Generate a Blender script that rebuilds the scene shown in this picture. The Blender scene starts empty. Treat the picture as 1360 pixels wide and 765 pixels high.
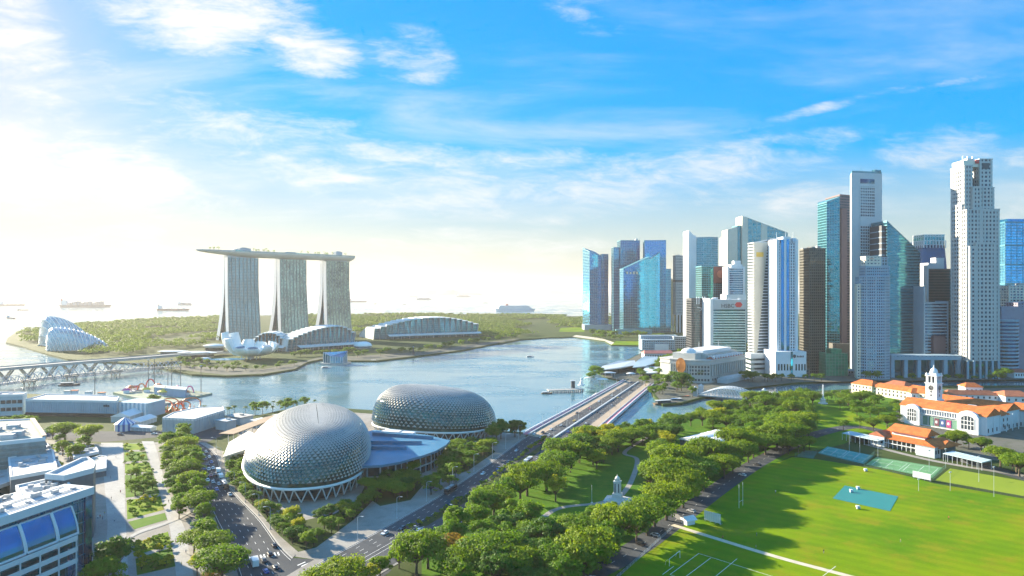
import bpy, bmesh, math, random
from mathutils import Vector, Matrix, noise as mnoise
random.seed(7)
R = math.radians
S = bpy.context.scene
COL = S.collection

# ------------------------------------------------------------------ camera, world, sun, exposure
CAM_H, FPX, HORIZON = 110.0, 900.0, 385.0        # eye height (m), focal length and horizon row of the 1360x765 photograph
cd = bpy.data.cameras.new("camera"); cam = bpy.data.objects.new("camera", cd); COL.objects.link(cam)
cd.sensor_width = 36.0; cd.lens = 36.0 * FPX / 1360.0; cd.shift_y = 2.5 / 1360.0
cd.clip_start = 1.0; cd.clip_end = 120000.0
cam.location = (0, 0, CAM_H); cam.rotation_euler = (R(90), 0, 0)
S.camera = cam

SUN_AZ, SUN_EL = -54.0, 17.5                      # degrees left of the view direction, degrees above the horizon
sd = Vector((math.sin(R(SUN_AZ)) * math.cos(R(SUN_EL)), math.cos(R(SUN_AZ)) * math.cos(R(SUN_EL)), math.sin(R(SUN_EL))))
sl = bpy.data.lights.new("sun", 'SUN'); so = bpy.data.objects.new("sun", sl); COL.objects.link(so)
sl.energy = 5.0; sl.angle = R(0.6); sl.color = (1.0, 0.87, 0.66)
so.rotation_euler = sd.to_track_quat('Z', 'Y').to_euler()

S.view_settings.view_transform = 'Standard'; S.view_settings.look = 'None'
S.view_settings.exposure = 2.0; S.view_settings.gamma = 1.0; S.view_settings.use_curve_mapping = False
S.render.engine = 'CYCLES'
cy = S.cycles
cy.use_denoising = True; cy.max_bounces = 6; cy.diffuse_bounces = 2; cy.glossy_bounces = 3
cy.transmission_bounces = 3; cy.transparent_max_bounces = 6; cy.volume_bounces = 0
cy.sample_clamp_indirect = 4.0; cy.caustics_reflective = False; cy.caustics_refractive = False
cy.use_adaptive_sampling = True; cy.adaptive_threshold = 0.02

W = bpy.data.worlds.new("World"); S.world = W; W.use_nodes = True
class NT:
    """small node-tree writer"""
    def __init__(s, tree): s.t = tree; s.n = tree.nodes; s.l = tree.links
    def new(s, typ, **kw):
        n = s.n.new(typ)
        for k, v in kw.items(): setattr(n, k, v)
        return n
    def put(s, sock, val):
        if hasattr(val, 'is_output') or isinstance(val, bpy.types.NodeSocket): s.l.new(val, sock)
        elif val is not None: sock.default_value = val
    def m(s, op, a, b=None, c=None, clamp=False):
        n = s.new('ShaderNodeMath', operation=op); n.use_clamp = clamp
        for i, x in enumerate((a, b, c)):
            if x is not None: s.put(n.inputs[i], x)
        return n.outputs[0]
    def mix(s, f, a, b, blend='MIX'):
        n = s.new('ShaderNodeMix', data_type='RGBA', blend_type=blend)
        s.put(n.inputs[0], f); s.put(n.inputs[6], a); s.put(n.inputs[7], b); return n.outputs[2]
    def ramp(s, f, stops):
        n = s.new('ShaderNodeValToRGB'); e = n.color_ramp.elements
        while len(e) < len(stops): e.new(0.5)
        for i, (p, c) in enumerate(stops):
            e[i].position = p; e[i].color = c if len(c) == 4 else (*c, 1)
        s.put(n.inputs[0], f); return n.outputs[0]
    def step(s, x, lo, hi):
        n = s.new('ShaderNodeMapRange', interpolation_type='SMOOTHSTEP')
        s.put(n.inputs[0], x); n.inputs[1].default_value = lo; n.inputs[2].default_value = hi; return n.outputs[0]
    def noise(s, vec, scale, detail=4, rough=0.55, dist=0.0, out=0):
        n = s.new('ShaderNodeTexNoise'); n.inputs['Scale'].default_value = scale; n.inputs['Detail'].default_value = detail
        n.inputs['Roughness'].default_value = rough; n.inputs['Distortion'].default_value = dist
        if vec is not None: s.l.new(vec, n.inputs['Vector'])
        return n.outputs[out]
    def xyz(s, x, y, z=0.0):
        n = s.new('ShaderNodeCombineXYZ'); s.put(n.inputs[0], x); s.put(n.inputs[1], y); s.put(n.inputs[2], z); return n.outputs[0]

def build_world():
    g = NT(W.node_tree); g.n.clear()
    out = g.new('ShaderNodeOutputWorld'); bg = g.new('ShaderNodeBackground')
    sky = g.new('ShaderNodeTexSky', sky_type='NISHITA'); sky.sun_disc = False
    sky.sun_elevation = R(SUN_EL); sky.sun_rotation = R(SUN_AZ); sky.altitude = 50
    sky.air_density = SKY_AIR; sky.dust_density = SKY_DUST; sky.ozone_density = SKY_OZONE
    tc = g.new('ShaderNodeTexCoord'); sp = g.new('ShaderNodeSeparateXYZ'); g.l.new(tc.outputs['Generated'], sp.inputs[0])
    x, y, z = sp.outputs
    gm = g.new('ShaderNodeGamma'); gm.inputs['Gamma'].default_value = SKY_GAMMA; g.l.new(sky.outputs[0], gm.inputs['Color'])
    hsv = g.new('ShaderNodeHueSaturation'); hsv.inputs['Saturation'].default_value = SKY_SAT; hsv.inputs['Hue'].default_value = SKY_HUE; hsv.inputs['Value'].default_value = SKY_GAIN
    g.l.new(gm.outputs[0], hsv.inputs['Color'])
    g.l.new(g.m('ADD', 1.15, g.m('MULTIPLY', g.step(z, 0.0, 0.26), SKY_SAT - 1.15)), hsv.inputs['Saturation'])
    # long exposure shoulder: the sky round the sun stops short of pure white
    bw = g.new('ShaderNodeRGBToBW'); g.l.new(hsv.outputs[0], bw.inputs[0])
    vd = g.new('ShaderNodeVectorMath', operation='SCALE'); g.l.new(hsv.outputs[0], vd.inputs[0]); g.l.new(g.m('DIVIDE', 1.0, g.m('ADD', 1.0, g.m('DIVIDE', bw.outputs[0], SHOULDER))), vd.inputs['Scale']); base = vd.outputs[0]
    # clouds: azimuth plane (s, t) of the sky in front, noise broken into cirrus and puffs
    yy = g.m('MAXIMUM', y, 0.05); s_ = g.m('DIVIDE', x, yy); t_ = g.m('DIVIDE', z, yy)
    zz = g.m('ADD', g.m('MAXIMUM', z, 0.0), 0.16)
    px_ = g.m('DIVIDE', x, zz); py_ = g.m('DIVIDE', y, zz)
    pv = g.xyz(px_, py_, 0.0)
    stretch = g.xyz(g.m('MULTIPLY', px_, 0.55), g.m('MULTIPLY', py_, 1.25), 3.1)
    n1 = g.noise(stretch, 1.5, 8, 0.62, 0.35)
    n2 = g.noise(g.xyz(g.m('ADD', g.m('MULTIPLY', s_, 7.0), g.m('MULTIPLY', t_, 5.0)), g.m('MULTIPLY', t_, 22.0), 1.7), 1.0, 9, 0.66, 0.5)
    n3 = g.noise(g.xyz(g.m('ADD', g.m('MULTIPLY', s_, 16.0), g.m('MULTIPLY', t_, 9.0)), g.m('MULTIPLY', t_, 60.0), 7.7), 1.0, 6, 0.7, 0.8)
    front = g.step(y, 0.02, 0.2)
    def spot(u, v, ru, rv, slope=0.0):
        """soft elliptical region of sky, centre and radii given as directions"""
        s0, t0, rs, rt = (u - 680) / FPX, (HORIZON - v) / FPX, ru / FPX, rv / FPX
        a = g.m('SUBTRACT', s_, s0); b = g.m('SUBTRACT', g.m('SUBTRACT', t_, t0), g.m('MULTIPLY', a, slope))
        d = g.m('ADD', g.m('POWER', g.m('DIVIDE', a, rs), 2.0), g.m('POWER', g.m('DIVIDE', b, rt), 2.0))
        return g.m('SUBTRACT', 1.0, g.m('MINIMUM', d, 1.0))
    SPOTS = SKY_SPOTS
    dens = None
    for (u, v, ru, rv, sl_, amp) in SPOTS:
        q = g.m('MULTIPLY', spot(u, v, ru, rv, sl_), amp)
        dens = q if dens is None else g.m('MAXIMUM', dens, q)
    broken = g.m('ADD', g.m('MULTIPLY', n2, 0.75), g.m('MULTIPLY', n3, 0.35))
    puffs = g.step(g.m('ADD', g.m('MULTIPLY', dens, 0.86), g.m('MULTIPLY', g.m('SUBTRACT', broken, .55), 1.9)), 0.10, 0.95)
    puffs = g.m('MULTIPLY', g.m('MULTIPLY', puffs, front), g.step(dens, 0.0, 0.25))
    thin = g.m('MULTIPLY', g.step(n1, 0.46, 0.85), g.m('MULTIPLY', g.step(z, 0.02, 0.10), 0.62))
    cl = g.m('MAXIMUM', puffs, thin, clamp=True)
    # cloud light follows the sky around it, whiter; brighter towards the sun
    sunv = g.new('ShaderNodeVectorMath', operation='DOT_PRODUCT'); g.l.new(tc.outputs['Generated'], sunv.inputs[0]); sunv.inputs[1].default_value = sd
    sunny = g.step(sunv.outputs['Value'], 0.2, 1.0)
    ccol = g.mix(sunny, CLOUD_FAR, CLOUD_SUN)
    low = g.m('MULTIPLY', g.m('SUBTRACT', 1.0, g.step(z, 0.0, 0.10)), g.step(sunv.outputs['Value'], 0.25, 0.8))
    base = g.mix(g.m('MULTIPLY', low, 0.8), base, (4.8, 4.5, 4.0, 1))
    skyc = g.mix(cl, base, ccol)
    # the half of the sky behind the viewer: cloud banks added to brighten the shaded fronts, over deep blue
    back = g.step(g.m('MULTIPLY', y, -1.0), -0.02, 0.30)
    bank = g.step(g.noise(g.xyz(g.m('MULTIPLY', x, 2.0), g.m('MULTIPLY', y, 2.0), g.m('MULTIPLY', z, 5.0)), 1.3, 7, 0.6, 0.4), 0.38, 0.62)
    skyc = g.mix(back, skyc, g.mix(bank, BACK_BLUE, BACK_FILL_CLOUD))
    g.l.new(skyc, bg.inputs['Color']); bg.inputs['Strength'].default_value = SKY_STRENGTH
    g.l.new(bg.outputs[0], out.inputs['Surface'])
SKY_STRENGTH, SKY_GAMMA, SKY_SAT, SKY_HUE, SKY_GAIN = 0.05, 0.60, 2.75, 0.508, 3.55
SHOULDER = 5.8
BACK_BLUE, BACK_FILL_CLOUD = (0.6, 2.9, 6.2, 1), (1.9, 4.6, 6.8, 1)
CLOUD_FAR, CLOUD_SUN = (4.3, 4.6, 4.8, 1), (5.6, 5.4, 5.1, 1)
SKY_AIR, SKY_DUST, SKY_OZONE = 1.0, 0.7, 3.0
# (photo column, row, half width, half height, tilt, amount)
SKY_SPOTS = [
    (270, 20, 190, 70, -0.1, 0.80), (400, 60, 110, 48, -0.25, 0.72), (545, 78, 78, 52, -0.1, 0.60), (20, 60, 130, 120, -0.8, 0.62), (560, 100, 50, 22, 0.1, .62),
    (780, 14, 90, 40, -0.2, 0.36), (1255, 192, 110, 36, 0.12, 0.68), (1330, 215, 120, 24, .1, .5), (1065, 268, 90, 30, 0.15, 0.66),
    (700, 212, 170, 26, -0.02, 0.55), (900, 222, 260, 44, 0.10, 0.62), (760, 250, 300, 40, 0.0, 0.5), (1010, 190, 200, 24, 0.1, .45), (850, 240, 120, 22, 0.05, 0.55), (745, 288, 80, 16, 0.05, 0.50), (480, 200, 260, 34, -0.12, 0.55), (620, 270, 300, 26, -0.03, 0.42),
    (100, 285, 300, 34, -0.25, 0.45), (330, 175, 300, 60, -0.1, 0.50), (200, 120, 160, 60, -.3, .42), (90, 220, 330, 80, -.15, .62), (420, 225, 260, 40, -.1, .6), (560, 235, 240, 30, -0.05, .5), (640, 320, 300, 24, 0, .42), (1060, 152, 190, 10, 0.26, 0.50), (1270, 108, 150, 8, 0.2, 0.36), (1340, 275, 120, 26, 0.2, 0.45),
    (560, 345, 360, 16, 0.0, 0.34), (1000, 318, 240, 18, 0.0, 0.34), (960, 268, 160, 10, 0.0, .4), (1200, 240, 160, 14, 0.05, .3)]
build_world()
# ------------------------------------------------------------------ helpers
def gp(u, v, z=0.0):
    """point of the place at height z that the photograph shows at column u, row v"""
    Y = (CAM_H - z) * FPX / (v - HORIZON)
    return Vector(((u - 680.0) / FPX * Y, Y, z))
def px(u, Y): return (u - 680.0) / FPX * Y
def pz(v, Y): return CAM_H - (v - HORIZON) * Y / FPX
def topix(p): return (680 + FPX * p[0] / p[1], HORIZON + FPX * (CAM_H - p[2]) / p[1])

class MB:
    """collects shapes that become one mesh object"""
    def __init__(s): s.v = []; s.f = []; s.mi = []; s.cur = 0
    def face(s, pts):
        n = len(s.v); s.v += [tuple(p) for p in pts]; s.f.append(tuple(range(n, n + len(pts)))); s.mi.append(s.cur)
    def add(s, verts, faces):
        n = len(s.v); s.v += [tuple(p) for p in verts]
        for f in faces: s.f.append(tuple(n + i for i in f)); s.mi.append(s.cur)
    def prism(s, poly, z0, z1, cap=True, bottom=False):
        """poly: list of (x,y) counter-clockwise; z1 a number or one height per corner"""
        k = len(poly); zt = z1 if isinstance(z1, (list, tuple)) else [z1] * k
        zb = z0 if isinstance(z0, (list, tuple)) else [z0] * k
        vs = [(p[0], p[1], zb[i]) for i, p in enumerate(poly)] + [(p[0], p[1], zt[i]) for i, p in enumerate(poly)]
        fs = [(i, (i + 1) % k, k + (i + 1) % k, k + i) for i in range(k)]
        if cap: fs.append(tuple(range(k, 2 * k)))
        if bottom: fs.append(tuple(reversed(range(k))))
        s.add(vs, fs)
    def box(s, cx, cy, cz, sx, sy, sz, rz=0.0):
        """centre of the base at cz"""
        c, n = math.cos(rz), math.sin(rz)
        p = [(cx + c * a * sx / 2 - n * b * sy / 2, cy + n * a * sx / 2 + c * b * sy / 2) for a, b in ((-1, -1), (1, -1), (1, 1), (-1, 1))]
        s.prism(p, cz, cz + sz, True, True)
    def tube(s, a, b, r, r2=None, k=6, cap=True):
        a, b = Vector(a), Vector(b); r2 = r if r2 is None else r2
        d = (b - a).normalized(); u = d.orthogonal().normalized(); w = d.cross(u)
        vs = [a + (u * math.cos(2 * math.pi * i / k) + w * math.sin(2 * math.pi * i / k)) * r for i in range(k)] + \
             [b + (u * math.cos(2 * math.pi * i / k) + w * math.sin(2 * math.pi * i / k)) * r2 for i in range(k)]
        fs = [(i, (i + 1) % k, k + (i + 1) % k, k + i) for i in range(k)]
        if cap: fs += [tuple(reversed(range(k))), tuple(range(k, 2 * k))]
        s.add(vs, fs)
    def path(s, pts, r, k=6):
        for a, b in zip(pts, pts[1:]): s.tube(a, b, r, r, k)
    def lathe(s, c, prof, k=20, sx=1.0, sy=1.0):
        """prof: list of (radius, z)"""
        vs = [(c[0] + sx * r * math.cos(2 * math.pi * i / k), c[1] + sy * r * math.sin(2 * math.pi * i / k), c[2] + z) for r, z in prof for i in range(k)]
        fs = [(j * k + i, j * k + (i + 1) % k, (j + 1) * k + (i + 1) % k, (j + 1) * k + i) for j in range(len(prof) - 1) for i in range(k)]
        if prof[-1][0] > 1e-4: fs.append(tuple((len(prof) - 1) * k + i for i in range(k)))
        s.add(vs, fs)
    def ribbon(s, left, right, z):
        """flat strip between two polylines"""
        for i in range(len(left) - 1):
            s.face([(left[i][0], left[i][1], z), (right[i][0], right[i][1], z), (right[i + 1][0], right[i + 1][1], z), (left[i + 1][0], left[i + 1][1], z)])
    def build(s, name, mats, parent=None, smooth=False):
        me = bpy.data.meshes.new(name); me.from_pydata(s.v, [], s.f)
        mats = mats if isinstance(mats, (list, tuple)) else [mats]
        for m in mats: me.materials.append(m)
        if len(mats) > 1: me.polygons.foreach_set('material_index', s.mi)
        if smooth: me.polygons.foreach_set('use_smooth', [True] * len(s.f))
        me.update()
        o = bpy.data.objects.new(name, me); COL.objects.link(o)
        if parent is not None: put_under(o, parent)
        return o
def put_under(o, parent):
    """parent without moving (parents here are unrotated empties or meshes at the origin, or moved empties)"""
    o.parent = parent
    o.matrix_parent_inverse = world_of(parent).inverted()
def world_of(o):
    m = Matrix.LocRotScale(o.location, o.rotation_euler, o.scale)
    return m if o.parent is None else world_of(o.parent) @ o.matrix_parent_inverse @ m
def tag(o, label=None, cat=None, group=None, kind=None):
    if label: o['label'] = label
    if cat: o['category'] = cat
    if group: o['group'] = group
    if kind: o['kind'] = kind
    return o
def thing(name, label, cat, loc=(0, 0, 0), group=None, rz=0.0):
    o = bpy.data.objects.new(name, None); COL.objects.link(o); o.location = loc; o.rotation_euler = (0, 0, rz); o.empty_display_size = 1
    return tag(o, label, cat, group)
KIDS = {}
def dup(root, loc, rz=0.0, scale=1.0, label=None, group=None, swap=None):
    """copy of a thing with copies of its parts and sub-parts (mesh data shared); swap: {part name: material}"""
    def cp(o, par):
        c = o.copy(); COL.objects.link(c)
        if par is not None: c.parent = par
        if swap and o.name.split('.')[0] in swap and o.data is not None:
            c.material_slots[0].link = 'OBJECT'; c.material_slots[0].material = swap[o.name.split('.')[0]]
        for ch in KIDS.get(o.name) or KIDS.setdefault(o.name, list(o.children)): cp(ch, c)
        return c
    r = cp(root, None); r.location = loc; r.rotation_euler = (0, 0, rz)
    r.scale = (scale,) * 3 if not isinstance(scale, (tuple, list)) else scale
    if label: r['label'] = label
    if group: r['group'] = group
    return r
def struct(name, mb, m, smooth=False): return tag(mb.build(name, m, None, smooth), kind='structure')

# ------------------------------------------------------------------ materials
MATS = {}
def mat(name, col, rough=0.7, metal=0.0, var=0.12, scale=0.15, spec=0.5, bump=0.0, bscale=1.0, coat=0.0, emit=None, trans=0.0):
    """plain surface whose colour wanders a little over the surface"""
    if name in MATS: return MATS[name]
    m = bpy.data.materials.new(name); m.use_nodes = True; g = NT(m.node_tree)
    b = g.n['Principled BSDF']
    b.inputs['Roughness'].default_value = rough; b.inputs['Metallic'].default_value = metal
    b.inputs['Specular IOR Level'].default_value = spec; b.inputs['Coat Weight'].default_value = coat
    geo = g.new('ShaderNodeNewGeometry'); pos = geo.outputs['Position']
    if var:
        n = g.m('ADD', g.m('MULTIPLY', g.noise(pos, scale, 5, 0.6), 0.7), g.m('MULTIPLY', g.noise(pos, scale * 9, 3, 0.6), 0.3))
        f = g.step(n, 0.3, 0.7)
        lo = tuple(c * (1 - var) for c in col) + (1,); hi = tuple(min(1, c * (1 + var)) for c in col) + (1,)
        g.l.new(g.mix(f, lo, hi), b.inputs['Base Color'])
    else: b.inputs['Base Color'].default_value = (*col, 1)
    if bump:
        bn = g.new('ShaderNodeBump'); bn.inputs['Strength'].default_value = bump; bn.inputs['Distance'].default_value = 0.3
        g.l.new(g.noise(pos, bscale, 5, 0.6), bn.inputs['Height']); g.l.new(bn.outputs[0], b.inputs['Normal'])
    if emit: b.inputs['Emission Color'].default_value = (*emit[0], 1); b.inputs['Emission Strength'].default_value = emit[1]
    MATS[name] = m; return m
def glass(name, col, metal=0.75, rough=0.06, pane=(3.0, 3.8), vary=0.35, tilt=0.012):
    """coated curtain-wall glass: every pane a little different in tint and tilt"""
    if name in MATS: return MATS[name]
    m = bpy.data.materials.new(name); m.use_nodes = True; g = NT(m.node_tree); b = g.n['Principled BSDF']
    geo = g.new('ShaderNodeNewGeometry'); pos = geo.outputs['Position']
    sp = g.new('ShaderNodeSeparateXYZ'); g.l.new(pos, sp.inputs[0])
    h = g.m('FLOOR', g.m('DIVIDE', g.m('ADD', g.m('MULTIPLY', sp.outputs[0], 1.0), g.m('MULTIPLY', sp.outputs[1], 0.73)), pane[0]))
    v = g.m('FLOOR', g.m('DIVIDE', sp.outputs[2], pane[1]))
    wn = g.new('ShaderNodeTexWhiteNoise', noise_dimensions='2D'); g.l.new(g.xyz(h, v), wn.inputs['Vector'])
    r = g.m('POWER', wn.outputs['Value'], 2.2)
    big = g.step(g.noise(pos, 0.02, 3, 0.6), 0.35, 0.7)
    dark = tuple(c * (1 - vary) for c in col) + (1,); lite = tuple(min(1, c * (1 + vary)) for c in col) + (1,)
    c1 = g.mix(g.m('ADD', g.m('MULTIPLY', r, 0.6), g.m('MULTIPLY', big, 0.4)), dark, lite)
    g.l.new(c1, b.inputs['Base Color']); b.inputs['Metallic'].default_value = metal; b.inputs['Roughness'].default_value = rough
    va = g.new('ShaderNodeVectorMath', operation='SUBTRACT'); g.l.new(wn.outputs['Color'], va.inputs[0]); va.inputs[1].default_value = (0.5, 0.5, 0.5)
    vs = g.new('ShaderNodeVectorMath', operation='SCALE'); g.l.new(va.outputs[0], vs.inputs[0]); vs.inputs['Scale'].default_value = tilt * 2
    vb = g.new('ShaderNodeVectorMath', operation='ADD'); g.l.new(geo.outputs['Normal'], vb.inputs[0]); g.l.new(vs.outputs[0], vb.inputs[1])
    vn = g.new('ShaderNodeVectorMath', operation='NORMALIZE'); g.l.new(vb.outputs[0], vn.inputs[0]); g.l.new(vn.outputs[0], b.inputs['Normal'])
    MATS[name] = m; return m
def leafmat(name, col, alt, trans=0.4):
    """leaves: colour differs from tree to tree and from clump to clump, light passes through"""
    if name in MATS: return MATS[name]
    m = bpy.data.materials.new(name); m.use_nodes = True; g = NT(m.node_tree); b = g.n['Principled BSDF']; out = g.n['Material Output']
    oi = g.new('ShaderNodeObjectInfo'); geo = g.new('ShaderNodeNewGeometry')
    n = g.noise(geo.outputs['Position'], 0.28, 3, 0.6)
    f = g.m('ADD', g.m('MULTIPLY', oi.outputs['Random'], 0.65), g.m('MULTIPLY', g.step(n, 0.3, 0.7), 0.45), clamp=True)
    rp = g.new('ShaderNodeTexWhiteNoise', noise_dimensions='3D'); g.l.new(geo.outputs['Position'], rp.inputs['Vector'])
    c = g.mix(f, (*col, 1), (*alt, 1))
    g.l.new(c, b.inputs['Base Color']); b.inputs['Roughness'].default_value = 0.6; b.inputs['Specular IOR Level'].default_value = 0.25
    tr = g.new('ShaderNodeBsdfTranslucent'); c2 = g.mix(1.0, c, (1.25, 1.15, 0.45, 1), 'MULTIPLY'); g.l.new(c2, tr.inputs['Color'])
    ms = g.new('ShaderNodeMixShader'); ms.inputs[0].default_value = trans
    g.l.new(b.outputs[0], ms.inputs[1]); g.l.new(tr.outputs[0], ms.inputs[2]); g.l.new(ms.outputs[0], out.inputs['Surface'])
    MATS[name] = m; return m
def groundmat(name, c1, c2, c3=None, s1=0.02, s2=0.3, rough=0.85, stripe=None, bump=0.15):
    """ground cover: two colours in broad patches, a third in small ones, optional mowing stripes (angle, width, strength)"""
    if name in MATS: return MATS[name]
    m = bpy.data.materials.new(name); m.use_nodes = True; g = NT(m.node_tree); b = g.n['Principled BSDF']
    geo = g.new('ShaderNodeNewGeometry'); pos = geo.outputs['Position']
    f = g.step(g.noise(pos, s1, 5, 0.6, 0.4), 0.35, 0.65); c = g.mix(f, (*c1, 1), (*c2, 1))
    if c3: c = g.mix(g.m('MULTIPLY', g.step(g.noise(pos, s2, 6, 0.65), 0.45, 0.75), 0.7), c, (*c3, 1))
    fine = g.noise(pos, 1.7, 4, 0.7)
    c = g.mix(0.5, c, g.ramp(fine, [(0.25, (0.35, 0.35, 0.35)), (0.75, (1, 1, 1))]), 'MULTIPLY')
    if stripe:
        a, w, k = stripe; sp = g.new('ShaderNodeSeparateXYZ'); g.l.new(pos, sp.inputs[0])
        q = g.m('SINE', g.m('MULTIPLY', g.m('ADD', g.m('MULTIPLY', sp.outputs[0], math.cos(a)), g.m('MULTIPLY', sp.outputs[1], math.sin(a))), math.pi / w))
        c = g.mix(g.m('MULTIPLY', g.step(q, -0.3, 0.3), k), c, (1.25, 1.2, 0.9, 1), 'MULTIPLY')
    g.l.new(c, b.inputs['Base Color']); b.inputs['Roughness'].default_value = rough; b.inputs['Specular IOR Level'].default_value = 0.08
    if bump:
        bn = g.new('ShaderNodeBump'); bn.inputs['Strength'].default_value = bump; bn.inputs['Distance'].default_value = 0.2
        g.l.new(fine, bn.inputs['Height']); g.l.new(bn.outputs[0], b.inputs['Normal'])
    MATS[name] = m; return m
# ------------------------------------------------------------------ water, land, hills, air
def watermat():
    m = bpy.data.materials.new("water"); m.use_nodes = True; g = NT(m.node_tree); b = g.n['Principled BSDF']
    geo = g.new('ShaderNodeNewGeometry'); pos = geo.outputs['Position']
    b.inputs['Base Color'].default_value = (0.09, 0.19, 0.22, 1); b.inputs['Roughness'].default_value = 0.12; b.inputs['IOR'].default_value = 1.55
    b.inputs['Specular IOR Level'].default_value = 0.9
    mp = g.new('ShaderNodeMapping'); mp.inputs['Rotation'].default_value = (0, 0, 0.5); mp.inputs['Scale'].default_value = (1, 2.2, 1); g.l.new(pos, mp.inputs[0])
    h = g.m('ADD', g.m('MULTIPLY', g.noise(mp.outputs[0], 0.12, 5, 0.6), 1.0), g.m('MULTIPLY', g.noise(mp.outputs[0], 0.012, 4, 0.6), 3.0))
    bn = g.new('ShaderNodeBump'); bn.inputs['Strength'].default_value = 0.10; bn.inputs['Distance'].default_value = 1.0
    g.l.new(h, bn.inputs['Height']); g.l.new(bn.outputs[0], b.inputs['Normal'])
    calm = g.step(g.noise(mp.outputs[0], 0.006, 4, 0.6, 1.0), 0.4, 0.65)
    g.l.new(g.m('ADD', g.m('MULTIPLY', calm, 0.22), 0.07), b.inputs['Roughness'])
    return m
mb = MB(); E = 42000
mb.face([(-E, -2000, -2.2), (E, -2000, -2.2), (E, E, -2.2), (-E, E, -2.2)])
struct('water', mb, watermat())

CONC = mat('concrete', (0.36, 0.35, 0.33), 0.8, var=0.2, scale=0.05)
PAVE = groundmat('paving', (0.30, 0.28, 0.25), (0.38, 0.36, 0.33), (0.24, 0.23, 0.21), 0.03, 0.2)
ASPH = groundmat('asphalt', (0.070, 0.079, 0.090), (0.098, 0.106, 0.116), (0.055, 0.062, 0.070), 0.03, 0.15)
LAWN = groundmat('lawn', (0.055, 0.15, 0.010), (0.09, 0.20, 0.010), (0.13, 0.21, 0.014), 0.025, 0.25)
PITCH = groundmat('pitch_grass', (0.085, 0.20, 0.0), (0.175, 0.265, 0.0), (0.27, 0.22, 0.012), 0.018, 0.06, stripe=(0.9, 4.0, 0.4))
EARTH = groundmat('earth', (0.04, 0.075, 0.02), (0.07, 0.095, 0.03), (0.05, 0.09, 0.015), 0.03, 0.3)
WHITE = mat('white_paint', (0.80, 0.80, 0.78), 0.6, var=0.05)
MARK = mat('road_marking', (0.72, 0.72, 0.70), 0.7, var=0.15, scale=0.6)

def land(name, pix, m, z=0.0, depth=6.0):
    poly = [gp(u, v, z) for u, v in pix]
    ar = sum(a.x * b.y - b.x * a.y for a, b in zip(poly, poly[1:] + poly[:1]))
    if ar < 0: poly.reverse()
    mb = MB(); k = len(poly)
    mb.add([(p.x, p.y, z) for p in poly] + [(p.x, p.y, z - depth) for p in poly],
           [tuple(range(k))] + [(k + i, k + (i + 1) % k, (i + 1) % k, i) for i in range(k)])
    bmx = bmesh.new(); o = struct(name, mb, m); bmx.from_mesh(o.data); bmesh.ops.triangulate(bmx, faces=[f for f in bmx.faces if len(f.verts) > 4]); bmx.to_mesh(o.data); bmx.free()
    return o
# near shore (the city this side of the river)
land('ground', [(-900, 900), (-900, 575), (-300, 533), (0, 521), (60, 524), (150, 531), (200, 538), (232, 541), (262, 548), (300, 552), (345, 551), (372, 545), (420, 540), (500, 545),
    (600, 560), (660, 572), (700, 574), (716, 573), (745, 582), (800, 580), (840, 566), (880, 566), (905, 562), (935, 552), (965, 540), (1010, 528), (1060, 521), (1120, 517), (1250, 512), (1400, 512), (1800, 512), (2300, 900)], EARTH)
# far shore (hotel, gardens, business district)
land('terrain', [(2400, 505), (1500, 503), (1250, 503), (1120, 505), (1060, 508), (1010, 512), (975, 518), (935, 527), (905, 535), (880, 537), (868, 525), (862, 512), (835, 506), (806, 500), (792, 492), (800, 486), (835, 477), (855, 467),
    (857, 459), (812, 458), (803, 453), (762, 447), (730, 448), (690, 451), (650, 458), (615, 465), (560, 472), (500, 479), (455, 479), (427, 477), (408, 481), (392, 490), (350, 497), (300, 499), (255, 497), (225, 491),
    (190, 483), (130, 480), (90, 477), (55, 468), (30, 460), (8, 455), (10, 449), (22, 441), (60, 436), (120, 428), (200, 424), (270, 420.5), (400, 418), (560, 417), (700, 418), (760, 420), (1100, 416), (2400, 416)], EARTH, 0.0)
# far islands on the horizon
mb = MB()
for (u0, u1, v, Y, seed) in ((455, 560, 381, 16000, 1), (540, 640, 382, 15000, 2), (600, 700, 383.6, 17500, 3), (690, 790, 383.8, 19000, 4), (250, 300, 383.5, 20000, 5)):
    n = 36; row = []
    for i in range(n + 1):
        t = i / n; u = u0 + (u1 - u0) * t
        hh = (pz(v, Y)) * (math.sin(math.pi * t) ** 0.7) * (0.55 + 0.6 * mnoise.noise((t * 5, seed * 7.3, 0)))
        row.append((px(u, Y), Y, max(1.0, hh)))
    for a, b in zip(row, row[1:]):
        for s_ in (-1, 1):
            q = [(a[0], a[1] + s_ * 900, -2), (b[0], b[1] + s_ * 900, -2), b, a]
            mb.face(q if s_ < 0 else q[::-1])
struct('hills', mb, mat('far_hill', (0.05, 0.075, 0.05), 0.9))

def haze():
    m = bpy.data.materials.new('haze'); m.use_nodes = True; g = NT(m.node_tree); g.n.clear()
    out = g.new('ShaderNodeOutputMaterial'); v = g.new('ShaderNodeVolumePrincipled')
    v.inputs['Color'].default_value = (0.84, 0.82, 0.78, 1); v.inputs['Density'].default_value = HAZE; v.inputs['Anisotropy'].default_value = 0.3
    g.l.new(v.outputs[0], out.inputs['Volume'])
    mb = MB(); E = 43000
    mb.prism([(-E, -2500), (E, -2500), (E, E), (-E, E)], -9.0, 330.0, True, True)
    o = mb.build('haze', m); tag(o, kind='stuff'); return o
HAZE = 0.5 / 9500.0
haze()
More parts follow.
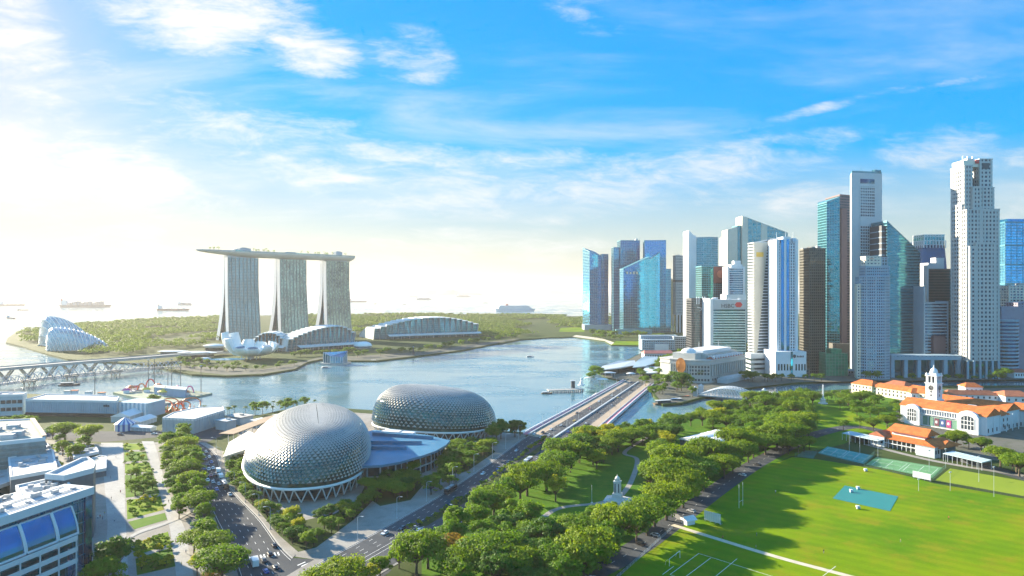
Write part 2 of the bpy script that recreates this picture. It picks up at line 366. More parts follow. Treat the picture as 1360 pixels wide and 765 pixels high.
# ------------------------------------------------------------------ tower builder
def ccw(poly):
    a = sum(p[0] * q[1] - q[0] * p[1] for p, q in zip(poly, poly[1:] + poly[:1]))
    return list(poly) if a > 0 else list(reversed(poly))
def quad(uL, YL, uC, YC, uR, YR):
    """four-cornered plan: left corner, near corner, right corner (columns and distances)"""
    L, C, Rr = Vector((px(uL, YL), YL)), Vector((px(uC, YC), YC)), Vector((px(uR, YR), YR))
    return ccw([tuple(C), tuple(Rr), tuple(L + Rr - C), tuple(L)])
def slab(uL, uR, Y, depth, turn=0.0):
    """rectangle whose near face spans columns uL..uR at distance Y, turned about its near left corner (degrees)"""
    x0, x1 = px(uL, Y), px(uR, Y); w = x1 - x0; c, s = math.cos(R(turn)), math.sin(R(turn))
    return [(x0, Y), (x0 + w * c, Y + w * s), (x0 + w * c - depth * s, Y + w * s + depth * c), (x0 - depth * s, Y + depth * c)]
def offset(poly, d):
    k = len(poly); out = []
    for i in range(k):
        a, b, c = Vector(poly[i - 1]), Vector(poly[i]), Vector(poly[(i + 1) % k])
        n1 = Vector(((b - a).y, -(b - a).x)).normalized(); n2 = Vector(((c - b).y, -(c - b).x)).normalized()
        t = n1 + n2; t = t / max(0.25, t.length_squared / 2) if t.length > 1e-6 else n1
        out.append((b.x + t.x * d, b.y + t.y * d))
    return out
def bands(mb, poly, zt, z0, z1, step, hgt, d, skip=()):
    """horizontal bands round the plan; zt gives the roof height at each corner so sloping tops clip them"""
    out = offset(poly, d); k = len(poly); z = z0
    while z + hgt < z1:
        for i in range(k):
            if i in skip: continue
            j = (i + 1) % k; a, b, za, zb = 0.0, 1.0, zt[i], zt[j]; zz = z + hgt
            if za < zz and zb < zz: continue
            if za < zz: a = (zz - za) / (zb - za)
            if zb < zz: b = (zz - za) / (zb - za)
            L = lambda P, t: (P[i][0] + (P[j][0] - P[i][0]) * t, P[i][1] + (P[j][1] - P[i][1]) * t)
            ia, ib, oa, ob = L(poly, a), L(poly, b), L(out, a), L(out, b)
            mb.face([(*oa, z), (*ob, z), (*ob, zz), (*oa, zz)])
            mb.face([(*oa, zz), (*ob, zz), (*ib, zz), (*ia, zz)])
            mb.face([(*ia, z), (*ib, z), (*ob, z), (*oa, z)])
        z += step
def piers(mb, poly, zt, z0, gap, w, d, skip=(), ends=True):
    k = len(poly)
    for i in range(k):
        if i in skip: continue
        j = (i + 1) % k; a, b = Vector(poly[i]), Vector(poly[j]); e = b - a; L = e.length
        if L < w * 1.5: continue
        e.normalize(); n = Vector((e.y, -e.x)); c = max(1, round(L / gap))
        for q in range(0 if ends else 1, c + (1 if ends else 0)):
            s = min(max(q * L / c, w / 2 + 0.02), L - w / 2 - 0.02); t = s / L
            z1 = zt[i] + (zt[j] - zt[i]) * t
            p, r = a + e * (s - w / 2), a + e * (s + w / 2)
            mb.prism([tuple(p + n * d), tuple(r + n * d), tuple(r - n * .05), tuple(p - n * .05)], z0, z1 - 0.05, True)
def tower(root, poly, z0, z1, glassm, wallm, step=4.0, band=1.4, gap=0.0, pw=0.8, bd=0.35, pd=0.5, roof=True, parapet=0.0,
          bskip=(), pskip=(), first=None, pz0=None, corner=0.0, wallname='floor_bands', piername='mullions', corename='glass_wall'):
    """glass core with real floor bands and mullions, roof and parapet, all parts of root"""
    poly = ccw(poly); k = len(poly); zt = list(z1) if isinstance(z1, (list, tuple)) else [z1] * k
    mb = MB(); mb.prism(poly, z0, zt, False); mb.build(corename, glassm, root)
    if band > 0:
        m = MB(); bands(m, poly, zt, z0 if first is None else first, max(zt) + 0.01, step, band, bd, bskip)
        if m.f: m.build(wallname, wallm, root)
    if gap > 0:
        m = MB(); piers(m, poly, zt, z0 if pz0 is None else pz0, gap, pw, pd, pskip)
        if m.f: m.build(piername, wallm, root)
    if roof:
        m = MB(); o2 = offset(poly, bd + 0.25); ins = offset(poly, -0.8)
        for i in range(k):
            j = (i + 1) % k; h0, h1 = zt[i] + parapet, zt[j] + parapet
            m.face([(*o2[i], zt[i] - 1.2), (*o2[j], zt[j] - 1.2), (*o2[j], h1), (*o2[i], h0)])
            m.face([(*o2[i], h0), (*o2[j], h1), (*ins[j], h1), (*ins[i], h0)])
            m.face([(*ins[i], h0), (*ins[j], h1), (*ins[j], zt[j] - .3), (*ins[i], zt[i] - .3)])
        m.face([(*ins[i], zt[i] - .3) for i in range(k)])
        m.build('roof', wallm, root)
    return root
def roof_plant(root, poly, z, n, seed, m=None, hmax=5.0):
    """machine rooms, tanks and masts on a flat roof"""
    rr = random.Random(seed); cx = sum(p[0] for p in poly) / len(poly); cyy = sum(p[1] for p in poly) / len(poly)
    mb = MB()
    for i in range(n):
        p = Vector(rr.choice(poly)); t = rr.uniform(0.25, 0.75); x = cx + (p.x - cx) * t; y = cyy + (p.y - cyy) * t
        mb.box(x, y, z - .2, rr.uniform(3, 9), rr.uniform(3, 8), rr.uniform(1.5, hmax), rr.uniform(0, 1.5))
    for i in range(max(1, n // 3)):
        p = Vector(rr.choice(poly)); t = rr.uniform(0.2, 0.7); x = cx + (p.x - cx) * t; y = cyy + (p.y - cyy) * t
        mb.tube((x, y, z - .2), (x, y, z + rr.uniform(5, 10)), 0.25, 0.1, 5)
    return mb.build('roof_plant', m or CONC, root)
G_BLUE = glass('blue_glass', (0.008, 0.26, 0.55), 0.88, 0.07, (3.0, 3.8), .18, .006)
G_DEEP = glass('deep_blue_glass', (0.006, 0.15, 0.34), 0.88, 0.07, (3.0, 3.8), .18, .006)
G_TEAL = glass('teal_glass', (0.014, 0.25, 0.30), 0.8, 0.07)
G_GREEN = glass('green_glass', (0.025, 0.19, 0.16), 0.8, 0.08)
G_DARK = glass('dark_glass', (0.035, 0.08, 0.10), 0.6, 0.06)
G_NAVY = glass('navy_glass', (0.008, 0.07, 0.16), 0.75, 0.06)
G_BRON = glass('bronze_glass', (0.06, 0.07, 0.06), 0.6, 0.08)
WALLW = mat('white_wall', (0.64, 0.66, 0.68), 0.7, var=0.06, scale=0.03)
WALLC = mat('cream_stone', (0.66, 0.60, 0.50), 0.75, var=0.08, scale=0.03)
WALLG = mat('grey_stone', (0.38, 0.43, 0.46), 0.75, var=0.1, scale=0.03)
WALLB = mat('blue_grey_wall', (0.27, 0.37, 0.44), 0.7, var=0.1, scale=0.03)
WALLP = mat('purple_granite', (0.10, 0.065, 0.08), 0.6, var=0.12, scale=0.03)
WALLBR = mat('brown_granite', (0.09, 0.085, 0.07), 0.6, var=0.2, scale=0.03)
WALLT = mat('tan_wall', (0.52, 0.34, 0.17), 0.75, var=0.1)
DARKM = mat('dark_metal', (0.045, 0.05, 0.06), 0.5, var=0.1)
TEALM = mat('teal_metal', (0.07, 0.24, 0.30), 0.45, metal=0.3, var=0.1)
REDM = mat('red_sign', (0.60, 0.05, 0.05), 0.5, var=0.05)
STEEL = mat('steel', (0.45, 0.47, 0.49), 0.4, metal=0.6, var=0.06)

def lettering(text, loc, size, rz, m, parent, name='sign_letters', ext=0.15, tilt=90):
    cu = bpy.data.curves.new(name, 'FONT'); cu.body = text; cu.size = size; cu.extrude = ext; cu.align_x = 'CENTER'; cu.resolution_u = 2
    tmp = bpy.data.objects.new('lettering_tmp', cu); COL.objects.link(tmp)
    dg = bpy.context.evaluated_depsgraph_get(); me = bpy.data.meshes.new_from_object(tmp.evaluated_get(dg))
    bpy.data.objects.remove(tmp); me.materials.clear(); me.materials.append(m)
    o = bpy.data.objects.new(name, me); COL.objects.link(o); o.location = loc; o.rotation_euler = (R(tilt), 0, rz)
    put_under(o, parent); return o
# ------------------------------------------------------------------ business district towers
def T(name, label, poly): 
    c = Vector((sum(p[0] for p in poly) / len(poly), sum(p[1] for p in poly) / len(poly), 0))
    return thing(name, label, 'office tower', c, 'office towers of the business district')

# slim twin-slab blue glass tower by the water
Y = 1868; P = quad(774, Y + 35, 783, Y, 799, Y + 6)
r = T('glass_tower', 'blue glass tower of two slabs standing alone nearest the open sea', P)
tower(r, P, 0, [pz(334, Y), pz(340, Y), pz(333, Y), pz(328, Y)], G_BLUE, TEALM, 4.2, 0.9, 6, 0.35, 0.25, 0.3)
P2 = slab(799.3, 808, Y + 10, 30, 4)
tower(r, P2, 0, pz(337, Y), G_DEEP, TEALM, 4.2, 0.9, 5, 0.35, 0.25, 0.3)
m = MB(); m.prism(slab(776, 812, Y - 10, 60), 0, 14, True); m.build('podium', WALLG, r)

# pair of tall blue towers with the slant-topped one in front
Y = 1800; P = quad(815, Y + 30, 824, Y, 850, Y + 10)
r = T('glass_tower', 'tall deep blue glass tower with a stepped left edge, behind the slant-topped one', P)
tower(r, slab(824, 850, Y, 42, 3), 0, pz(319, Y), G_DEEP, TEALM, 4.2, 0.8, 6, 0.35, 0.25, 0.3)
tower(r, slab(815, 823.7, Y + 8, 30, 3), 0, pz(328, Y), G_DEEP, TEALM, 4.2, 0.8, 6, 0.35, 0.25, 0.3)
m = MB(); m.box(px(846, Y), Y + 12, pz(319, Y), 6, 20, 4, 0); m.build('roof_plant', STEEL, r)
Y = 1700; P = quad(823, Y + 26, 828, Y, 862, Y + 8)
r = T('glass_tower', 'lower blue glass tower with slanting roof and small pale sign before the blue group', P)
tower(r, P, 0, [pz(357, Y), pz(341, Y), pz(341, Y), pz(357, Y)], G_BLUE, TEALM, 4.2, 0.8, 6, 0.35, 0.2, 0.3)
m = MB()
for k_ in range(4): m.box(px(833 + 4.4 * k_, Y), Y - 0.6 + 0.2 * k_, pz(364, Y), 3.6, .8, 6 - (k_ % 2), 0)
m.build('sign_letters', mat('sign_pale', (0.75, 0.65, 0.45), .5), r)
m = MB(); m.prism(slab(818, 866, Y - 14, 12), 0, 12, True); m.build('podium', TEALM, r)
Y = 1760; P = slab(856, 884, Y, 44, -6)
r = T('glass_tower', 'tallest blue glass tower with sail shaped top and a lower step at its right', P)
tower(r, P, 0, [pz(319, Y)] * 2 + [pz(321, Y)] * 2, G_BLUE, TEALM, 4.2, 0.8, 6, 0.35, 0.25, 0.3)
Pf = slab(852, 877, Y - 16, 14, 3)
tower(r, Pf, 0, [pz(352, Y), pz(335, Y), pz(335, Y), pz(352, Y)], G_BLUE, TEALM, 4.2, 0.8, 6, 0.35, 0.2, 0.3)
tower(r, slab(884.4, 891, Y - 3, 36, 0), 0, pz(357, Y), G_DEEP, TEALM, 4.2, 0.9, 5, 0.35, 0.25, 0.3)

Y = 2050; P = slab(889, 897, Y, 24)
r = T('narrow_tower', 'narrow tan tower half hidden between the blue towers and the grey banded one', P)
tower(r, P, 0, pz(371, Y), G_BRON, WALLT, 3.6, 2.2, 4.5, 1.6, 0.3, 0.4); roof_plant(r, P, pz(371, Y), 3, 2)

Y = 1750; P = quad(894, Y + 22, 898, Y, 916, Y + 4)
r = T('banded_tower', 'grey banded tower raised on tall white legs', P)
tower(r, P, 45, pz(339, Y), G_DARK, WALLG, 4.0, 1.9, 3.4, 0.7, 0.4, 0.5); roof_plant(r, P, pz(339, Y), 4, 5)
m = MB(); bands(m, ccw(P), [300] * 4, 130, 137, 9, 6, 0.8); m.build('plant_floor', DARKM, r)
for q in [(P[0][0] + (P[1][0] - P[0][0]) * t, P[0][1] + (P[1][1] - P[0][1]) * t) for t in (.06, .28, .5, .72, .94)] + [tuple(P[3])]:
    m = MB(); m.box(*q, 0, 2.6, 2.6, 46); m.build('column', WALLW, r)
m = MB(); m.prism(ccw(offset(ccw(P), -4)), 0, 45, False); m.build('lobby', G_DARK, r)

# tall curved glass tower with a white pointed fin
Y = 1330; xs = px(924.5, Y)
P = [(px(925, Y), Y), (px(933, Y), Y - 7), (px(943, Y), Y - 9), (px(953, Y), Y - 2), (px(953, Y), Y + 40), (px(925, Y), Y + 40)]
r = T('curved_tower', 'tower with a white pointed fin on its left edge and a bowed teal glass front', P)
tower(r, P, 0, pz(315, Y), G_TEAL, WALLG, 4.2, 0.8, 3.2, 0.3, 0.2, 0.25)
m = MB(); Pf = [(px(914.5, Y), Y - 1), (px(924.6, Y), Y - 1), (px(924.6, Y), Y + 42), (px(914.5, Y), Y + 42)]
m.prism(Pf, 0, [pz(306, Y), pz(316, Y), pz(316, Y), pz(306, Y)], True); m.build('white_fin', WALLW, r)
m = MB(); piers(m, Pf, [pz(312, Y)] * 4, 0, 3.0, 0.5, 0.3, ends=False); m.build('fin_ribs', WALLW, r)
# small white lattice tower
Y = 1480; P = quad(956, Y + 20, 962, Y, 971, Y + 6)
r = T('lattice_tower', 'slim white lattice tower between the bowed tower and the cream peaked tower', P)
tower(r, P, 0, pz(316, Y), G_DARK, WALLW, 5.0, 1.3, 4.2, 1.2, 0.5, 0.6); roof_plant(r, P, pz(316, Y), 4, 8)
# tall cream and teal peaked tower
Y = 1420; P = slab(966, 994, Y, 40)
r = T('peaked_tower', 'cream and teal tower rising to a sharp glass peak that slopes down to the right', P)
m = MB(); m.prism(slab(966, 979.5, Y, 36), 0, [pz(305, Y), pz(301, Y), pz(301, Y), pz(305, Y)], True); m.build('wing_wall', WALLC, r)
m = MB(); piers(m, slab(966, 979.5, Y, 36), [pz(306, Y)] * 4, 0, 4, 0.6, 0.3, ends=False); m.build('wing_ribs', WALLC, r)
tower(r, slab(979.7, 985.5, Y + 2, 34), 0, pz(299, Y), G_TEAL, TEALM, 4.2, 0.8)
m = MB(); m.prism(slab(985.7, 993, Y - 4, 40), 0, [pz(287, Y), pz(289, Y), pz(289, Y), pz(287, Y)], True); m.build('spine_wall', WALLC, r)
tower(r, slab(993.2, 1046, Y, 34), 0, [pz(289, Y), pz(309, Y), pz(309, Y), pz(289, Y)], G_TEAL, WALLC, 8.4, 0.8, 9, 0.6, 0.3, 0.4)
m = MB(); m.prism(slab(1011, 1019, Y - 1.2, 3), 0, [pz(296, Y), pz(299, Y), pz(299, Y), pz(296, Y)], True); m.build('pale_bay', WALLC, r)
# green glass block with a maroon panel
Y = 1240; P = slab(932, 967, Y, 40)
r = T('green_glass_block', 'green glass block with a maroon sign panel at its top right corner', P)
tower(r, slab(932, 947, Y, 40), 0, pz(353, Y), G_GREEN, TEALM, 4.0, 0.8, 4, 0.35, 0.25, 0.3)
tower(r, slab(947.2, 968, Y + 3, 36), 0, pz(353, Y), G_DARK, TEALM, 4.0, 0.8, 4, 0.35, 0.25, 0.3)
m = MB(); m.prism(slab(948, 968, Y + 1.5, 1.2), pz(376, Y), pz(354, Y), True, True); sg = m.build('sign_panel', mat('maroon_sign', (0.22, 0.035, 0.03), .5), r)
m = MB(); m.lathe((0, 0, 0), [(0.1, .25), (7.2, .25), (7.2, 0)], 24)
m.v = [(px(958, Y) + a * 1.1, Y + 1.4 - c, pz(364, Y) + b) for a, b, c in m.v]; m.build('emblem', mat('orange_red_sign', (0.62, 0.13, 0.06), .5), sg)
# blue white stepped tower
Y = 1190; P = slab(967, 989, Y, 30)
r = T('stepped_tower', 'navy glass tower with white stepped crown and base band, above the striped bank', P)
tower(r, P, 0, pz(356, Y), G_NAVY, WALLW, 4.0, 1.1, 0, bd=0.4, parapet=.5)
m = MB(); m.prism(slab(966.5, 968.8, Y - 1.2, 30), 0, pz(354, Y), True); m.prism(slab(987, 989.6, Y - 1.2, 30), 0, pz(354, Y), True); m.build('corner_pier', WALLW, r)
m = MB(); m.prism(slab(971, 986, Y + 4, 20), pz(356.5, Y), pz(351, Y), True); m.prism(slab(975, 984, Y + 8, 12), pz(351, Y) - .2, pz(346, Y), True); m.build('crown', WALLW, r)
m = MB(); m.prism(slab(964.5, 991, Y - 3, 36), 0, pz(391, Y), True); m.build('base_block', WALLW, r)
# black block
Y = 1130; P = slab(918.5, 943, Y, 34)
r = T('dark_block', 'black office block with white roof frames and a small white mark', P)
tower(r, P, 0, pz(397, Y), G_DARK, DARKM, 4.0, 1.5, 3.2, 0.5, 0.3, 0.35, parapet=1)
m = MB()
for u in (925, 928, 933, 936): m.prism(slab(u, u + .9, Y - .8, 1), pz(404, Y), pz(394, Y), True, True)
m.build('roof_frame', WALLW, r)
m = MB(); m.tube((px(926, Y), Y - .6, pz(408, Y)), (px(934, Y), Y - .6, pz(410, Y)), .5); m.tube((px(929, Y), Y - .6, pz(413, Y)), (px(935, Y), Y - .6, pz(409, Y)), .5); m.build('wall_mark', WALLW, r)
# teal striped bank with red emblem
Y = 1085; P = slab(943, 990, Y, 45)
r = T('striped_block', 'teal and white striped bank building with a red and white emblem on its top band', P)
tower(r, slab(947.5, 990, Y, 45), 0, pz(410, Y), G_TEAL, mat('pale_green_wall', (.55, .66, .62), .7), 4.1, 2.0, 0, bd=0.5)
m = MB(); m.prism(slab(943, 947.3, Y - 1, 45), 0, pz(397, Y), True); m.build('end_wall', WALLW, r)
m = MB(); m.prism(slab(947.5, 991, Y - 1.5, 46.2), pz(411, Y), pz(398, Y), True, True); hd = m.build('top_band', WALLG, r)
lettering('HSBC', (px(966, Y), Y - 1.9, pz(408.5, Y)), 8.6, 0, DARKM, hd)
cx_, cz_ = px(980.5, Y), pz(404.7, Y); w_, h_ = 6.4, 4.0; yq = Y - 1.8
m = MB()
for s_ in (-1, 1):
    m.add([(cx_ + s_ * w_ / 2, yq, cz_ + h_), (cx_ + s_ * w_, yq, cz_), (cx_ + s_ * w_ / 2, yq, cz_ - h_), (cx_, yq, cz_)], [(0, 1, 2, 3)])
m.add([(cx_ - w_ / 2, yq, cz_ + h_), (cx_ + w_ / 2, yq, cz_ + h_), (cx_, yq, cz_)], [(0, 1, 2)]); m.add([(cx_ - w_ / 2, yq, cz_ - h_), (cx_ + w_ / 2, yq, cz_ - h_), (cx_, yq, cz_)], [(0, 1, 2)])
m.build('emblem', REDM, hd)
roof_plant(r, P, pz(398, Y), 6, 12, WALLW)

# tower with white prow and cut corner
Y = 905; P = quad(994, Y + 16, 1001, Y, 1030, Y + 8)
r = T('prow_tower', 'white and grey striped tower whose sunlit prow narrows upward, yellow sign under its roof', P)
zt = [pz(322, Y), pz(316, Y), pz(316, Y), pz(322, Y)]
P = ccw(P)
tower(r, P, 0, zt, G_DARK, WALLW, 4.0, 2.1, 0, bd=0.6)
a = Vector(P[0]); b = Vector(P[1]); e = (b - a); n_ = Vector((e.y, -e.x)).normalized()
def onface(t, d): q = a + e * t + n_ * d; return (q.x, q.y)
m = MB()       # pale stone prow: a wedge, wide at the top, on the near face
zl, zh = 0.0, pz(322, Y)
q = [(*onface(0.0, .9), zl), (*onface(0.06, .9), zl), (*onface(0.62, .9), zh), (*onface(0.0, .9), zh)]
q2 = [(*onface(0.0, .1), zl), (*onface(0.06, .1), zl), (*onface(0.62, .1), zh), (*onface(0.0, .1), zh)]
m.add(q + q2, [(0, 1, 2, 3), (1, 5, 6, 2), (3, 2, 6, 7), (0, 3, 7, 4)]); m.build('prow_wall', WALLC, r)
m = MB(); m.prism([onface(.62, 1.1), onface(1.0, 1.1), onface(1.0, .1), onface(.62, .1)], 0, pz(318, Y), True); m.build('glass_bay', G_NAVY, r)
m = MB(); m.prism([onface(.1, 1.4), onface(.42, 1.4), onface(.42, .9), onface(.1, .9)], pz(341, Y), pz(335, Y), True, True); m.build('sign_band', mat('yellow_sign', (.75, .48, .08), .5), r)
m = MB(); m.prism(quad(990, Y + 6, 997, Y - 14, 1032, Y - 6), 0, 26, True); pd_ = m.build('podium', WALLG, r)
m = MB(); bands(m, ccw(quad(990, Y + 6, 997, Y - 14, 1032, Y - 6)), [30] * 4, 5, 25, 6, 2.6, .5); m.build('podium_bands', G_DARK, pd_)

# white piered bank with arcade podium
Y = 872; P = slab(1031, 1062, Y, 30)
r = T('white_bank_tower', 'white tower with close vertical piers above a white arcaded podium', P)
tower(r, slab(1033, 1059, Y, 26), 0, pz(322, Y), G_NAVY, WALLW, 3.7, 1.3, 3.1, 1.5, 0.25, 0.5, roof=True)
for k_, (u0, u1) in enumerate(((1031, 1035), (1041.5, 1044.5), (1056.5, 1060))):
    m = MB(); m.prism(slab(u0, u1, Y - 1.6, 28), 0, pz(318, Y), True); m.build('corner_pier', WALLW, r)
m = MB(); m.prism(slab(1044.7, 1048, Y - 1, 8), 0, pz(318, Y), True); m.prism(slab(1037.5, 1041, Y - 1, 8), 0, pz(318, Y), True); m.build('blue_strip', G_BLUE, r)
m = MB()
for (u0, u1, v) in ((1032, 1037, 318), (1040, 1050, 314), (1053, 1058, 316)): m.prism(slab(u0, u1, Y + 3, 18), pz(322, Y), pz(v, Y), True)
for u in (1035, 1047, 1057): m.tube((px(u, Y), Y + 9, pz(318, Y)), (px(u, Y), Y + 9, pz(307, Y)), .4, .15)
m.build('crown', WALLW, r)
Yp = Y - 14
m = MB(); m.prism(slab(1030, 1071, Yp, 42), 0, pz(467, Yp), True); pd_ = m.build('podium', WALLW, r)
m = MB()
for k_ in range(10):
    u = 1033.5 + k_ * 3.85
    if abs(u - 1051) < 2: continue
    m.prism(slab(u, u + 1.9, Yp - .25, .6), pz(492, Yp), pz(483.5, Yp), True, True)
m.build('arcade_windows', G_DARK, pd_)
m = MB(); m.prism(slab(1050.5, 1053, Yp - .5, 1), 0, pz(467, Yp), True); m.build('blue_strip', G_BLUE, pd_)
m = MB(); m.lathe((0, 0, 0), [(1.0, .2), (2.1, .2), (2.1, 0)], 18); m.tube((0, -2, 0.3), (0, 2, .3), .35)
m.v = [(px(1055, Yp) + a_, Yp - .3 - c_, pz(473, Yp) + b_) for a_, b_, c_ in m.v]; m.build('emblem', DARKM, pd_)
m = MB()
for k_ in range(5): m.box(px(1059 + 1.9 * k_, Yp), Yp - .3, pz(474.5, Yp), 1.1, .4, 2.2 - .4 * (k_ % 2))
m.build('sign_letters', DARKM, pd_)
# dark brown tower
Y = 885; P = quad(1062, Y + 34, 1075, Y, 1096, Y + 6)
r = T('brown_tower', 'dark brown tower with speckled glass, right of the white piered bank', P)
tower(r, P, 0, pz(330, Y), G_BRON, WALLBR, 3.7, 1.5, 3.0, 0.8, 0.3, 0.4, parapet=1); roof_plant(r, P, pz(330, Y), 4, 21)
# tall faceted purple tower
Y = 1060; P = [(px(1098, Y), Y), (px(1111, Y), Y - 8), (px(1114, Y), Y - 8), (px(1130, Y), Y + 4), (px(1130, Y), Y + 46), (px(1104, Y), Y + 50), (px(1097, Y), Y + 30)]
r = T('faceted_tower', 'tall tower half teal glass and half purple granite, left of the tall pale concrete tower', P)
tower(r, [(px(1098, Y), Y), (px(1112, Y), Y - 8), (px(1112, Y), Y + 40), (px(1104, Y), Y + 46), (px(1097.5, Y), Y + 30)], 0, [pz(268, Y), pz(262, Y), pz(262, Y), pz(264, Y), pz(268, Y)], G_TEAL, TEALM, 4.2, .7, 4, .3, .2, .25)
tower(r, [(px(1112.2, Y), Y - 8), (px(1131, Y), Y + 2), (px(1131, Y), Y + 44), (px(1112.2, Y), Y + 40)], 0, pz(259, Y), G_DARK, WALLP, 4.2, 2.0, 3.4, 0.5, .3, .2)
m = MB(); m.prism([(px(1113, Y), Y - 12), (px(1120, Y), Y - 12), (px(1120, Y), Y), (px(1113, Y), Y)], 0, pz(278, Y), True)
m.build('granite_shaft', WALLP, r)
m = MB(); m.prism([(px(1100, Y), Y - 26), (px(1131, Y), Y - 26), (px(1131, Y), Y + 4), (px(1100, Y), Y + 4)], 0, pz(455, Y), True); m.build('podium', WALLBR, r)
# tall pale concrete tower
Y = 935; P = quad(1129, Y + 24, 1131, Y, 1171.5, Y + 10); P = ccw(P)
r = T('slab_tower', 'plain pale concrete slab tower with one window grid down its middle and a top slot', P)
zt = pz(229, Y)
m = MB(); m.prism(P, 0, zt, True); sh = m.build('shaft', mat('pale_concrete', (.40, .47, .51), .7, var=.06, scale=.02), r)
a = Vector(P[0]); b = Vector(P[1]); e = b - a; n_ = Vector((e.y, -e.x)).normalized()
m = MB(); fr = MB()
m.prism([onface(.28, .3), onface(.75, .3), onface(.75, .05), onface(.28, .05)], 30, pz(247, Y), True, True)
m.prism([onface(.28, .3), onface(.75, .3), onface(.75, .05), onface(.28, .05)], pz(243, Y), pz(237, Y), True, True); m.build('window_field', G_NAVY, r)
z = 30
while z < pz(247, Y):
    if not (pz(304, Y) < z < pz(292, Y)): fr.prism([onface(.27, .62), onface(.76, .62), onface(.76, .06), onface(.27, .06)], z, z + 1.5, True, True)
    else: fr.prism([onface(.27, .62), onface(.76, .62), onface(.76, .06), onface(.27, .06)], z, z + 4.1, True, True)
    z += 4.1
fr.build('floor_bands', MATS['pale_concrete'], r)
m = MB()
for k_ in range(9): t_ = .28 + .47 * k_ / 8; m.prism([onface(t_ - .009, .7), onface(t_ + .009, .7), onface(t_ + .009, .06), onface(t_ - .009, .06)], 30, pz(247, Y), True, True)
m.build('mullions', MATS['pale_concrete'], r)
m = MB(); m.prism(offset(P, -.6), zt - .1, zt + 2.6, True); m.build('roof', TEALM, r)
roof_plant(r, P, zt + 2.5, 7, 33, TEALM, 4)
# glass tower with a triangular peak
Y = 905; P = slab(1178, 1224, Y, 34, 4)
r = T('triangular_tower', 'teal glass tower cut to a sharp triangular peak that falls to the right', P)
P = ccw(P); zt = [pz(293, Y), pz(335, Y + 3), pz(338, Y + 3), pz(293, Y)]
tower(r, P, 0, zt, glass('slate_teal_glass', (.05, .24, .28), .8, .08), TEALM, 4.0, 1.0, 0, bd=0.2)
m = MB(); m.prism(slab(1171, 1177.6, Y + 4, 30), 0, pz(299, Y), True); m.build('side_shaft', DARKM, r)
m = MB(); bands(m, slab(1171, 1177.6, Y + 4, 30), [pz(299, Y)] * 4, 4, pz(299, Y), 8, 1.2, .5); m.build('shaft_bands', WALLB, r)
# stepped front bank
Y = 838
r = T('stepped_bank_tower', 'pale blue stepped bank tower with rounded front and sunlit left shoulder', slab(1140, 1184, Y, 34))
Pm = [(px(1144, Y), Y + 4), (px(1150, Y), Y - 2), (px(1160, Y), Y - 6), (px(1172, Y), Y - 6), (px(1181, Y), Y - 1), (px(1184, Y), Y + 6), (px(1184, Y), Y + 20), (px(1147, Y), Y + 20)]
tower(r, Pm, 0, pz(367, Y), G_NAVY, WALLB, 3.6, 1.7, 2.6, 0.9, .3, .4)
tower(r, [(px(1140.5, Y), Y + 4), (px(1143.7, Y), Y + 2), (px(1146.7, Y), Y + 18), (px(1145, Y), Y + 18)], 0, pz(377, Y), G_NAVY, WALLC, 3.6, 1.9, 2.6, 1.0, .3, .4)  # cream here and on the top left block paints in the sun
tower(r, slab(1150, 1181, Y + 3, 16), pz(367, Y) - .3, pz(353, Y), G_NAVY, WALLB, 3.6, 1.9, 2.6, 1.0, .3, .4)
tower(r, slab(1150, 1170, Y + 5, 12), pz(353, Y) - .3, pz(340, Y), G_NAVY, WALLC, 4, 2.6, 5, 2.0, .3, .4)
tower(r, slab(1170.3, 1179, Y + 6, 11), pz(353, Y) - .3, pz(341, Y), G_DARK, WALLB, 4, 1.4, 4, 1.4, .3, .4)
m = MB(); m.lathe((px(1160, Y), Y + 4.4, pz(343, Y)), [(2.4, 0), (2.4, .3), (.1, .3)], 16); m.build('emblem', REDM, r)
# long white podium on columns behind the clock tower
Y = 850; P = slab(1184, 1276, Y, 20)
r = thing('podium_building', 'long low pale podium building on square columns, directly behind the clock tower', 'building', (px(1230, Y), Y, 0))
tower(r, P, 22, pz(472, Y), G_NAVY, WALLB, 7.5, 4.2, 5.2, 2.6, .5, .6, corename='glass_wall')
for i in range(6):
    m = MB(); m.box(px(1186 + 17.6 * i, Y), Y + 2.4, 0, 4.4, 4.4, 22); m.build('column', WALLB, r)
m = MB(); m.prism(offset(ccw(P), -5), 0, 22, False); m.build('lobby', G_TEAL, r)
# blue tower with curved crown
Y = 1010; P = slab(1224, 1258, Y, 36)
r = T('curved_crown_tower', 'deep blue tower that bows inward to a glazed crown with white fins', P)
zs = [0, pz(400, Y), pz(350, Y), pz(325, Y)]; us = [(1222, 1261), (1222, 1260), (1225, 1257), (1227.5, 1254.5)]
m = MB()
for i in range(3):
    A = slab(*us[i], Y, 36); B = slab(*us[i + 1], Y + 1.5 * (i + 1), 34)
    m.add([(*p, zs[i]) for p in A] + [(*p, zs[i + 1]) for p in B], [(j, (j + 1) % 4, 4 + (j + 1) % 4, 4 + j) for j in range(4)])
m.face([(*p, zs[3]) for p in slab(*us[3], Y + 4.5, 34)]); m.build('glass_wall', G_NAVY, r)
tower(r, slab(1227.5, 1254, Y + 5, 28), zs[3] - .1, pz(311, Y), G_TEAL, WALLW, 6, .9, 4.5, .6, .3, .5, bskip=())
m = MB(); piers(m, ccw(slab(1226.5, 1256, Y + 2.5, 34)), [pz(319, Y)] * 4, pz(329, Y), 5, .8, .8); m.build('crown_fins', WALLW, r)
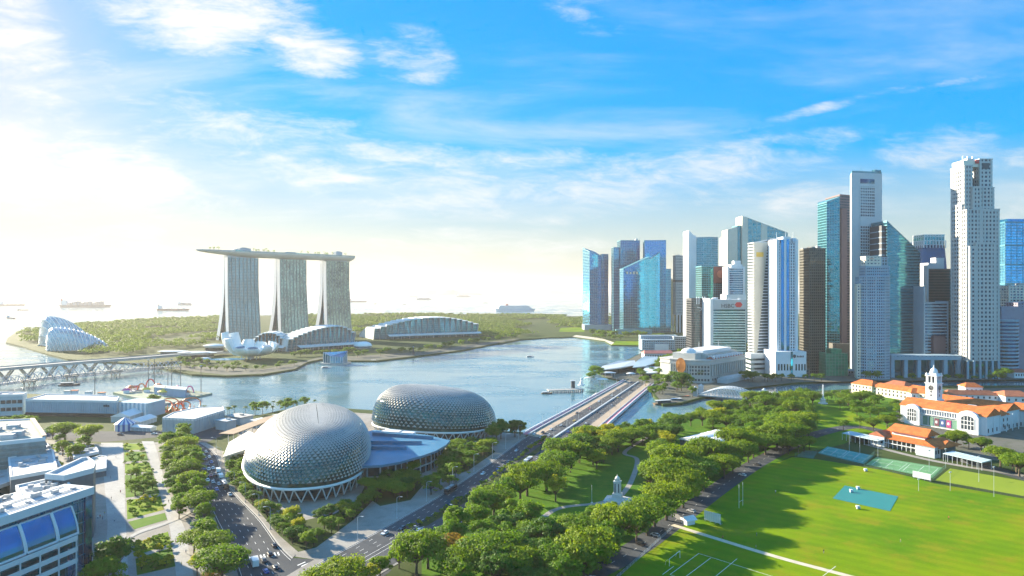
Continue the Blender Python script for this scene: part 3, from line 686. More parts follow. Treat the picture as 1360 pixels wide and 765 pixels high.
# dark green block with white head
Y = 930; P = slab(1233, 1263, Y, 30)
r = T('dark_green_block', 'dark green glass block with a white boxed head, left of the white stepped giant', P)
tower(r, P, 0, pz(357, Y), glass('forest_glass', (.02, .09, .09), .6, .08), DARKM, 3.8, 1.0, 0, bd=.25)
m = MB(); m.prism(slab(1233.5, 1252, Y + 3, 20), pz(357, Y), pz(349, Y), True); m.prism(slab(1243, 1254, Y + 6, 12), pz(357, Y) - .5, pz(342, Y), True); m.build('roof_house', WALLW, r)
m = MB(); m.prism(slab(1231.5, 1233.3, Y - 1, 30), 0, pz(352, Y), True); m.build('edge_fin', WALLW, r)
Y = 885; P = slab(1229, 1258, Y, 26)
r = T('banded_block', 'low blue and white banded block in the gap behind the long podium', P)
tower(r, P, 0, pz(402, Y), G_NAVY, WALLB, 4.0, 1.7, 0, bd=.4, parapet=.5)
m = MB(); m.prism(slab(1227, 1228.8, Y - 1, 26), 0, pz(380, Y), True); m.prism(slab(1258.2, 1259.8, Y - 1, 26), 0, pz(400, Y), True); m.build('edge_fin', WALLB, r)
m = MB(); m.prism(slab(1240, 1256, Y - 6, 6), 0, pz(446, Y), True); m.build('maroon_annex', WALLP, r)
# the white stepped giant
Y = 845
r = T('stepped_giant_tower', 'tallest tower of all, cream and blue-grey stepped shafts with square windows and a red emblem', slab(1264, 1325, Y, 50))
G_HOLE = glass('deep_window', (.008, .05, .10), .5, .1); WST = mat('pale_granite', (.43, .44, .43), .65, var=.05, scale=.03)
def shaft(u0, u1, dy, dep, v1, z0=0.0, turn=0.0, wall=None):
    q = slab(u0, u1, Y + dy, dep, turn)
    tower(r, q, z0, pz(v1, Y), G_HOLE, wall or WST, 5.2, 2.5, 4.7, 2.2, .5, .6)
shaft(1296, 1327.5, 22, 26, 392); shaft(1298, 1326, 24, 24, 276, 5)
shaft(1281, 1291, 6, 26, 218); shaft(1277.5, 1288, 8, 20, 270, 2); 
shaft(1296, 1320, 10, 36, 247); shaft(1301, 1317.5, 13, 34, 208, 5); shaft(1292, 1303, 3, 34, 247, 3)
shaft(1284, 1303, 0, 16, 278); shaft(1303.3, 1327, 2, 20, 277); shaft(1288.5, 1296, -4, 20, 327); shaft(1296.2, 1322, -3, 14, 322)
m = MB(); m.prism(slab(1279.5, 1291, Y + 8, 22), pz(222, Y), pz(211, Y), True, True); m.prism(slab(1284, 1300.8, Y + 14, 18), pz(219, Y), pz(210, Y), True, True); m.build('crown_bridge', WALLC, r)
m = MB(); m.prism(slab(1284.7, 1296, Y + 24, 20), 0, pz(232, Y), True); m.build('recess_glass', G_NAVY, r)
m = MB(); m.prism(slab(1304.5, 1314, Y + 12, 1.2), pz(222, Y), pz(214, Y), True, True); m.build('crown_slot', G_DARK, r)
m = MB(); m.prism(slab(1296, 1300.5, Y + 12.5, 1.5), pz(214.5, Y), pz(209.5, Y), True, True); m.build('emblem', REDM, r)
m = MB()
for u in (1297, 1303, 1310): m.tube((px(u, Y), Y + 26, pz(208, Y)), (px(u, Y), Y + 26, pz(202, Y)), .5, .2)
m.box(px(1308, Y), Y + 30, pz(208, Y), 9, 7, 3); m.build('roof_plant', STEEL, r)
m = MB(); m.prism(slab(1284, 1327, Y - 7, 8), 0, 22, True); m.build('podium', G_TEAL, r)
for i in range(6):
    m = MB(); m.box(px(1285 + 8.2 * i, Y - 7), Y - 7.6, 0, 2.2, 1.4, 22.4); m.build('column', WALLB, r)
# right edge
Y = 1010; P = quad(1325.5, Y + 26, 1335, Y, 1420, Y + 20)
r = T('bright_blue_tower', 'bright blue glass tower with a rounded top, cut by the right edge of the view', P)
tower(r, P, 0, pz(294, Y), glass('bright_blue_glass', (.05, .42, .72), .85, .06), TEALM, 4.2, .7, 10, .5, .2, .3)
m = MB(); bands(m, ccw(P), [400] * 4, pz(378, Y), pz(300, Y), (pz(300, Y) - pz(378, Y)) / 3.05, 2.6, .6); m.build('plant_floor', TEALM, r)
m = MB(); m.prism(slab(1338, 1420, Y + 8, 30), pz(294, Y) - .3, pz(290, Y), True); m.build('crown', G_BLUE, r)
m = MB(); m.prism(slab(1325, 1331, Y + 24, 30), 0, pz(300, Y), True); m.build('grey_fin', WALLG, r)
Y = 960; P = slab(1340, 1440, Y, 30)
r = T('cream_block', 'cream low tower in front of the bright blue tower at the right edge', P)
tower(r, P, 0, pz(379, Y), G_NAVY, WALLC, 4, 2, 5, 2, .3, .4); roof_plant(r, P, pz(379, Y), 5, 41)
Y = 915; P = quad(1336, Y + 20, 1352, Y, 1440, Y + 30)
r = T('purple_block', 'purple grey block with a sloping roofline at the right edge', P)
tower(r, P, 0, [pz(402, Y), pz(396, Y), pz(396, Y), pz(402, Y)], G_NAVY, mat('mauve_wall', (.26, .24, .30), .7), 4, 2, 5, 2, .3, .4)
Y = 868; c = Vector((px(1345, Y), Y + 18))
P = [(c.x + 17 * math.cos(2 * math.pi * i / 20), c.y + 17 * math.sin(2 * math.pi * i / 20)) for i in range(20)]
r = T('round_block', 'round banded block beside the foot of the white stepped giant', P)
tower(r, P, 0, pz(425, Y), G_NAVY, WALLB, 4.6, 2.3, 0, bd=.5)
m = MB(); m.prism(slab(1330, 1362, Y + 26, 20), 0, pz(408, Y), True); m.build('rear_wing', mat('mauve_wall', (.26, .24, .30), .7), r)
# green netted building
Y = 868; P = slab(1097, 1126, Y, 30)
r = thing('netted_building', 'low building wrapped in green scaffold netting, under the faceted purple tower', 'building', (px(1111, Y), Y, 0))
m = MB(); m.prism(P, 0, pz(470, Y), True); m.prism(slab(1104, 1118, Y + 4, 14), pz(470, Y) - .2, pz(464, Y), True); m.build('netting', mat('green_net', (.02, .22, .11), .7, var=.35, scale=.12), r)
m = MB(); piers(m, P, [pz(470, Y) + 2] * 4, 0, 4, .3, .3); bands(m, ccw(P), [60] * 4, 2, pz(470, Y), 4, .3, .3); m.build('scaffold', mat('scaffold', (.10, .28, .2), .6), r)
# low fillers on the waterfront street
for (u0, u1, v, Yq, mm, lab) in ((1126, 1141, 492, 880, WALLG, 'low grey shophouse block between the netted building and the stepped bank'),
                                 (1062, 1075, 490, 862, WALLBR, 'low brown entrance block at the foot of the dark brown tower'),
                                 (895, 918, 447, 1250, WALLG, 'low grey hall between the legged tower and the black block')):
    P = slab(u0, u1, Yq, 18); r = thing('low_block', lab, 'building', (px((u0 + u1) / 2, Yq), Yq, 0))
    tower(r, P, 0, pz(v, Yq), G_DARK, mm, 4, 1.6, 4, 1, .3, .4)
Y = 845; r = thing('white_house', 'small white house with a red tiled roof on the river quay at the right edge', 'house', (px(1352, Y), Y, 0))
m = MB(); m.prism(slab(1347, 1366, Y, 12), 0, 7, False); m.build('wall', WALLW, r)
m = MB(); q = slab(1346.5, 1367, Y - .8, 13.6); m.add([(*p, 7) for p in q] + [((q[0][0] + q[3][0]) / 2 + 4, Y + 6, 11), ((q[1][0] + q[2][0]) / 2 - 4, Y + 6, 11)], [(0, 1, 5, 4), (1, 2, 5), (2, 3, 4, 5), (3, 0, 4), (3, 2, 1, 0)])
m.build('roof', mat('red_tile', (.36, .10, .06), .8, var=.15), r)
m = MB()
for u in (1349, 1352.5, 1356, 1359.5): m.prism(slab(u, u + 1.6, Y - .15, .3), 2.5, 5.2, True, True)
m.build('window', G_DARK, r)
# ------------------------------------------------------------------ hotel with the sky deck
HO = Vector((px(323, 1480), 1480, 0)); HW = Vector((0.66, 0.751, 0)); HD = Vector((-0.751, 0.66, 0))
def hp(s, t, z): p = HO + HW * s + HD * t; return (p.x, p.y, z)
hotel = thing('hotel', 'three towered hotel carrying one long ship shaped deck across its tops', 'hotel', hp(121, 10, 0))
G_HOT = [glass('hotel_glass_a', (.12, .30, .36), .55, .25, (2.4, 3.2), .45, .02), glass('hotel_glass_b', (.22, .36, .32), .55, .28, (2.4, 3.2), .6, .03), glass('hotel_glass_c', (.30, .38, .28), .5, .3, (2.4, 3.2), .75, .04)]
TOPZ = 180.0
def hotel_front(z): q = 1 - z / TOPZ; return -10 * q * q
def hotel_rear(z): q = max(0.0, 1 - z / 125.0); return 14 + 24 * q * q
for i_, s0 in enumerate((0, 121, 242)):
    tw = MB(); ew = {-1: (MB(), MB()), 1: (MB(), MB())}; rr_ = MB(); lv = MB(); n = 18; hw = 35 - i_
    for k_ in range(n):
        za, zb = TOPZ * k_ / n, TOPZ * (k_ + 1) / n
        fa, fb = hotel_front(za), hotel_front(zb); ra, rb = hotel_rear(za), hotel_rear(zb)
        wa, wb = hw + 1.5 * (1 - za / TOPZ), hw + 1.5 * (1 - zb / TOPZ)
        tw.face([hp(s0 - wa, fa, za), hp(s0 + wa, fa, za), hp(s0 + wb, fb, zb), hp(s0 - wb, fb, zb)])
        tw.face([hp(s0 + wa, fa + 12, za), hp(s0 - wa, fa + 12, za), hp(s0 - wb, fb + 12, zb), hp(s0 + wb, fb + 12, zb)])
        rr_.face([hp(s0 - wa, ra, za), hp(s0 + wa, ra, za), hp(s0 + wb, rb, zb), hp(s0 - wb, rb, zb)])
        rr_.face([hp(s0 + wa, ra + 13, za), hp(s0 - wa, ra + 13, za), hp(s0 - wb, rb + 13, zb), hp(s0 + wb, rb + 13, zb)])
        for sg in (-1, 1):
            A = [hp(s0 + sg * wa, fa - .4, za), hp(s0 + sg * wa, fa + 12.4, za), hp(s0 + sg * wb, fb + 12.4, zb), hp(s0 + sg * wb, fb - .4, zb)]
            B = [hp(s0 + sg * wa, ra - .4, za), hp(s0 + sg * wa, ra + 13.4, za), hp(s0 + sg * wb, rb + 13.4, zb), hp(s0 + sg * wb, rb - .4, zb)]
            for q, mb_ in ((A, ew[sg][0]), (B, ew[sg][1])): mb_.face(q if sg > 0 else q[::-1])
    # glazed atrium in the split between the legs
    at = MB()
    for sg in (-1, 1):
        at.face([hp(s0 + sg * (hw - 3), hotel_front(0) + 12, 0), hp(s0 + sg * (hw - 3), hotel_rear(0), 0), hp(s0 + sg * (hw - 3), hotel_rear(120), 120), hp(s0 + sg * (hw - 3), hotel_front(120) + 12, 120)])
    # floor ledges and dividing fins on the front
    z = 4.0
    while z < TOPZ - 2:
        f = hotel_front(z); w_ = hw + 1.5 * (1 - z / TOPZ)
        lv.face([hp(s0 - w_, f - .9, z), hp(s0 + w_, f - .9, z), hp(s0 + w_, f - .9, z + .7), hp(s0 - w_, f - .9, z + .7)])
        lv.face([hp(s0 - w_, f - .9, z + .7), hp(s0 + w_, f - .9, z + .7), hp(s0 + w_, f, z + .7), hp(s0 - w_, f, z + .7)])
        z += 3.3
    fins = []
    for q in range(-4, 5):
        fn = MB(); fins.append(fn)
        for k_ in range(n):
            za, zb = TOPZ * k_ / n, TOPZ * (k_ + 1) / n; s = s0 + q * hw / 4.0
            s = min(max(s, s0 - hw + .6), s0 + hw - .6)
            fn.face([hp(s - .5, hotel_front(za) - 1.3, za), hp(s + .5, hotel_front(za) - 1.3, za), hp(s + .5, hotel_front(zb) - 1.3, zb), hp(s - .5, hotel_front(zb) - 1.3, zb)])
            for o_ in (-.5, .5): fn.face([hp(s + o_, hotel_front(za) - 1.3, za), hp(s + o_, hotel_front(za), za), hp(s + o_, hotel_front(zb), zb), hp(s + o_, hotel_front(zb) - 1.3, zb)])
    t_ = tw.build('front_slab', G_HOT[i_], hotel)
    lv.build('floor_ledges', mat('ledge_grey', (.22, .27, .27), .6, var=.2, scale=.05), t_); [b_.build('fin', MATS['ledge_grey'], t_) for b_ in fins]
    rr_.build('leaning_slab', G_HOT[0], hotel); [b_.build('end_wall', WALLW, hotel) for q in ew.values() for b_ in q]; at.build('atrium_glass', G_DEEP, hotel)
    m = MB(); m.add([hp(s0 - hw + 3, 3, TOPZ - 3), hp(s0 + hw - 3, 3, TOPZ - 3), hp(s0 + hw - 3, 24, TOPZ - 3), hp(s0 - hw + 3, 24, TOPZ - 3), hp(s0 - hw + 3, 3, TOPZ + 5), hp(s0 + hw - 3, 3, TOPZ + 5), hp(s0 + hw - 3, 24, TOPZ + 5), hp(s0 - hw + 3, 24, TOPZ + 5)],
                    [(0, 1, 5, 4), (1, 2, 6, 5), (2, 3, 7, 6), (3, 0, 4, 7)]); m.build('tower_neck', WALLG, hotel)
# deck: a long hull, pointed at its left end
m = MB(); top = MB(); sec = []
S0, S1, N_ = -96.0, 291.0, 60
for k_ in range(N_ + 1):
    s = S0 + (S1 - S0) * k_ / N_; q = min(1.0, (s - S0) / 110.0); e_ = min(1.0, (S1 - s) / 6.0)
    w_ = max(0.3, 20.0 * math.sqrt(1 - (1 - q) ** 2) * (0.8 + 0.2 * e_)); dp = (1.0 + 11.5 * q ** 0.7) * (0.75 + .25 * e_)
    bow = -7.0 * math.sin(math.pi * (s - S0) / (S1 - S0))
    sec.append([hp(s, 13 + bow + w_ * math.cos(a), 193.5 - dp * (math.sin(a) if a <= math.pi else 0)) for a in [math.pi * j / 10 for j in range(11)]])
for A, B in zip(sec, sec[1:]):
    for j in range(10): m.face([A[j], A[j + 1], B[j + 1], B[j]])
    top.face([A[0], B[0], B[10], A[10]])
m.face(sec[-1]); m.face(sec[0][::-1])
dk = m.build('deck_hull', mat('hull_grey', (.50, .50, .47), .5, var=.08, scale=.05), hotel, True)
top.build('deck_floor', CONC, dk)
m = MB()
for A, B in zip(sec, sec[1:]):
    for j in (0, 10):
        a, b = Vector(A[j]), Vector(B[j]); m.add([a, b, b + Vector((0, 0, 1.6)), a + Vector((0, 0, 1.6))], [(0, 1, 2, 3)])
m.build('deck_railing', G_TEAL, dk)
for (s, l, h) in ((8, 26, 8), (-10, 12, 4), (250, 18, 10), (120, 40, 3)):
    c = HO + HW * s + HD * 12; m = MB(); m.box(c.x, c.y, 193.6, l, 13, h, math.atan2(HW.y, HW.x)); m.box(c.x, c.y, 193.6 + h, l * .6, 8, 1.6, math.atan2(HW.y, HW.x)); m.build('deck_pavilion', WALLG, hotel)

# ------------------------------------------------------------------ lotus shaped museum
MC = Vector((px(333, 1080), 1080, 0))
mus = thing('museum', 'white lotus shaped museum of curved upturned fingers on the promontory in front of the hotel', 'museum', MC)
MW = mat('museum_white', (.80, .80, .77), .45, var=.04)
for k_ in range(10):
    az = 2 * math.pi * k_ / 10 + .15
    lf = max(0.0, math.cos(az - math.pi * 1.02)); rt = max(0.0, math.cos(az - .2)); bk = max(0.0, math.cos(az - math.pi / 2))
    L = 27 + 13 * lf + 12 * rt; hgt = 18 + 25 * lf ** 1.5 + 5 * rt + 5 * bk; d_ = Vector((math.cos(az), math.sin(az), 0)); n_ = Vector((-d_.y, d_.x, 0))
    m = MB(); rings = []
    for j in range(9):
        t = j / 8; rr_ = 6 + (L - 6) * math.sin(t * math.pi / 2) ** 0.9; zz = 7 + (hgt - 7) * (1 - math.cos(t * math.pi / 2)) ** 1.1
        w_ = 5.5 + 8.5 * math.sin(min(1, t * 1.15) * math.pi / 2) - 5.0 * t ** 4; th = 3 + 9 * t * (1 - .35 * t)
        c = MC + d_ * rr_ + Vector((0, 0, zz)); up = (Vector((0, 0, 1)) * (1 - .75 * t) - d_ * (.25 + .75 * t)).normalized()
        rings.append([c + n_ * w_ * math.cos(a) * (1.0 if math.sin(a) < 0 else .86) + up * th * (math.sin(a) * (.55 if math.sin(a) < 0 else .75)) for a in [2 * math.pi * q / 14 for q in range(14)]])
    for A, B in zip(rings, rings[1:]):
        for q in range(14): m.face([A[q], A[(q + 1) % 14], B[(q + 1) % 14], B[q]])
    p_ = m.build('finger', MW, mus, True)
    m = MB(); e_ = rings[-1]; c = sum(e_, Vector()) / 14; nn = (e_[4] - c).cross(e_[0] - c).normalized()
    m.face([c + (q - c) * .99 + d_ * .05 for q in e_]); m.face([c + (q - c) * .72 + (c - (MC + d_ * 5 + Vector((0, 0, hgt * .6)))).normalized() * .25 for q in e_]); m.cur = 0
    m.build('skylight', G_DARK if k_ % 3 else WALLG, p_)
m = MB(); m.lathe(MC, [(5, 0), (6, 5), (14, 10), (20, 15), (10, 17), (0, 17)], 20); m.build('bowl', MW, mus, True)
m = MB()
for k_ in range(10):
    az = 2 * math.pi * k_ / 10; a = MC + Vector((math.cos(az) * 15, math.sin(az) * 15, 0)); b = MC + Vector((math.cos(az + .3) * 13, math.sin(az + .3) * 13, 12)); m.tube(a, b, .7, .5)
m.build('columns', MW, mus)
# water lily pond and skirt around it
POND = mat('pond', (.03, .10, .12), .08, var=.1)
m = MB(); m.lathe((MC.x - 34, MC.y - 8, .25), [(20, 0), (20, .2)], 24, 1.4, .8); struct('pond_water', m, mat('blue_pool', (.03, .22, .42), .15, var=.1))

# ------------------------------------------------------------------ long arched halls on the waterfront
def arched_hall(label, uv0, uv1, depth, hgt, peak, nseg, glassm, canopy=True, name='arched_hall', stepped=True, skew=1.0):
    """white stepped roof shells rising over a glazed front; uv0/uv1 are the front base corners"""
    a, b = gp(*uv0), gp(*uv1); e = b - a; L = e.length; e.normalize(); n = Vector((-e.y, e.x, 0))
    if n.y < 0: n = -n
    root = thing(name, label, 'hall', (a + b) / 2)
    def arc(t):
        t = t ** skew
        return hgt * (0.32 + 0.68 * math.sin(math.pi * min(1, max(0, 0.06 + .80 * t / (2 * peak) if t < peak else .46 + .44 * (t - peak) / (1 - peak) + .0))))
    gl = MB(); rf = MB(); rib = MB()
    for k_ in range(nseg):
        t0, t1 = k_ / nseg, (k_ + 1) / nseg; h0, h1 = arc(t0), arc(t1)
        if stepped: h0 = h1 = max(h0, h1) 
        p0, p1 = a + e * L * t0, a + e * L * t1
        gl.face([(*p0.xy, 0), (*p1.xy, 0), (*p1.xy, h1), (*p0.xy, h0)])
        A0, A1 = p0 - n * 7, p1 - n * 7
        q = [(*A0.xy, h0 + .5), (*A1.xy, h1 + .5)]
        m0, m1 = p0 + n * depth * .45, p1 + n * depth * .45; r0, r1 = p0 + n * depth, p1 + n * depth
        q2 = [(*m1.xy, h1 * .98 + 2.0), (*m0.xy, h0 * .98 + 2.0)]
        rf.face([q[0], q[1], q2[0], q2[1]]); rf.face([q2[1], q2[0], (*r1.xy, h1 * .3), (*r0.xy, h0 * .3)])
        rf.face([(*r0.xy, h0 * .3), (*r1.xy, h1 * .3), (*r1.xy, 0), (*r0.xy, 0)])
        rf.face([(q[0][0], q[0][1], q[0][2] - 1.4), (q[1][0], q[1][1], q[1][2] - 1.4), q[1], q[0]])
        if k_ in (0, nseg - 1) or stepped:
            for (P, Pn) in ((p0, h0), (p1, h1)):
                A = P - n * 7; mm = P + n * depth * .45; rr_ = P + n * depth
                rf.face([(*A.xy, Pn - .9), (*A.xy, Pn + .5), (*mm.xy, Pn * .98 + 2), (*rr_.xy, Pn * .3), (*rr_.xy, 0), (*P.xy, 0)])
        rib.tube((*(p0 - n * .4).xy, 0), (*(p0 - n * .4).xy, h0 - .5), .35, .35, 4, False)
    for zz in range(5, int(hgt), 5):
        for k_ in range(nseg):
            t0, t1 = k_ / nseg, (k_ + 1) / nseg
            if min(arc(t0), arc(t1)) > zz: rib.tube((*(a + e * L * t0 - n * .4).xy, zz), (*(a + e * L * t1 - n * .4).xy, zz), .2, .2, 4, False)
    gl.build('glass_front', glassm, root); rf.build('roof_shells', mat('shell_white', (.66, .68, .67), .45, var=.08, scale=.03), root); rib.build('mullions', WALLG, root)
    if canopy:
        m = MB(); p0, p1 = a + e * L * .12 - n * 4, b + e * 4 - n * 4; o = n * 16
        m.add([(*(p0 - o).xy, 7.5), (*(p1 - o).xy, 7.5), (*p1.xy, 10.5), (*p0.xy, 10.5), (*(p0 - o).xy, 6.7), (*(p1 - o).xy, 6.7), (*p1.xy, 9.7), (*p0.xy, 9.7)], [(0, 1, 2, 3), (7, 6, 5, 4), (4, 5, 1, 0), (5, 6, 2, 1), (7, 4, 0, 3)])
        m.build('canopy', mat('shell_white', (.66, .68, .67), .45), root)
        m = MB()
        for k_ in range(12): q = p0 + (p1 - p0) * ((k_ + .5) / 12) - o * .8; m.tube((*q.xy, 0), (*q.xy, 7.4), .4, .4, 6)
        m.build('canopy_posts', WALLG, root)
    return root
G_HALL = glass('hall_glass', (.05, .28, .42), .6, .12, (4, 4), .4, .02)
arched_hall('small arched glass hall with white roof, first beside the lotus museum', (336, 466), (378, 466), 60, 33, .5, 9, G_HALL)
arched_hall('middle arched hall with a stepped white roof in front of the right hotel tower', (381, 467), (470, 461), 80, 42, .66, 15, G_HALL)
arched_hall('long arched exhibition hall with stepped white roof edge, right of the hotel towers', (496, 451), (634, 446), 110, 46, .52, 18, G_HALL)
# pleated pavilion standing in the water
c = gp(444, 482, 0); r = thing('glass_pavilion', 'faceted glass pavilion standing in the bay below the middle hall', 'pavilion', c)
m = MB(); q = [(c.x - 16, c.y - 2), (c.x - 4, c.y - 8), (c.x + 14, c.y - 4), (c.x + 17, c.y + 10), (c.x - 12, c.y + 12)]
m.prism(q, 0, [16, 11, 9, 17, 15]); m.build('glass_wall', G_HALL, r)
m = MB(); m.prism(offset(q, 4), -3, .4, True); m.build('base', CONC, r)
m = MB(); piers(m, q, [16, 11, 9, 17, 15], 0, 4, .4, .3); m.build('mullions', WALLW, r)
c = gp(432, 463); r = thing('dome_pavilion', 'small white domed roof between the middle hall and the long hall', 'pavilion', gp(482, 461))
p = gp(482, 462); m = MB(); m.lathe((p.x, p.y, 0), [(17, 0), (17, 5), (14, 9), (8, 11.5), (0, 12)], 20); m.build('roof', MW, r, True)
m = MB(); m.lathe((p.x, p.y, 0), [(17.4, .5), (17.4, 4), (17.2, 4)], 20); m.build('glass_band', G_HALL, r)
# low roofs left of the museum
for (u, v, w_, d_, h, lab) in ((262, 474, 62, 22, 9, 'low disc roofed pavilion left of the lotus museum'), (230, 470, 52, 16, 6, 'flat grey roofed station at the gardens edge'), (285, 466, 40, 20, 12, 'low white roofed hall behind the lotus museum'), (272, 482, 18, 12, 8, 'small white twin canopy on the promontory')):
    p = gp(u, v); r = thing('pavilion', lab, 'pavilion', p)
    m = MB(); m.lathe((p.x, p.y, 0), [(w_ * .42, 0), (w_ * .42, h * .7), (w_ * .5, h * .72), (w_ * .52, h * .8), (w_ * .3, h), (0, h * 1.08)], 24, 1, d_ / w_ * 1.3); m.build('roof', MATS['shell_white'], r)
    m = MB(); m.lathe((p.x, p.y, 0), [(w_ * .43, .8), (w_ * .43, h * .55), (w_ * .425, h * .55)], 24, 1, d_ / w_ * 1.3); m.build('glass_band', G_DARK, r)

# ------------------------------------------------------------------ ribbed conservatories
def conservatory(label, u0, u1, v, hgt, pk, dep, nr):
    a, b = gp(u0, v), gp(u1, v - 4); r = thing('conservatory', label, 'conservatory', (a + b) / 2, 'ribbed glass conservatories')
    e = b - a; n = Vector((-e.y, e.x, 0)).normalized(); sh = MB(); rb = MB(); rows = []
    for i in range(nr + 1):
        t = i / nr; h = hgt * (math.sin(math.pi * min(1, t / pk * .5)) if t < pk else (math.cos((t - pk) / (1 - pk) * math.pi / 2) ** 0.85)) + 2
        d_ = dep * (0.45 + .55 * math.sin(math.pi * (t ** .8)))
        lean = -18 * (1 - t) * (h / hgt); row = []
        for j in range(13):
            q = math.pi * j / 12; p = a + e * t - n * d_ * math.cos(q) * .5 + e.normalized() * lean * math.sin(q); row.append(Vector((p.x, p.y, max(0, h * math.sin(q) ** .8))))
        rows.append(row)
    for A, B in zip(rows, rows[1:]):
        for j in range(12): sh.face([A[j], A[j + 1], B[j + 1], B[j]])
    for row in rows: rb = MB(); rb.path([p * 1.0 + Vector((0, 0, .6)) for p in row], .75, 4); rb.build('rib', MW, r)
    sh.build('glass_shell', glass('conservatory_glass', (.35, .46, .50), .4, .2, (5, 5), .3, .02), r, True)
conservatory('larger ribbed glass conservatory with a tall rounded head, behind at the gardens tip', 56, 120, 460, 56, .28, 75, 16)
conservatory('lower ribbed glass conservatory with a long tapering tail, nearer the water', 62, 146, 466, 40, .25, 55, 18)

# ------------------------------------------------------------------ bridges at the left
def pt(u, v, z): return gp(u, v, z)
r = thing('viaduct', 'long grey road viaduct on splayed piers crossing the channel beside the gardens', 'bridge', pt(60, 486, 0))
pl = [pt(-260, 512, 12), pt(-100, 499, 12), pt(0, 489, 12), (pt(110, 480, 12)), pt(160, 476.5, 12), pt(235, 470.5, 9), pt(300, 467, 5)]
def strip(mb, pl, w, z, th):
    L, Rr = [], []
    for i, p in enumerate(pl):
        d = (Vector(pl[min(i + 1, len(pl) - 1)]) - Vector(pl[max(i - 1, 0)])); d.z = 0; d.normalize(); n = Vector((-d.y, d.x, 0))
        L.append(Vector(p) + n * w / 2); Rr.append(Vector(p) - n * w / 2)
    for i in range(len(pl) - 1):
        q = [L[i], Rr[i], Rr[i + 1], L[i + 1]]; t = [x + Vector((0, 0, z)) for x in q]; b = [x + Vector((0, 0, z - th)) for x in q]
        mb.face(t); mb.face(b[::-1]); mb.face([b[1], b[2], t[2], t[1]]); mb.face([b[3], b[0], t[0], t[3]])
    return L, Rr
m = MB(); L, Rr = strip(m, pl, 24, 0, 2.4); dk = m.build('deck', CONC, r)
m = MB()
for Q in (L, Rr):
    for a, b in zip(Q, Q[1:]): m.add([a, b, b + Vector((0, 0, 1.2)), a + Vector((0, 0, 1.2))], [(0, 1, 2, 3)])
m.build('parapet', CONC, dk)
def along(pl, n):
    out = []; ln = [(Vector(b) - Vector(a)).length for a, b in zip(pl, pl[1:])]; tot = sum(ln)
    for i in range(n):
        s = tot * (i + .5) / n; k = 0
        while s > ln[k]: s -= ln[k]; k += 1
        a, b = Vector(pl[k]), Vector(pl[k + 1]); out.append((a + (b - a) * (s / ln[k]), (b - a).normalized()))
    return out
for p, d in along(pl[1:5], 9):
    m = MB()
    for s in (-1, 1):
        m.tube((p.x, p.y, -2.6), (p.x + d.x * s * 9, p.y + d.y * s * 9, p.z - 2.3), 1.2, .9, 6)
        n = Vector((-d.y, d.x, 0)) * 7
        m.tube((p.x + n.x, p.y + n.y, -2.6), (p.x + n.x + d.x * s * 9, p.y + n.y + d.y * s * 9, p.z - 2.3), 1.2, .9, 6)
    m.build('pier', CONC, r)
r = thing('spiral_footbridge', 'pale footbridge wrapped in spiralling steel tubes with round viewing pods', 'bridge', pt(100, 500, 0))
pl2 = [pt(-120, 531, 5), pt(0, 509, 5), pt(60, 500.5, 5), pt(130, 493, 5), pt(190, 488, 5), pt(240, 486, 5)]
m = MB(); strip(m, pl2, 6, 0, .6); m.build('deck', CONC, r)
ax = along(pl2, 300); m2 = MB()
for ph, rad in ((0, 5.4), (math.pi, 5.4), (math.pi / 2, 4.6), (-math.pi / 2, 4.6)):
    m = MB(); pts = []
    for i, (p, d) in enumerate(ax):
        a = i * .36 * (1 if rad > 5 else -1) + ph; n = Vector((-d.y, d.x, 0)); pts.append(p + n * rad * math.cos(a) + Vector((0, 0, 1.6 + rad * math.sin(a))))
    m.path(pts, .42, 4); m.build('spiral_tube', STEEL, r)
for p, d in along(pl2[1:], 4):
    n = Vector((-d.y, d.x, 0)); c = p - n * 9 if n.y > 0 else p + n * 9
    m = MB(); m.lathe((c.x, c.y, p.z - 1.5), [(3, -.6), (8, 0), (8.4, 1.2), (8.1, 1.3), (8.0, .6), (0, .6)], 18)
    for q in range(6): a = math.pi * q / 3; m.tube((c.x + 5 * math.cos(a), c.y + 5 * math.sin(a), -2.6), (c.x + 6.4 * math.cos(a + .4), c.y + 6.4 * math.sin(a + .4), p.z - 1.4), .4, .4, 5)
    m.build('viewing_pod', mat('weathered_steel', (.22, .21, .18), .6), r)

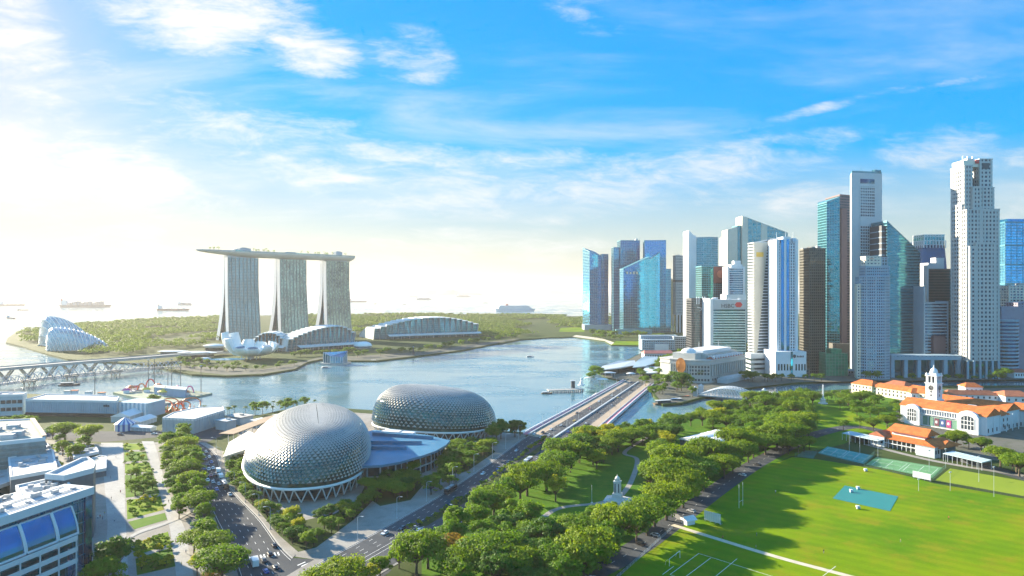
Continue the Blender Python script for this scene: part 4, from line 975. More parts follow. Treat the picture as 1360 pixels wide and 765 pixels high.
# ------------------------------------------------------------------ ships on the roads
def ship_proto(kind, hull, deckm, L):
    r = thing(kind, 'x', 'ship', (0, 0, 0), 'ships at anchor'); B, Hh = L * .15, L * .055
    m = MB(); top = [(-.5, -.4), (.32, -.5), (.44, -.3), (.52, 0), (.44, .3), (.32, .5), (-.5, .4)]
    bot = [(-.46, -.3), (.30, -.4), (.40, -.2), (.44, 0), (.40, .2), (.30, .4), (-.46, .3)]
    m.add([(x * L, y * B, -2.5) for x, y in bot] + [(x * L, y * B, Hh) for x, y in top], [(i, (i + 1) % 7, 7 + (i + 1) % 7, 7 + i) for i in range(7)] + [tuple(range(7, 14))])
    m.build('hull', hull, r)
    if kind == 'cruise_ship':
        m = MB()
        for k_ in range(5): m.box(-.03 * L * k_ * .3, 0, Hh + k_ * Hh * .30, L * (.84 - .03 * k_), B * .9, Hh * .25)
        m.build('cabin_decks', deckm, r)
        m = MB(); m.box(-.2 * L, 0, Hh * 2.48, L * .05, B * .5, Hh * .7); m.build('funnel', mat('funnel_red', (.4, .08, .06), .6), r)
    else:
        m = MB(); m.box(-.40 * L, 0, Hh, L * .10, B * .8, Hh * 1.5); m.box(-.395 * L, 0, Hh * 2.5, L * .06, B * .95, Hh * .5); m.build('bridge_house', deckm, r)
        m = MB(); m.box(-.455 * L, 0, Hh, L * .03, B * .25, Hh * 2.5); m.build('funnel', mat('funnel_red', (.4, .08, .06), .6), r)
        if kind == 'container_ship':
            m = MB()
            for k_ in range(9): m.box((-.29 + .075 * k_) * L, 0, Hh, L * .066, B * .85, Hh * (.9 + .5 * ((k_ * 7) % 3) / 2))
            m.build('containers', mat('container_mix', (.24, .26, .30), .7, var=.6, scale=.06), r)
        else:
            m = MB()
            for k_ in range(4):
                x = (-.22 + .17 * k_) * L; m.tube((x, 0, Hh), (x, 0, Hh * 2.6), L * .006, L * .004, 5); m.tube((x, 0, Hh * 2.4), (x + L * .07, 0, Hh * 1.6), L * .004, L * .003, 4)
                m.box(x + L * .06, 0, Hh, L * .08, B * .6, Hh * .25)
            m.build('deck_cranes', deckm, r)
    return r
HULLD, HULLR = mat('hull_dark', (.10, .12, .15), .6), mat('hull_rust', (.22, .10, .08), .6)
protos = {}
SHIPS = [  # column, row of waterline, length in columns, kind, label
    (114, 408, 60, 'container_ship', 'long grey container ship, largest vessel left of the hotel', 20), (230, 412.5, 43, 'cargo_ship', 'grey cargo ship side on, just left of the hotel', 0), (15, 423, 22, 'cargo_ship', 'workboat with a tall deck house nearest the left edge', -30),
    (16, 406, 34, 'cargo_ship', 'flat barge far out at the left edge of the sea', 5), (246, 405, 24, 'container_ship', 'ship with stacked deck cargo behind the grey cargo ship near the hotel', -20), (476, 401, 22, 'cargo_ship', 'low tanker just right of the hotel towers', 10),
    (499, 403.5, 7, 'cargo_ship', 'small vessel seen end on, right of the low tanker', 70), (537, 404.5, 6, 'cargo_ship', 'small coaster with a mast in the middle of the open sea', 60), (549, 394, 13, 'cargo_ship', 'far freighter under the island ridge', 5),
    (563, 398, 20, 'container_ship', 'loaded freighter below the far freighter, right of the island ridge', 10), (616, 394.5, 20, 'container_ship', 'lone dark freighter far out right of the long hall', 0), (645, 402.5, 7, 'cargo_ship', 'tiny tug left of the white cruise ship', 30),
    (684, 413, 54, 'cruise_ship', 'white many decked cruise ship moored behind the green shore', 8), (31, 412, 16, 'cargo_ship', 'small faint barge above the workboat at the left', 0), (61, 402, 8, 'cargo_ship', 'tiny ship farthest out at the left', 0)]
for (u, v, wpx, kind, lab, rot) in SHIPS:
    p = gp(u, v, -2.2); L = wpx / FPX * p.y
    if kind not in protos:
        r = protos[kind] = ship_proto(kind, {'container_ship': HULLD, 'cargo_ship': HULLR, 'cruise_ship': WALLW}[kind], WALLW, 100.0); r.location = p; r.rotation_euler = (0, 0, R(rot)); r.scale = (L / 100,) * 3; r['label'] = lab; bpy.context.view_layer.update(); KIDS[r.name] = list(r.children)
    else: dup(protos[kind], p, R(rot), L / 100, lab)
# ------------------------------------------------------------------ twin spiked theatres by the water
SHADE = mat('aluminium_shade', (.38, .37, .335), .40, metal=.4, var=.1, scale=.2)
RIM = mat('rim_white', (.72, .73, .72), .45, var=.05)
G_ESP = glass('theatre_glass', (.02, .10, .095), .5, .12, (2.2, 2.2), .5, .03)
def theatre(label, cx, cy, az, a, b, h, nu, nv, ridge, skew=0.0, rim=6.0):
    root = thing('theatre', label, 'theatre', (cx, cy, 0))
    ax = Vector((math.sin(R(az)), math.cos(R(az)), 0)); ay = Vector((-ax.y, ax.x, 0)); L = a * ridge
    def P(th, ph, k=0.0):
        c = max(0.0, math.cos(ph)) ** 0.72; s = max(0.0, math.sin(ph)) ** 0.95
        ex, ey = math.cos(th), math.sin(th); sg = lambda v, p: math.copysign(abs(v) ** p, v)
        x = sg(ex, .85) * (a * c + L * (1 - c)); y = sg(ey, .85) * b * c
        y += skew * s * b; zz = rim + (h - rim) * s * (1 - .10 * (x / a) ** 2 - .10 * x / a)
        return Vector((cx, cy, 0)) + ax * x + ay * y + Vector((0, 0, zz))
    def N(th, ph):
        e = 1e-2; d1 = P(th + e, ph) - P(th - e, ph); d2 = P(th, min(ph + e, 1.5705)) - P(th, max(ph - e, .005)); n = d1.cross(d2)
        return n.normalized() if n.length > 1e-9 else Vector((0, 0, 1))
    smp = [.02 + (math.pi / 2 - .0205) * i / 500 for i in range(501)]; cum = [0.0]
    for i in range(500): cum.append(cum[-1] + math.hypot(b * (max(0, math.cos(smp[i + 1])) ** .72 - max(0, math.cos(smp[i])) ** .72), (h - rim) * (math.sin(smp[i + 1]) ** .95 - math.sin(smp[i]) ** .95)))
    PH = []; i = 0
    for j in range(nv + 1):
        while i < 499 and cum[i + 1] < cum[-1] * j / nv: i += 1
        PH.append(smp[i + 1] if j == nv else smp[i])
    sh = MB(); vs = [P(2 * math.pi * i / nu, PH[j]) - N(2 * math.pi * i / nu, PH[j]) * .25 for j in range(nv + 1) for i in range(nu)]
    sh.add(vs, [(j * nu + i, j * nu + (i + 1) % nu, (j + 1) * nu + (i + 1) % nu, (j + 1) * nu + i) for j in range(nv) for i in range(nu)])
    sh.build('glass_shell', G_ESP, root, True)
    hood = MB(); frame = MB(); q = 2 * math.pi / nu
    for j in range(0, nv - 1):
        for i in range(nu):
            th = q * (i + .5 * (j % 2)); B = P(th, PH[j]); T_ = P(th, PH[j + 2]); Lf = P(th - q / 2, PH[j + 1]); Rt = P(th + q / 2, PH[j + 1])
            n = N(th, PH[j + 1]); steep = 1 - n.z
            op = min(1.0, max(0.0, (steep - .16) / .5))            # louvres open wider on the steep sides, nearly closed on the crown
            tk = min(1.0, max(0.0, (nv - 2 - j) / 7)); tip = T_ + (B - T_) * (1.0 - .1 * tk - .58 * op) + n * ((.06 + .24 * tk) + .75 * op * tk)
            T2 = T_ + n * .05; k_ = 1 - .26 * op; L2 = T_ + (Lf - T_) * k_ + n * .05; R2 = T_ + (Rt - T_) * k_ + n * .05
            hood.face([T2, L2, tip]); hood.face([T2, tip, R2])
    [hood.face([P(q * i, PH[nv - 1]) + Vector((0, 0, .12)), P(q * (i + 1), PH[nv - 1]) + Vector((0, 0, .12)), P(q * (i + 1), PH[nv]) + Vector((0, 0, .12)), P(q * i, PH[nv]) + Vector((0, 0, .12))]) for i in range(nu)]; hood.build('sunshade', SHADE, root)
    m = MB(); pts = [P(2 * math.pi * i / 72, .0) for i in range(73)]; m.path(pts, .75, 6); m.build('rim_ring', RIM, root)
    m = MB(); k = 44
    for i in range(k):
        p0 = P(2 * math.pi * i / k, 0.0); p1 = P(2 * math.pi * (i + 1) / k, 0.0); c = Vector((cx, cy, 0)); g0 = (p0 + p1) / 2; g0 = c + (g0 - c) * .95; g0.z = 0
        m.tube(p0, g0, .34, .34, 5, False); m.tube(g0, p1, .34, .34, 5, False)
    m.build('rim_struts', RIM, root)
    m = MB(); w = [P(2 * math.pi * i / 48, 0.0) for i in range(48)]; c = Vector((cx, cy, 0)); w = [c + (p - c) * .90 for p in w]
    m.prism([(p.x, p.y) for p in w], 0, rim + .3, True); m.build('base_wall', G_DARK, root)
    return root
theatre('nearer spiked silver theatre shell, bigger and closest to the road', -128, 424, -17, 80, 36.5, 33.5, 108, 29, .55, -.16, 8.0)
theatre('farther spiked silver theatre shell beside the bay', -61, 529, 108, 48.5, 34, 34.5, 92, 23, .45, -.05)
# blue roofed foyer between the shells
def wpoly(pix, z): return ccw([tuple(gp(u, v, z).xy) for u, v in pix])
r = thing('foyer', 'low foyer with a broad curved blue roof between the two spiked shells', 'building', gp(530, 615))
fp = wpoly([(480, 619), (507, 617.5), (530, 613.5), (546, 609), (564, 604), (579, 598.5), (592, 591), (598, 585), (570, 578), (530, 573), (497, 571), (484, 574), (470, 590)], 12)
BLUER = mat('blue_roof', (.07, .22, .34), .45, metal=.25, var=.12, scale=.08)
m = MB(); m.prism(fp, 10.6, 12, True, True); rf = m.build('roof', BLUER, r)
m = MB(); m.prism(offset(fp, -3.5), 0, 10.6, False); m.build('glass_wall', G_DARK, r)
m = MB(); piers(m, offset(fp, -3.4), [10.7] * len(fp), 0, 5, .35, .3); m.build('mullions', WALLG, r)
m = MB(); m.prism(offset(fp, -3.2), 4.0, 5.0, False); m.build('floor_edge', CONC, r)
for (a, b, w) in (((497, 577), (575, 583), 2.5), ((492, 589), (560, 589.5), 1.6), ((489, 596), (540, 597), 1.2)):
    p, q = gp(*a, 12.1), gp(*b, 12.1); e = (q - p); n = Vector((-e.y, e.x, 0)).normalized() * w
    m = MB(); m.prism(ccw([tuple((p - n).xy), tuple((q - n * .3).xy), tuple((q + n * .3).xy), tuple((p + n).xy)]), 12, 14.0, True); m.build('roof_step', BLUER, rf)
for (u, v, sx, sy) in ((520, 577, 12, 7), (542, 579, 9, 5)):
    p = gp(u, v, 12); m = MB(); m.box(p.x, p.y, 12, sx, sy, 2.6, -.3); m.build('roof_plant', WALLW, rf)
# low white roofed mall left of the nearer shell
r = thing('waterfront_mall', 'low sand coloured mall with a tilted roof at the left shoulder of the nearer shell', 'building', gp(315, 600))
m = MB(); q = wpoly([(299, 607), (325, 600), (352, 586), (330, 577), (306, 590)], 7); m.prism(q, 0, 7, True); w = m.build('wall', WALLC, r)
m = MB(); m.prism(offset(q, 1), 7, [7.8, 8.6, 9.5, 9, 8.4], True, True); m.build('roof', WALLC, r)
r = thing('promenade_roof', 'long curved brown roofed walkway between the waterside palms and the nearer shell', 'building', gp(345, 560))
pl = [gp(300, 578, 6), gp(330, 567, 6), gp(360, 556, 6), (gp(392, 549, 6))]
m = MB(); strip(m, pl, 11, 1, .6); m.build('roof', mat('brown_roof', (.34, .24, .15), .7), r)
m = MB()
for p, d in along(pl, 14): m.tube((p.x, p.y, 0), (p.x, p.y, 6.5), .3, .3, 5)
m.build('column', WALLW, r)
for k_, (u, v, w_, d_, h) in enumerate(((318, 562, 20, 14, 6), (352, 567, 22, 12, 5), (300, 570, 14, 10, 7), (376, 560, 16, 9, 5))):
    p = gp(u, v); r = thing('kiosk', ('grey flat roofed kiosk nearest the palms', 'white kiosk halfway along the brown walkway', 'kiosk with a dark front at the far left end of the brown walkway', 'small kiosk close behind the nearer shell')[k_], 'kiosk', p, 'kiosks along the brown walkway')
    m = MB(); m.box(p.x, p.y, 0, w_ * .9, d_ * .9, h, -.5); m.build('wall', WALLG, r)
    m = MB(); m.box(p.x, p.y, h, w_, d_, .6, -.5); m.box(p.x + 2, p.y, h + .6, 3, 2, 1.2, -.5); m.build('roof', (CONC, WALLW, WALLG, WALLW)[k_], r)
# ------------------------------------------------------------------ roads, paths, lawns
def sheet(name, pix, m, z, tri=True):
    poly = ccw([tuple(gp(u, v, z).xy) for u, v in pix]); mb = MB(); mb.face([(*p, z) for p in poly]); o = struct(name, mb, m)
    bmx = bmesh.new(); bmx.from_mesh(o.data); bmesh.ops.triangulate(bmx, faces=bmx.faces[:]); bmx.to_mesh(o.data); bmx.free(); return o
def resample(pix, n, z=0.0, step=None):
    """smooth polyline through image points, n world points"""
    P = [gp(u, v, z) for u, v in pix]; out = []; ln = [0]
    for a, b in zip(P, P[1:]): ln.append(ln[-1] + (b - a).length)
    for i in range(n):
        s = ln[-1] * i / (n - 1); k = 0
        while k < len(ln) - 2 and s > ln[k + 1]: k += 1
        t = (s - ln[k]) / max(1e-6, ln[k + 1] - ln[k]); p0, p1, p2, p3 = P[max(k - 1, 0)], P[k], P[k + 1], P[min(k + 2, len(P) - 1)]
        q = p1 + (p2 - p1) * t; h = ((p2 - p0) * .5, (p3 - p1) * .5)
        q = (2 * t**3 - 3 * t**2 + 1) * p1 + (t**3 - 2 * t**2 + t) * h[0] + (-2 * t**3 + 3 * t**2) * p2 + (t**3 - t**2) * h[1] if len(P) > 2 else q
        out.append(q)
    return out
def lerp_lines(A, B, t): return [a + (b - a) * t for a, b in zip(A, B)]
def lane_marks(A, B, ts, z, dash=2.6, gap=6.4, w=.17, solid=()):
    mb = MB()
    for t in ts:
        L = lerp_lines(A, B, t); s = 0.0; on = True; left = dash
        for a, b in zip(L, L[1:]):
            d = (b - a); l = d.length; d = d / max(l, 1e-6); n = Vector((-d.y, d.x, 0)) * w / 2
            if t in solid: mb.face([(*(a - n).xy, z), (*(b - n).xy, z), (*(b + n).xy, z), (*(a + n).xy, z)]); continue
            q = 0.0
            while q < l:
                e = min(l, q + left)
                if on: p, r = a + d * q, a + d * e; mb.face([(*(p - n).xy, z), (*(r - n).xy, z), (*(r + n).xy, z), (*(p + n).xy, z)])
                left -= e - q; q = e
                if left <= 1e-6: on = not on; left = dash if on else gap
    return mb
def kerb(name, L, w, h, m, z=0.0):
    mb = MB()
    for a, b in zip(L, L[1:]):
        d = (b - a); d.z = 0
        if d.length < .01: continue
        d.normalize(); n = Vector((-d.y, d.x, 0)) * w / 2
        mb.prism(ccw([tuple((a - n).xy), tuple((b - n).xy), tuple((b + n).xy), tuple((a + n).xy)]), z, z + h, True)
    return struct(name, mb, m)
# broad ground covers
QUAY = groundmat('quay_ground', (.12, .125, .11), (.17, .165, .14), (.07, .10, .04), .02, .15)
sheet('plaza', [(-40, 800), (-40, 590), (60, 584), (135, 590), (250, 586), (290, 700), (320, 770), (300, 800)], PAVE, .004)
sheet('plaza', [(250, 588), (300, 600), (330, 560), (400, 543), (500, 550), (640, 572), (700, 577), (640, 622), (530, 690), (430, 745), (385, 738), (330, 680), (295, 640)], PAVE, .008)
sheet('park_lawn', [(560, 800), (560, 740), (655, 675), (720, 628), (785, 582), (850, 570), (960, 548), (1060, 527), (1190, 520), (1190, 560), (1120, 590), (1050, 606), (950, 655), (880, 705), (790, 790), (780, 800)], LAWN, .012)
sheet('padang', [(898, 696), (915, 684), (955, 654), (1000, 627), (1052, 607), (1085, 610), (1146, 620), (1175, 625), (1212, 634), (1240, 642), (1300, 652), (1370, 664), (1700, 720), (1700, 960), (700, 960), (800, 790), (850, 738)], PITCH, .016)
sheet('grass_verge', [(1075, 552), (1095, 541), (1118, 541), (1140, 552), (1185, 568), (1170, 576), (1120, 572), (1095, 566)], PITCH, .02)
sheet('quay', [(1010, 529), (1060, 523), (1120, 519), (1400, 514), (1400, 560), (1350, 610), (1300, 612), (1200, 560), (1140, 545)], QUAY, .008)
sheet('quay', [(800, 500), (835, 507), (862, 512), (880, 536), (905, 534), (935, 526), (975, 517), (1060, 507.5), (1400, 503.5), (1400, 490), (1000, 490), (900, 470), (858, 466), (835, 478)], QUAY, .006)
sheet('embankment_path', [(230, 490), (300, 498), (350, 496), (392, 489.5), (408, 480.5), (427, 476.5), (455, 478.5), (500, 478.5), (560, 471.5), (615, 464.5), (650, 457.5), (690, 450.6), (690, 449), (640, 455), (560, 467), (470, 473), (430, 473), (395, 482), (350, 490), (240, 486)], QUAY, .01)
sheet('bay_lawn', [(812, 458), (818, 453), (857, 453.5), (857, 458.4)], PITCH, .015)
sheet('bay_lawn', [(742, 440.5), (745, 435.5), (776, 434), (776, 441)], PITCH, .015)
sheet('sand_strip', [(760, 446.9), (803, 452.9), (812, 457.8), (816, 455), (800, 449.5), (765, 445)], mat('pale_sand', (.52, .47, .36), .8), .012)
sheet('garden_bed', [(303, 612), (322, 617), (330, 652), (355, 681), (400, 692), (445, 682), (478, 662), (500, 660), (470, 690), (420, 727), (396, 733), (372, 712), (345, 682), (316, 655), (304, 640)], EARTH, .03)
sheet('garden_bed', [(490, 634), (545, 626), (566, 640), (545, 664), (505, 672), (480, 655)], EARTH, .03)
sheet('garden_bed', [(588, 606), (615, 594), (650, 592), (658, 600), (620, 626), (600, 630), (578, 633)], EARTH, .03)
# boulevard to the bridge
LE = [(832, 505.5), (765, 543), (704, 577), (655, 612), (590, 655), (530, 690), (480, 718), (430, 745), (380, 775)]
RE = [(864, 509.5), (822, 544), (785, 575), (722, 624), (657, 667), (600, 702), (550, 735), (500, 765), (420, 815)]
A1, B1 = resample(LE, 120), resample(RE, 120)
mb = MB(); mb.ribbon(A1, B1, .03); struct('road', mb, ASPH)
onland = [i for i in range(120) if A1[i].y < 512]
struct('road_markings', lane_marks(A1, B1, (.02, .12, .24, .36, .455, .545, .66, .78, .90, .98), .036, solid=(.02, .455, .545, .98)), MARK)
kerb('kerb', [a + (a - b).normalized() * .2 for a, b in zip(A1, B1) if a.y < 512], .4, .14, CONC); kerb('kerb', [b + (b - a).normalized() * .2 for a, b in zip(A1, B1) if b.y < 520], .4, .14, CONC)
MED = [(a + (b - a) * .5) for a, b in zip(A1, B1)]
kerb('median', [p for p in MED if 315 < p.y < 500], 4.4, .16, EARTH, .01)
mb = MB(); mb.ribbon([a + (a - b).normalized() * 5 for a, b in zip(A1, B1) if a.y < 512], [a + (a - b).normalized() * .45 for a, b in zip(A1, B1) if a.y < 512], .1); struct('pavement', mb, PAVE)
# side road with the queue of cars
LE2 = [(246, 588), (258, 615), (270, 650), (287, 690), (303, 722), (318, 765), (330, 805)]
RE2 = [(266, 588), (287, 604), (297, 635), (316, 660), (345, 690), (371, 725), (388, 742)]
A2, B2 = resample(LE2, 70), resample(RE2, 70)
mb = MB(); mb.ribbon(A2, B2, .026); struct('road', mb, ASPH)
sheet('road', [(300, 715), (352, 698), (371, 725), (388, 741), (431, 744), (470, 725), (520, 757), (440, 830), (320, 830), (317, 765)], ASPH, .022)
sheet('road', [(-60, 590), (-60, 573), (60, 569), (140, 573), (262, 571), (300, 566), (304, 574), (272, 589), (244, 589), (215, 580), (140, 587), (60, 583)], ASPH, .02)
struct('road_markings', lane_marks(A2, B2, (.04, .22, .4, .58, .76, .96), .033, solid=(.04, .96)), MARK)
mb = MB()
for (u0, v0, u1, v1, n) in ((352, 700, 374, 726, 0), (330, 742, 372, 735, 9), (398, 748, 432, 758, 7)):
    p, q = gp(u0, v0), gp(u1, v1)
    for k_ in range(n):
        c = p + (q - p) * ((k_ + .5) / n); e = (q - p).normalized(); nn = Vector((-e.y, e.x, 0)); mb.prism(ccw([tuple((c + e * .3 + nn * 2).xy), tuple((c - e * .3 + nn * 2).xy), tuple((c - e * .3 - nn * 2).xy), tuple((c + e * .3 - nn * 2).xy)]), .03, .04, True)
struct('crossing_markings', mb, MARK)
kerb('kerb', [b + (b - a).normalized() * .25 for a, b in zip(A2, B2)], .5, .14, CONC)
mb = MB(); mb.ribbon([b + (b - a).normalized() * .5 for a, b in zip(A2, B2)], [b + (b - a).normalized() * 4 for a, b in zip(A2, B2)], .12); struct('pavement', mb, PAVE)
# roads beside the park
for nm, pix, w, m_, z in (('road', [(690, 830), (760, 775), (830, 738), (885, 700), (950, 652), (1000, 618), (1045, 594), (1090, 575), (1150, 568), (1260, 605), (1380, 640)], 12, ASPH, .028), ('path', [(893, 697), (960, 718), (1040, 742), (1145, 770), (1250, 800)], 3.0, mat('gravel_path', (.50, .44, .33), .85, var=.15, scale=.3), .03),
                       ('path', [(690, 720), (735, 678), (790, 669), (820, 664), (870, 668), (905, 690)], 3.2, PAVE, .03), ('path', [(820, 664), (838, 640), (846, 610), (830, 600), (870, 575)], 3, PAVE, .034),
                       ('path', [(1150, 590), (1240, 612), (1360, 632)], 5, PAVE, .032), ('path', [(490, 645), (560, 655), (610, 630), (650, 608)], 3, PAVE, .02)):
    C_ = resample(pix, 60); Lq, Rq = [], []
    for i, p in enumerate(C_):
        d = C_[min(i + 1, 59)] - C_[max(i - 1, 0)]; d.normalize(); n = Vector((-d.y, d.x, 0)) * w / 2; Lq.append(p + n); Rq.append(p - n)
    mb = MB(); mb.ribbon(Lq, Rq, z); struct(nm, mb, m_)
    if nm == 'road': struct('road_markings', lane_marks(Lq, Rq, (.5,), z + .006), MARK)
# promenade garden
WALK = groundmat('white_paving', (.40, .395, .38), (.48, .47, .45), (.34, .335, .32), .05, .4)
sheet('promenade', [(134, 588), (163, 588), (167, 693), (172, 800), (138, 800), (143, 693)], WALK, .02)
sheet('promenade', [(188, 586), (204, 586), (209, 600), (220, 645), (246, 703), (260, 780), (236, 780), (226, 703), (213, 654), (195, 600)], WALK, .02)
CURV = resample([(160, 722), (185, 707), (215, 697), (242, 686), (262, 674)], 24); mb = MB(); mb.ribbon([p + Vector((-1, 2.0, 0)) for p in CURV], [p - Vector((-1, 2.0, 0)) for p in CURV], .15); struct('ramp_path', mb, WALK)
BEDS = [[(164, 589), (189, 589), (193, 597), (164, 598)], [(165, 600), (193.5, 599.5), (197, 611.5), (165, 613)], [(166, 616), (198, 614), (203, 626.5), (166, 628)], [(166, 631), (203, 629), (212, 655), (167, 661)], [(168, 664), (213, 659), (218, 677), (169, 690)],
        [(170, 693), (219, 681), (222, 690), (178, 703)], [(178, 722), (223, 706), (227, 722), (180, 738)], [(180, 742), (228, 727), (233, 752), (182, 764)]]
for k_, b in enumerate(BEDS): sheet('garden_lawn', b, LAWN if k_ % 2 else PITCH, .05)
# courts and covers on the sports ground
COURT = mat('teal_court', (.03, .27, .24), .75, var=.12); COURT2 = mat('green_court', (.10, .26, .10), .75, var=.15)
sheet('court', [(1086, 601.5), (1099, 593), (1160, 605), (1147, 616)], COURT, .03); sheet('court', [(1058, 606), (1068, 598), (1086, 600), (1080, 609)], mat('dark_teal_court', (.02, .12, .09), .8), .03)
sheet('court', [(1150, 617), (1164, 607), (1252, 621), (1238, 635)], COURT2, .03); sheet('court', [(1242, 638), (1262, 622), (1372, 641), (1360, 659)], groundmat('bowling_green', (.22, .30, .03), (.27, .34, .03), (.25, .32, .05)), .03)
lm = MB()
for qd in ([(1091, 601), (1101, 594.5), (1125, 599.3), (1116, 606.5)], [(1119, 607.2), (1128, 600), (1156, 605.6), (1145.5, 613)], [(1158, 617), (1168, 609.5), (1205, 615.5), (1194, 624)], [(1199, 625), (1209, 616.2), (1246, 622), (1235, 632)]):
    P = [gp(u, v, .04) for u, v in qd]
    for a, b in list(zip(P, P[1:] + P[:1])) + [((P[0] + P[1]) / 2, (P[2] + P[3]) / 2), ((P[0] + P[3]) / 2, (P[1] + P[2]) / 2)]:
        d = (b - a).normalized(); n = Vector((-d.y, d.x, 0)) * .09; lm.face([(*(a - n).xy, .04), (*(b - n).xy, .04), (*(b + n).xy, .04), (*(a + n).xy, .04)])
for a, b in (((928, 735), (890, 763)), ((944, 741), (905, 770)), ((979, 742), (945, 770)), ((890, 763), (990, 800)), ((928, 735), (1040, 770)), ((895, 752), (880, 763)), ((1110, 752), (1080, 775))):
    a, b = gp(*a, .04), gp(*b, .04); d = (b - a).normalized(); n = Vector((-d.y, d.x, 0)) * .10; lm.face([(*(a - n).xy, .045), (*(b - n).xy, .045), (*(b + n).xy, .045), (*(a + n).xy, .045)])
struct('pitch_lines', lm, MARK)
p = ccw([tuple(gp(u, v).xy) for u, v in ((1122, 645), (1193, 659.5), (1182, 679), (1106, 662))]); m = MB(); m.prism(p, .02, .10, True)
tag(m.build('pitch_cover', mat('teal_tarpaulin', (.02, .19, .18), .6, var=.06, scale=.1)), 'teal rectangular tarpaulin laid flat over the cricket pitch', 'pitch cover')
# the bridge over the river mouth
bi = [i for i in range(120) if A1[i].y > 508]
r = thing('bridge', 'wide road bridge over the river mouth with pink decked footways and low white parapets', 'bridge', (A1[bi[len(bi) // 2]] + B1[bi[len(bi) // 2]]) / 2)
PINK = mat('pink_deck', (.56, .20, .25), .8, var=.15, scale=.2); TANR = mat('tan_road', (.36, .28, .20), .8, var=.12, scale=.1)
Ab, Bb = [A1[i] for i in bi], [B1[i] for i in bi]
def bstrip(t0, t1, z, th=0.0):
    mb = MB(); L, Q = lerp_lines(Ab, Bb, t0), lerp_lines(Ab, Bb, t1)
    mb.ribbon(L, Q, z)
    if th:
        for X in (L, Q):
            for a, b in zip(X, X[1:]): mb.add([(*a.xy, z - th), (*b.xy, z - th), (*b.xy, z), (*a.xy, z)], [(0, 1, 2, 3)])
        mb.ribbon(Q, L, z - th)
    return mb
bstrip(-.13, 1.13, -.02, 1.0).build('deck', CONC, r)
bstrip(-.12, -.03, .25, .2).build('footway', PINK, r); bstrip(1.03, 1.12, .25, .2).build('footway', PINK, r)
bstrip(-.03, -.005, .9, .9).build('divider', WALLG, r); bstrip(1.005, 1.02, .9, .9).build('divider', WALLG, r); bstrip(.48, .52, .9, .9).build('divider', WALLG, r)
bstrip(.02, .20, .045).build('tan_lane', TANR, r); bstrip(.80, .98, .045).build('tan_lane', TANR, r)
bstrip(-.14, -.122, 1.3, 2.6).build('parapet', WALLW, r); bstrip(1.122, 1.14, 1.3, 2.6).build('parapet', WALLW, r)
for k_ in range(7):
    i = int((k_ + .5) / 7 * len(bi)); a, b = Ab[i], Bb[i]; e = (b - a); p0, p1 = a - e * .14, b + e * .14; d = (p1 - p0).normalized(); n = Vector((-d.y, d.x, 0)) * 1.6
    m = MB(); m.prism(ccw([tuple((p0 - n).xy), tuple((p1 - n).xy), tuple((p1 + n).xy), tuple((p0 + n).xy)]), -3, -.9, True); m.build('pier', CONC, r)
# boardwalk step down on the bay side
C_ = resample([(690, 580), (716, 569), (760, 545), (795, 522)], 30)
mb = MB(); mb.ribbon([p + Vector((-2, 6, 0)) for p in C_], C_, -.6); r2 = thing('boardwalk', 'pale boardwalk running along the bay side of the bridge', 'boardwalk', C_[15]); mb.build('deck', WALLC, r2)
m = MB()
for p in C_[::2]: m.tube((p.x - 1.5, p.y + 5, -3), (p.x - 1.5, p.y + 5, .5), .25, .25, 5)
m.build('posts', WALLW, r2)
# ------------------------------------------------------------------ trees
BARK = mat('bark', (.10, .075, .05), .9, var=.3, scale=1.0)
LEAF = {'rain': leafmat('leaf_rain', (.075, .185, .010), (.21, .29, .008), .50), 'round': leafmat('leaf_round', (.06, .185, .012), (.18, .285, .009), .48),
        'pale': leafmat('leaf_pale', (.26, .32, .008), (.36, .36, .010), .55), 'dark': leafmat('leaf_dark', (.04, .125, .014), (.10, .20, .014), .42),
        'brown': leafmat('leaf_brown', (.22, .17, .02), (.25, .15, .022), .5), 'palm': leafmat('leaf_palm', (.06, .14, .014), (.12, .18, .014), .42), 'far': leafmat('leaf_far', (.04, .12, .02), (.13, .20, .03), .42), 'mass': leafmat('leaf_mass', (.06, .17, .012), (.18, .27, .010), .48)}
def leaf(mb, p, n, s, rr):
    """one leaf cluster: a bent four-sided blade facing roughly n"""
    n = (n + Vector((rr.gauss(0, .55), rr.gauss(0, .55), rr.gauss(0, .4)))).normalized(); u = n.orthogonal().normalized(); a = rr.uniform(0, 6.28)
    w = n.cross(u); u2 = u * math.cos(a) + w * math.sin(a); w2 = n.cross(u2); s *= rr.uniform(.6, 1.3)
    k = len(mb.v); mb.v += [tuple(p - u2 * s), tuple(p + w2 * s * .62 - n * s * .18), tuple(p + u2 * s), tuple(p - w2 * s * .62 - n * s * .18)]
    mb.f.append((k, k + 1, k + 2, k + 3)); mb.mi.append(0)
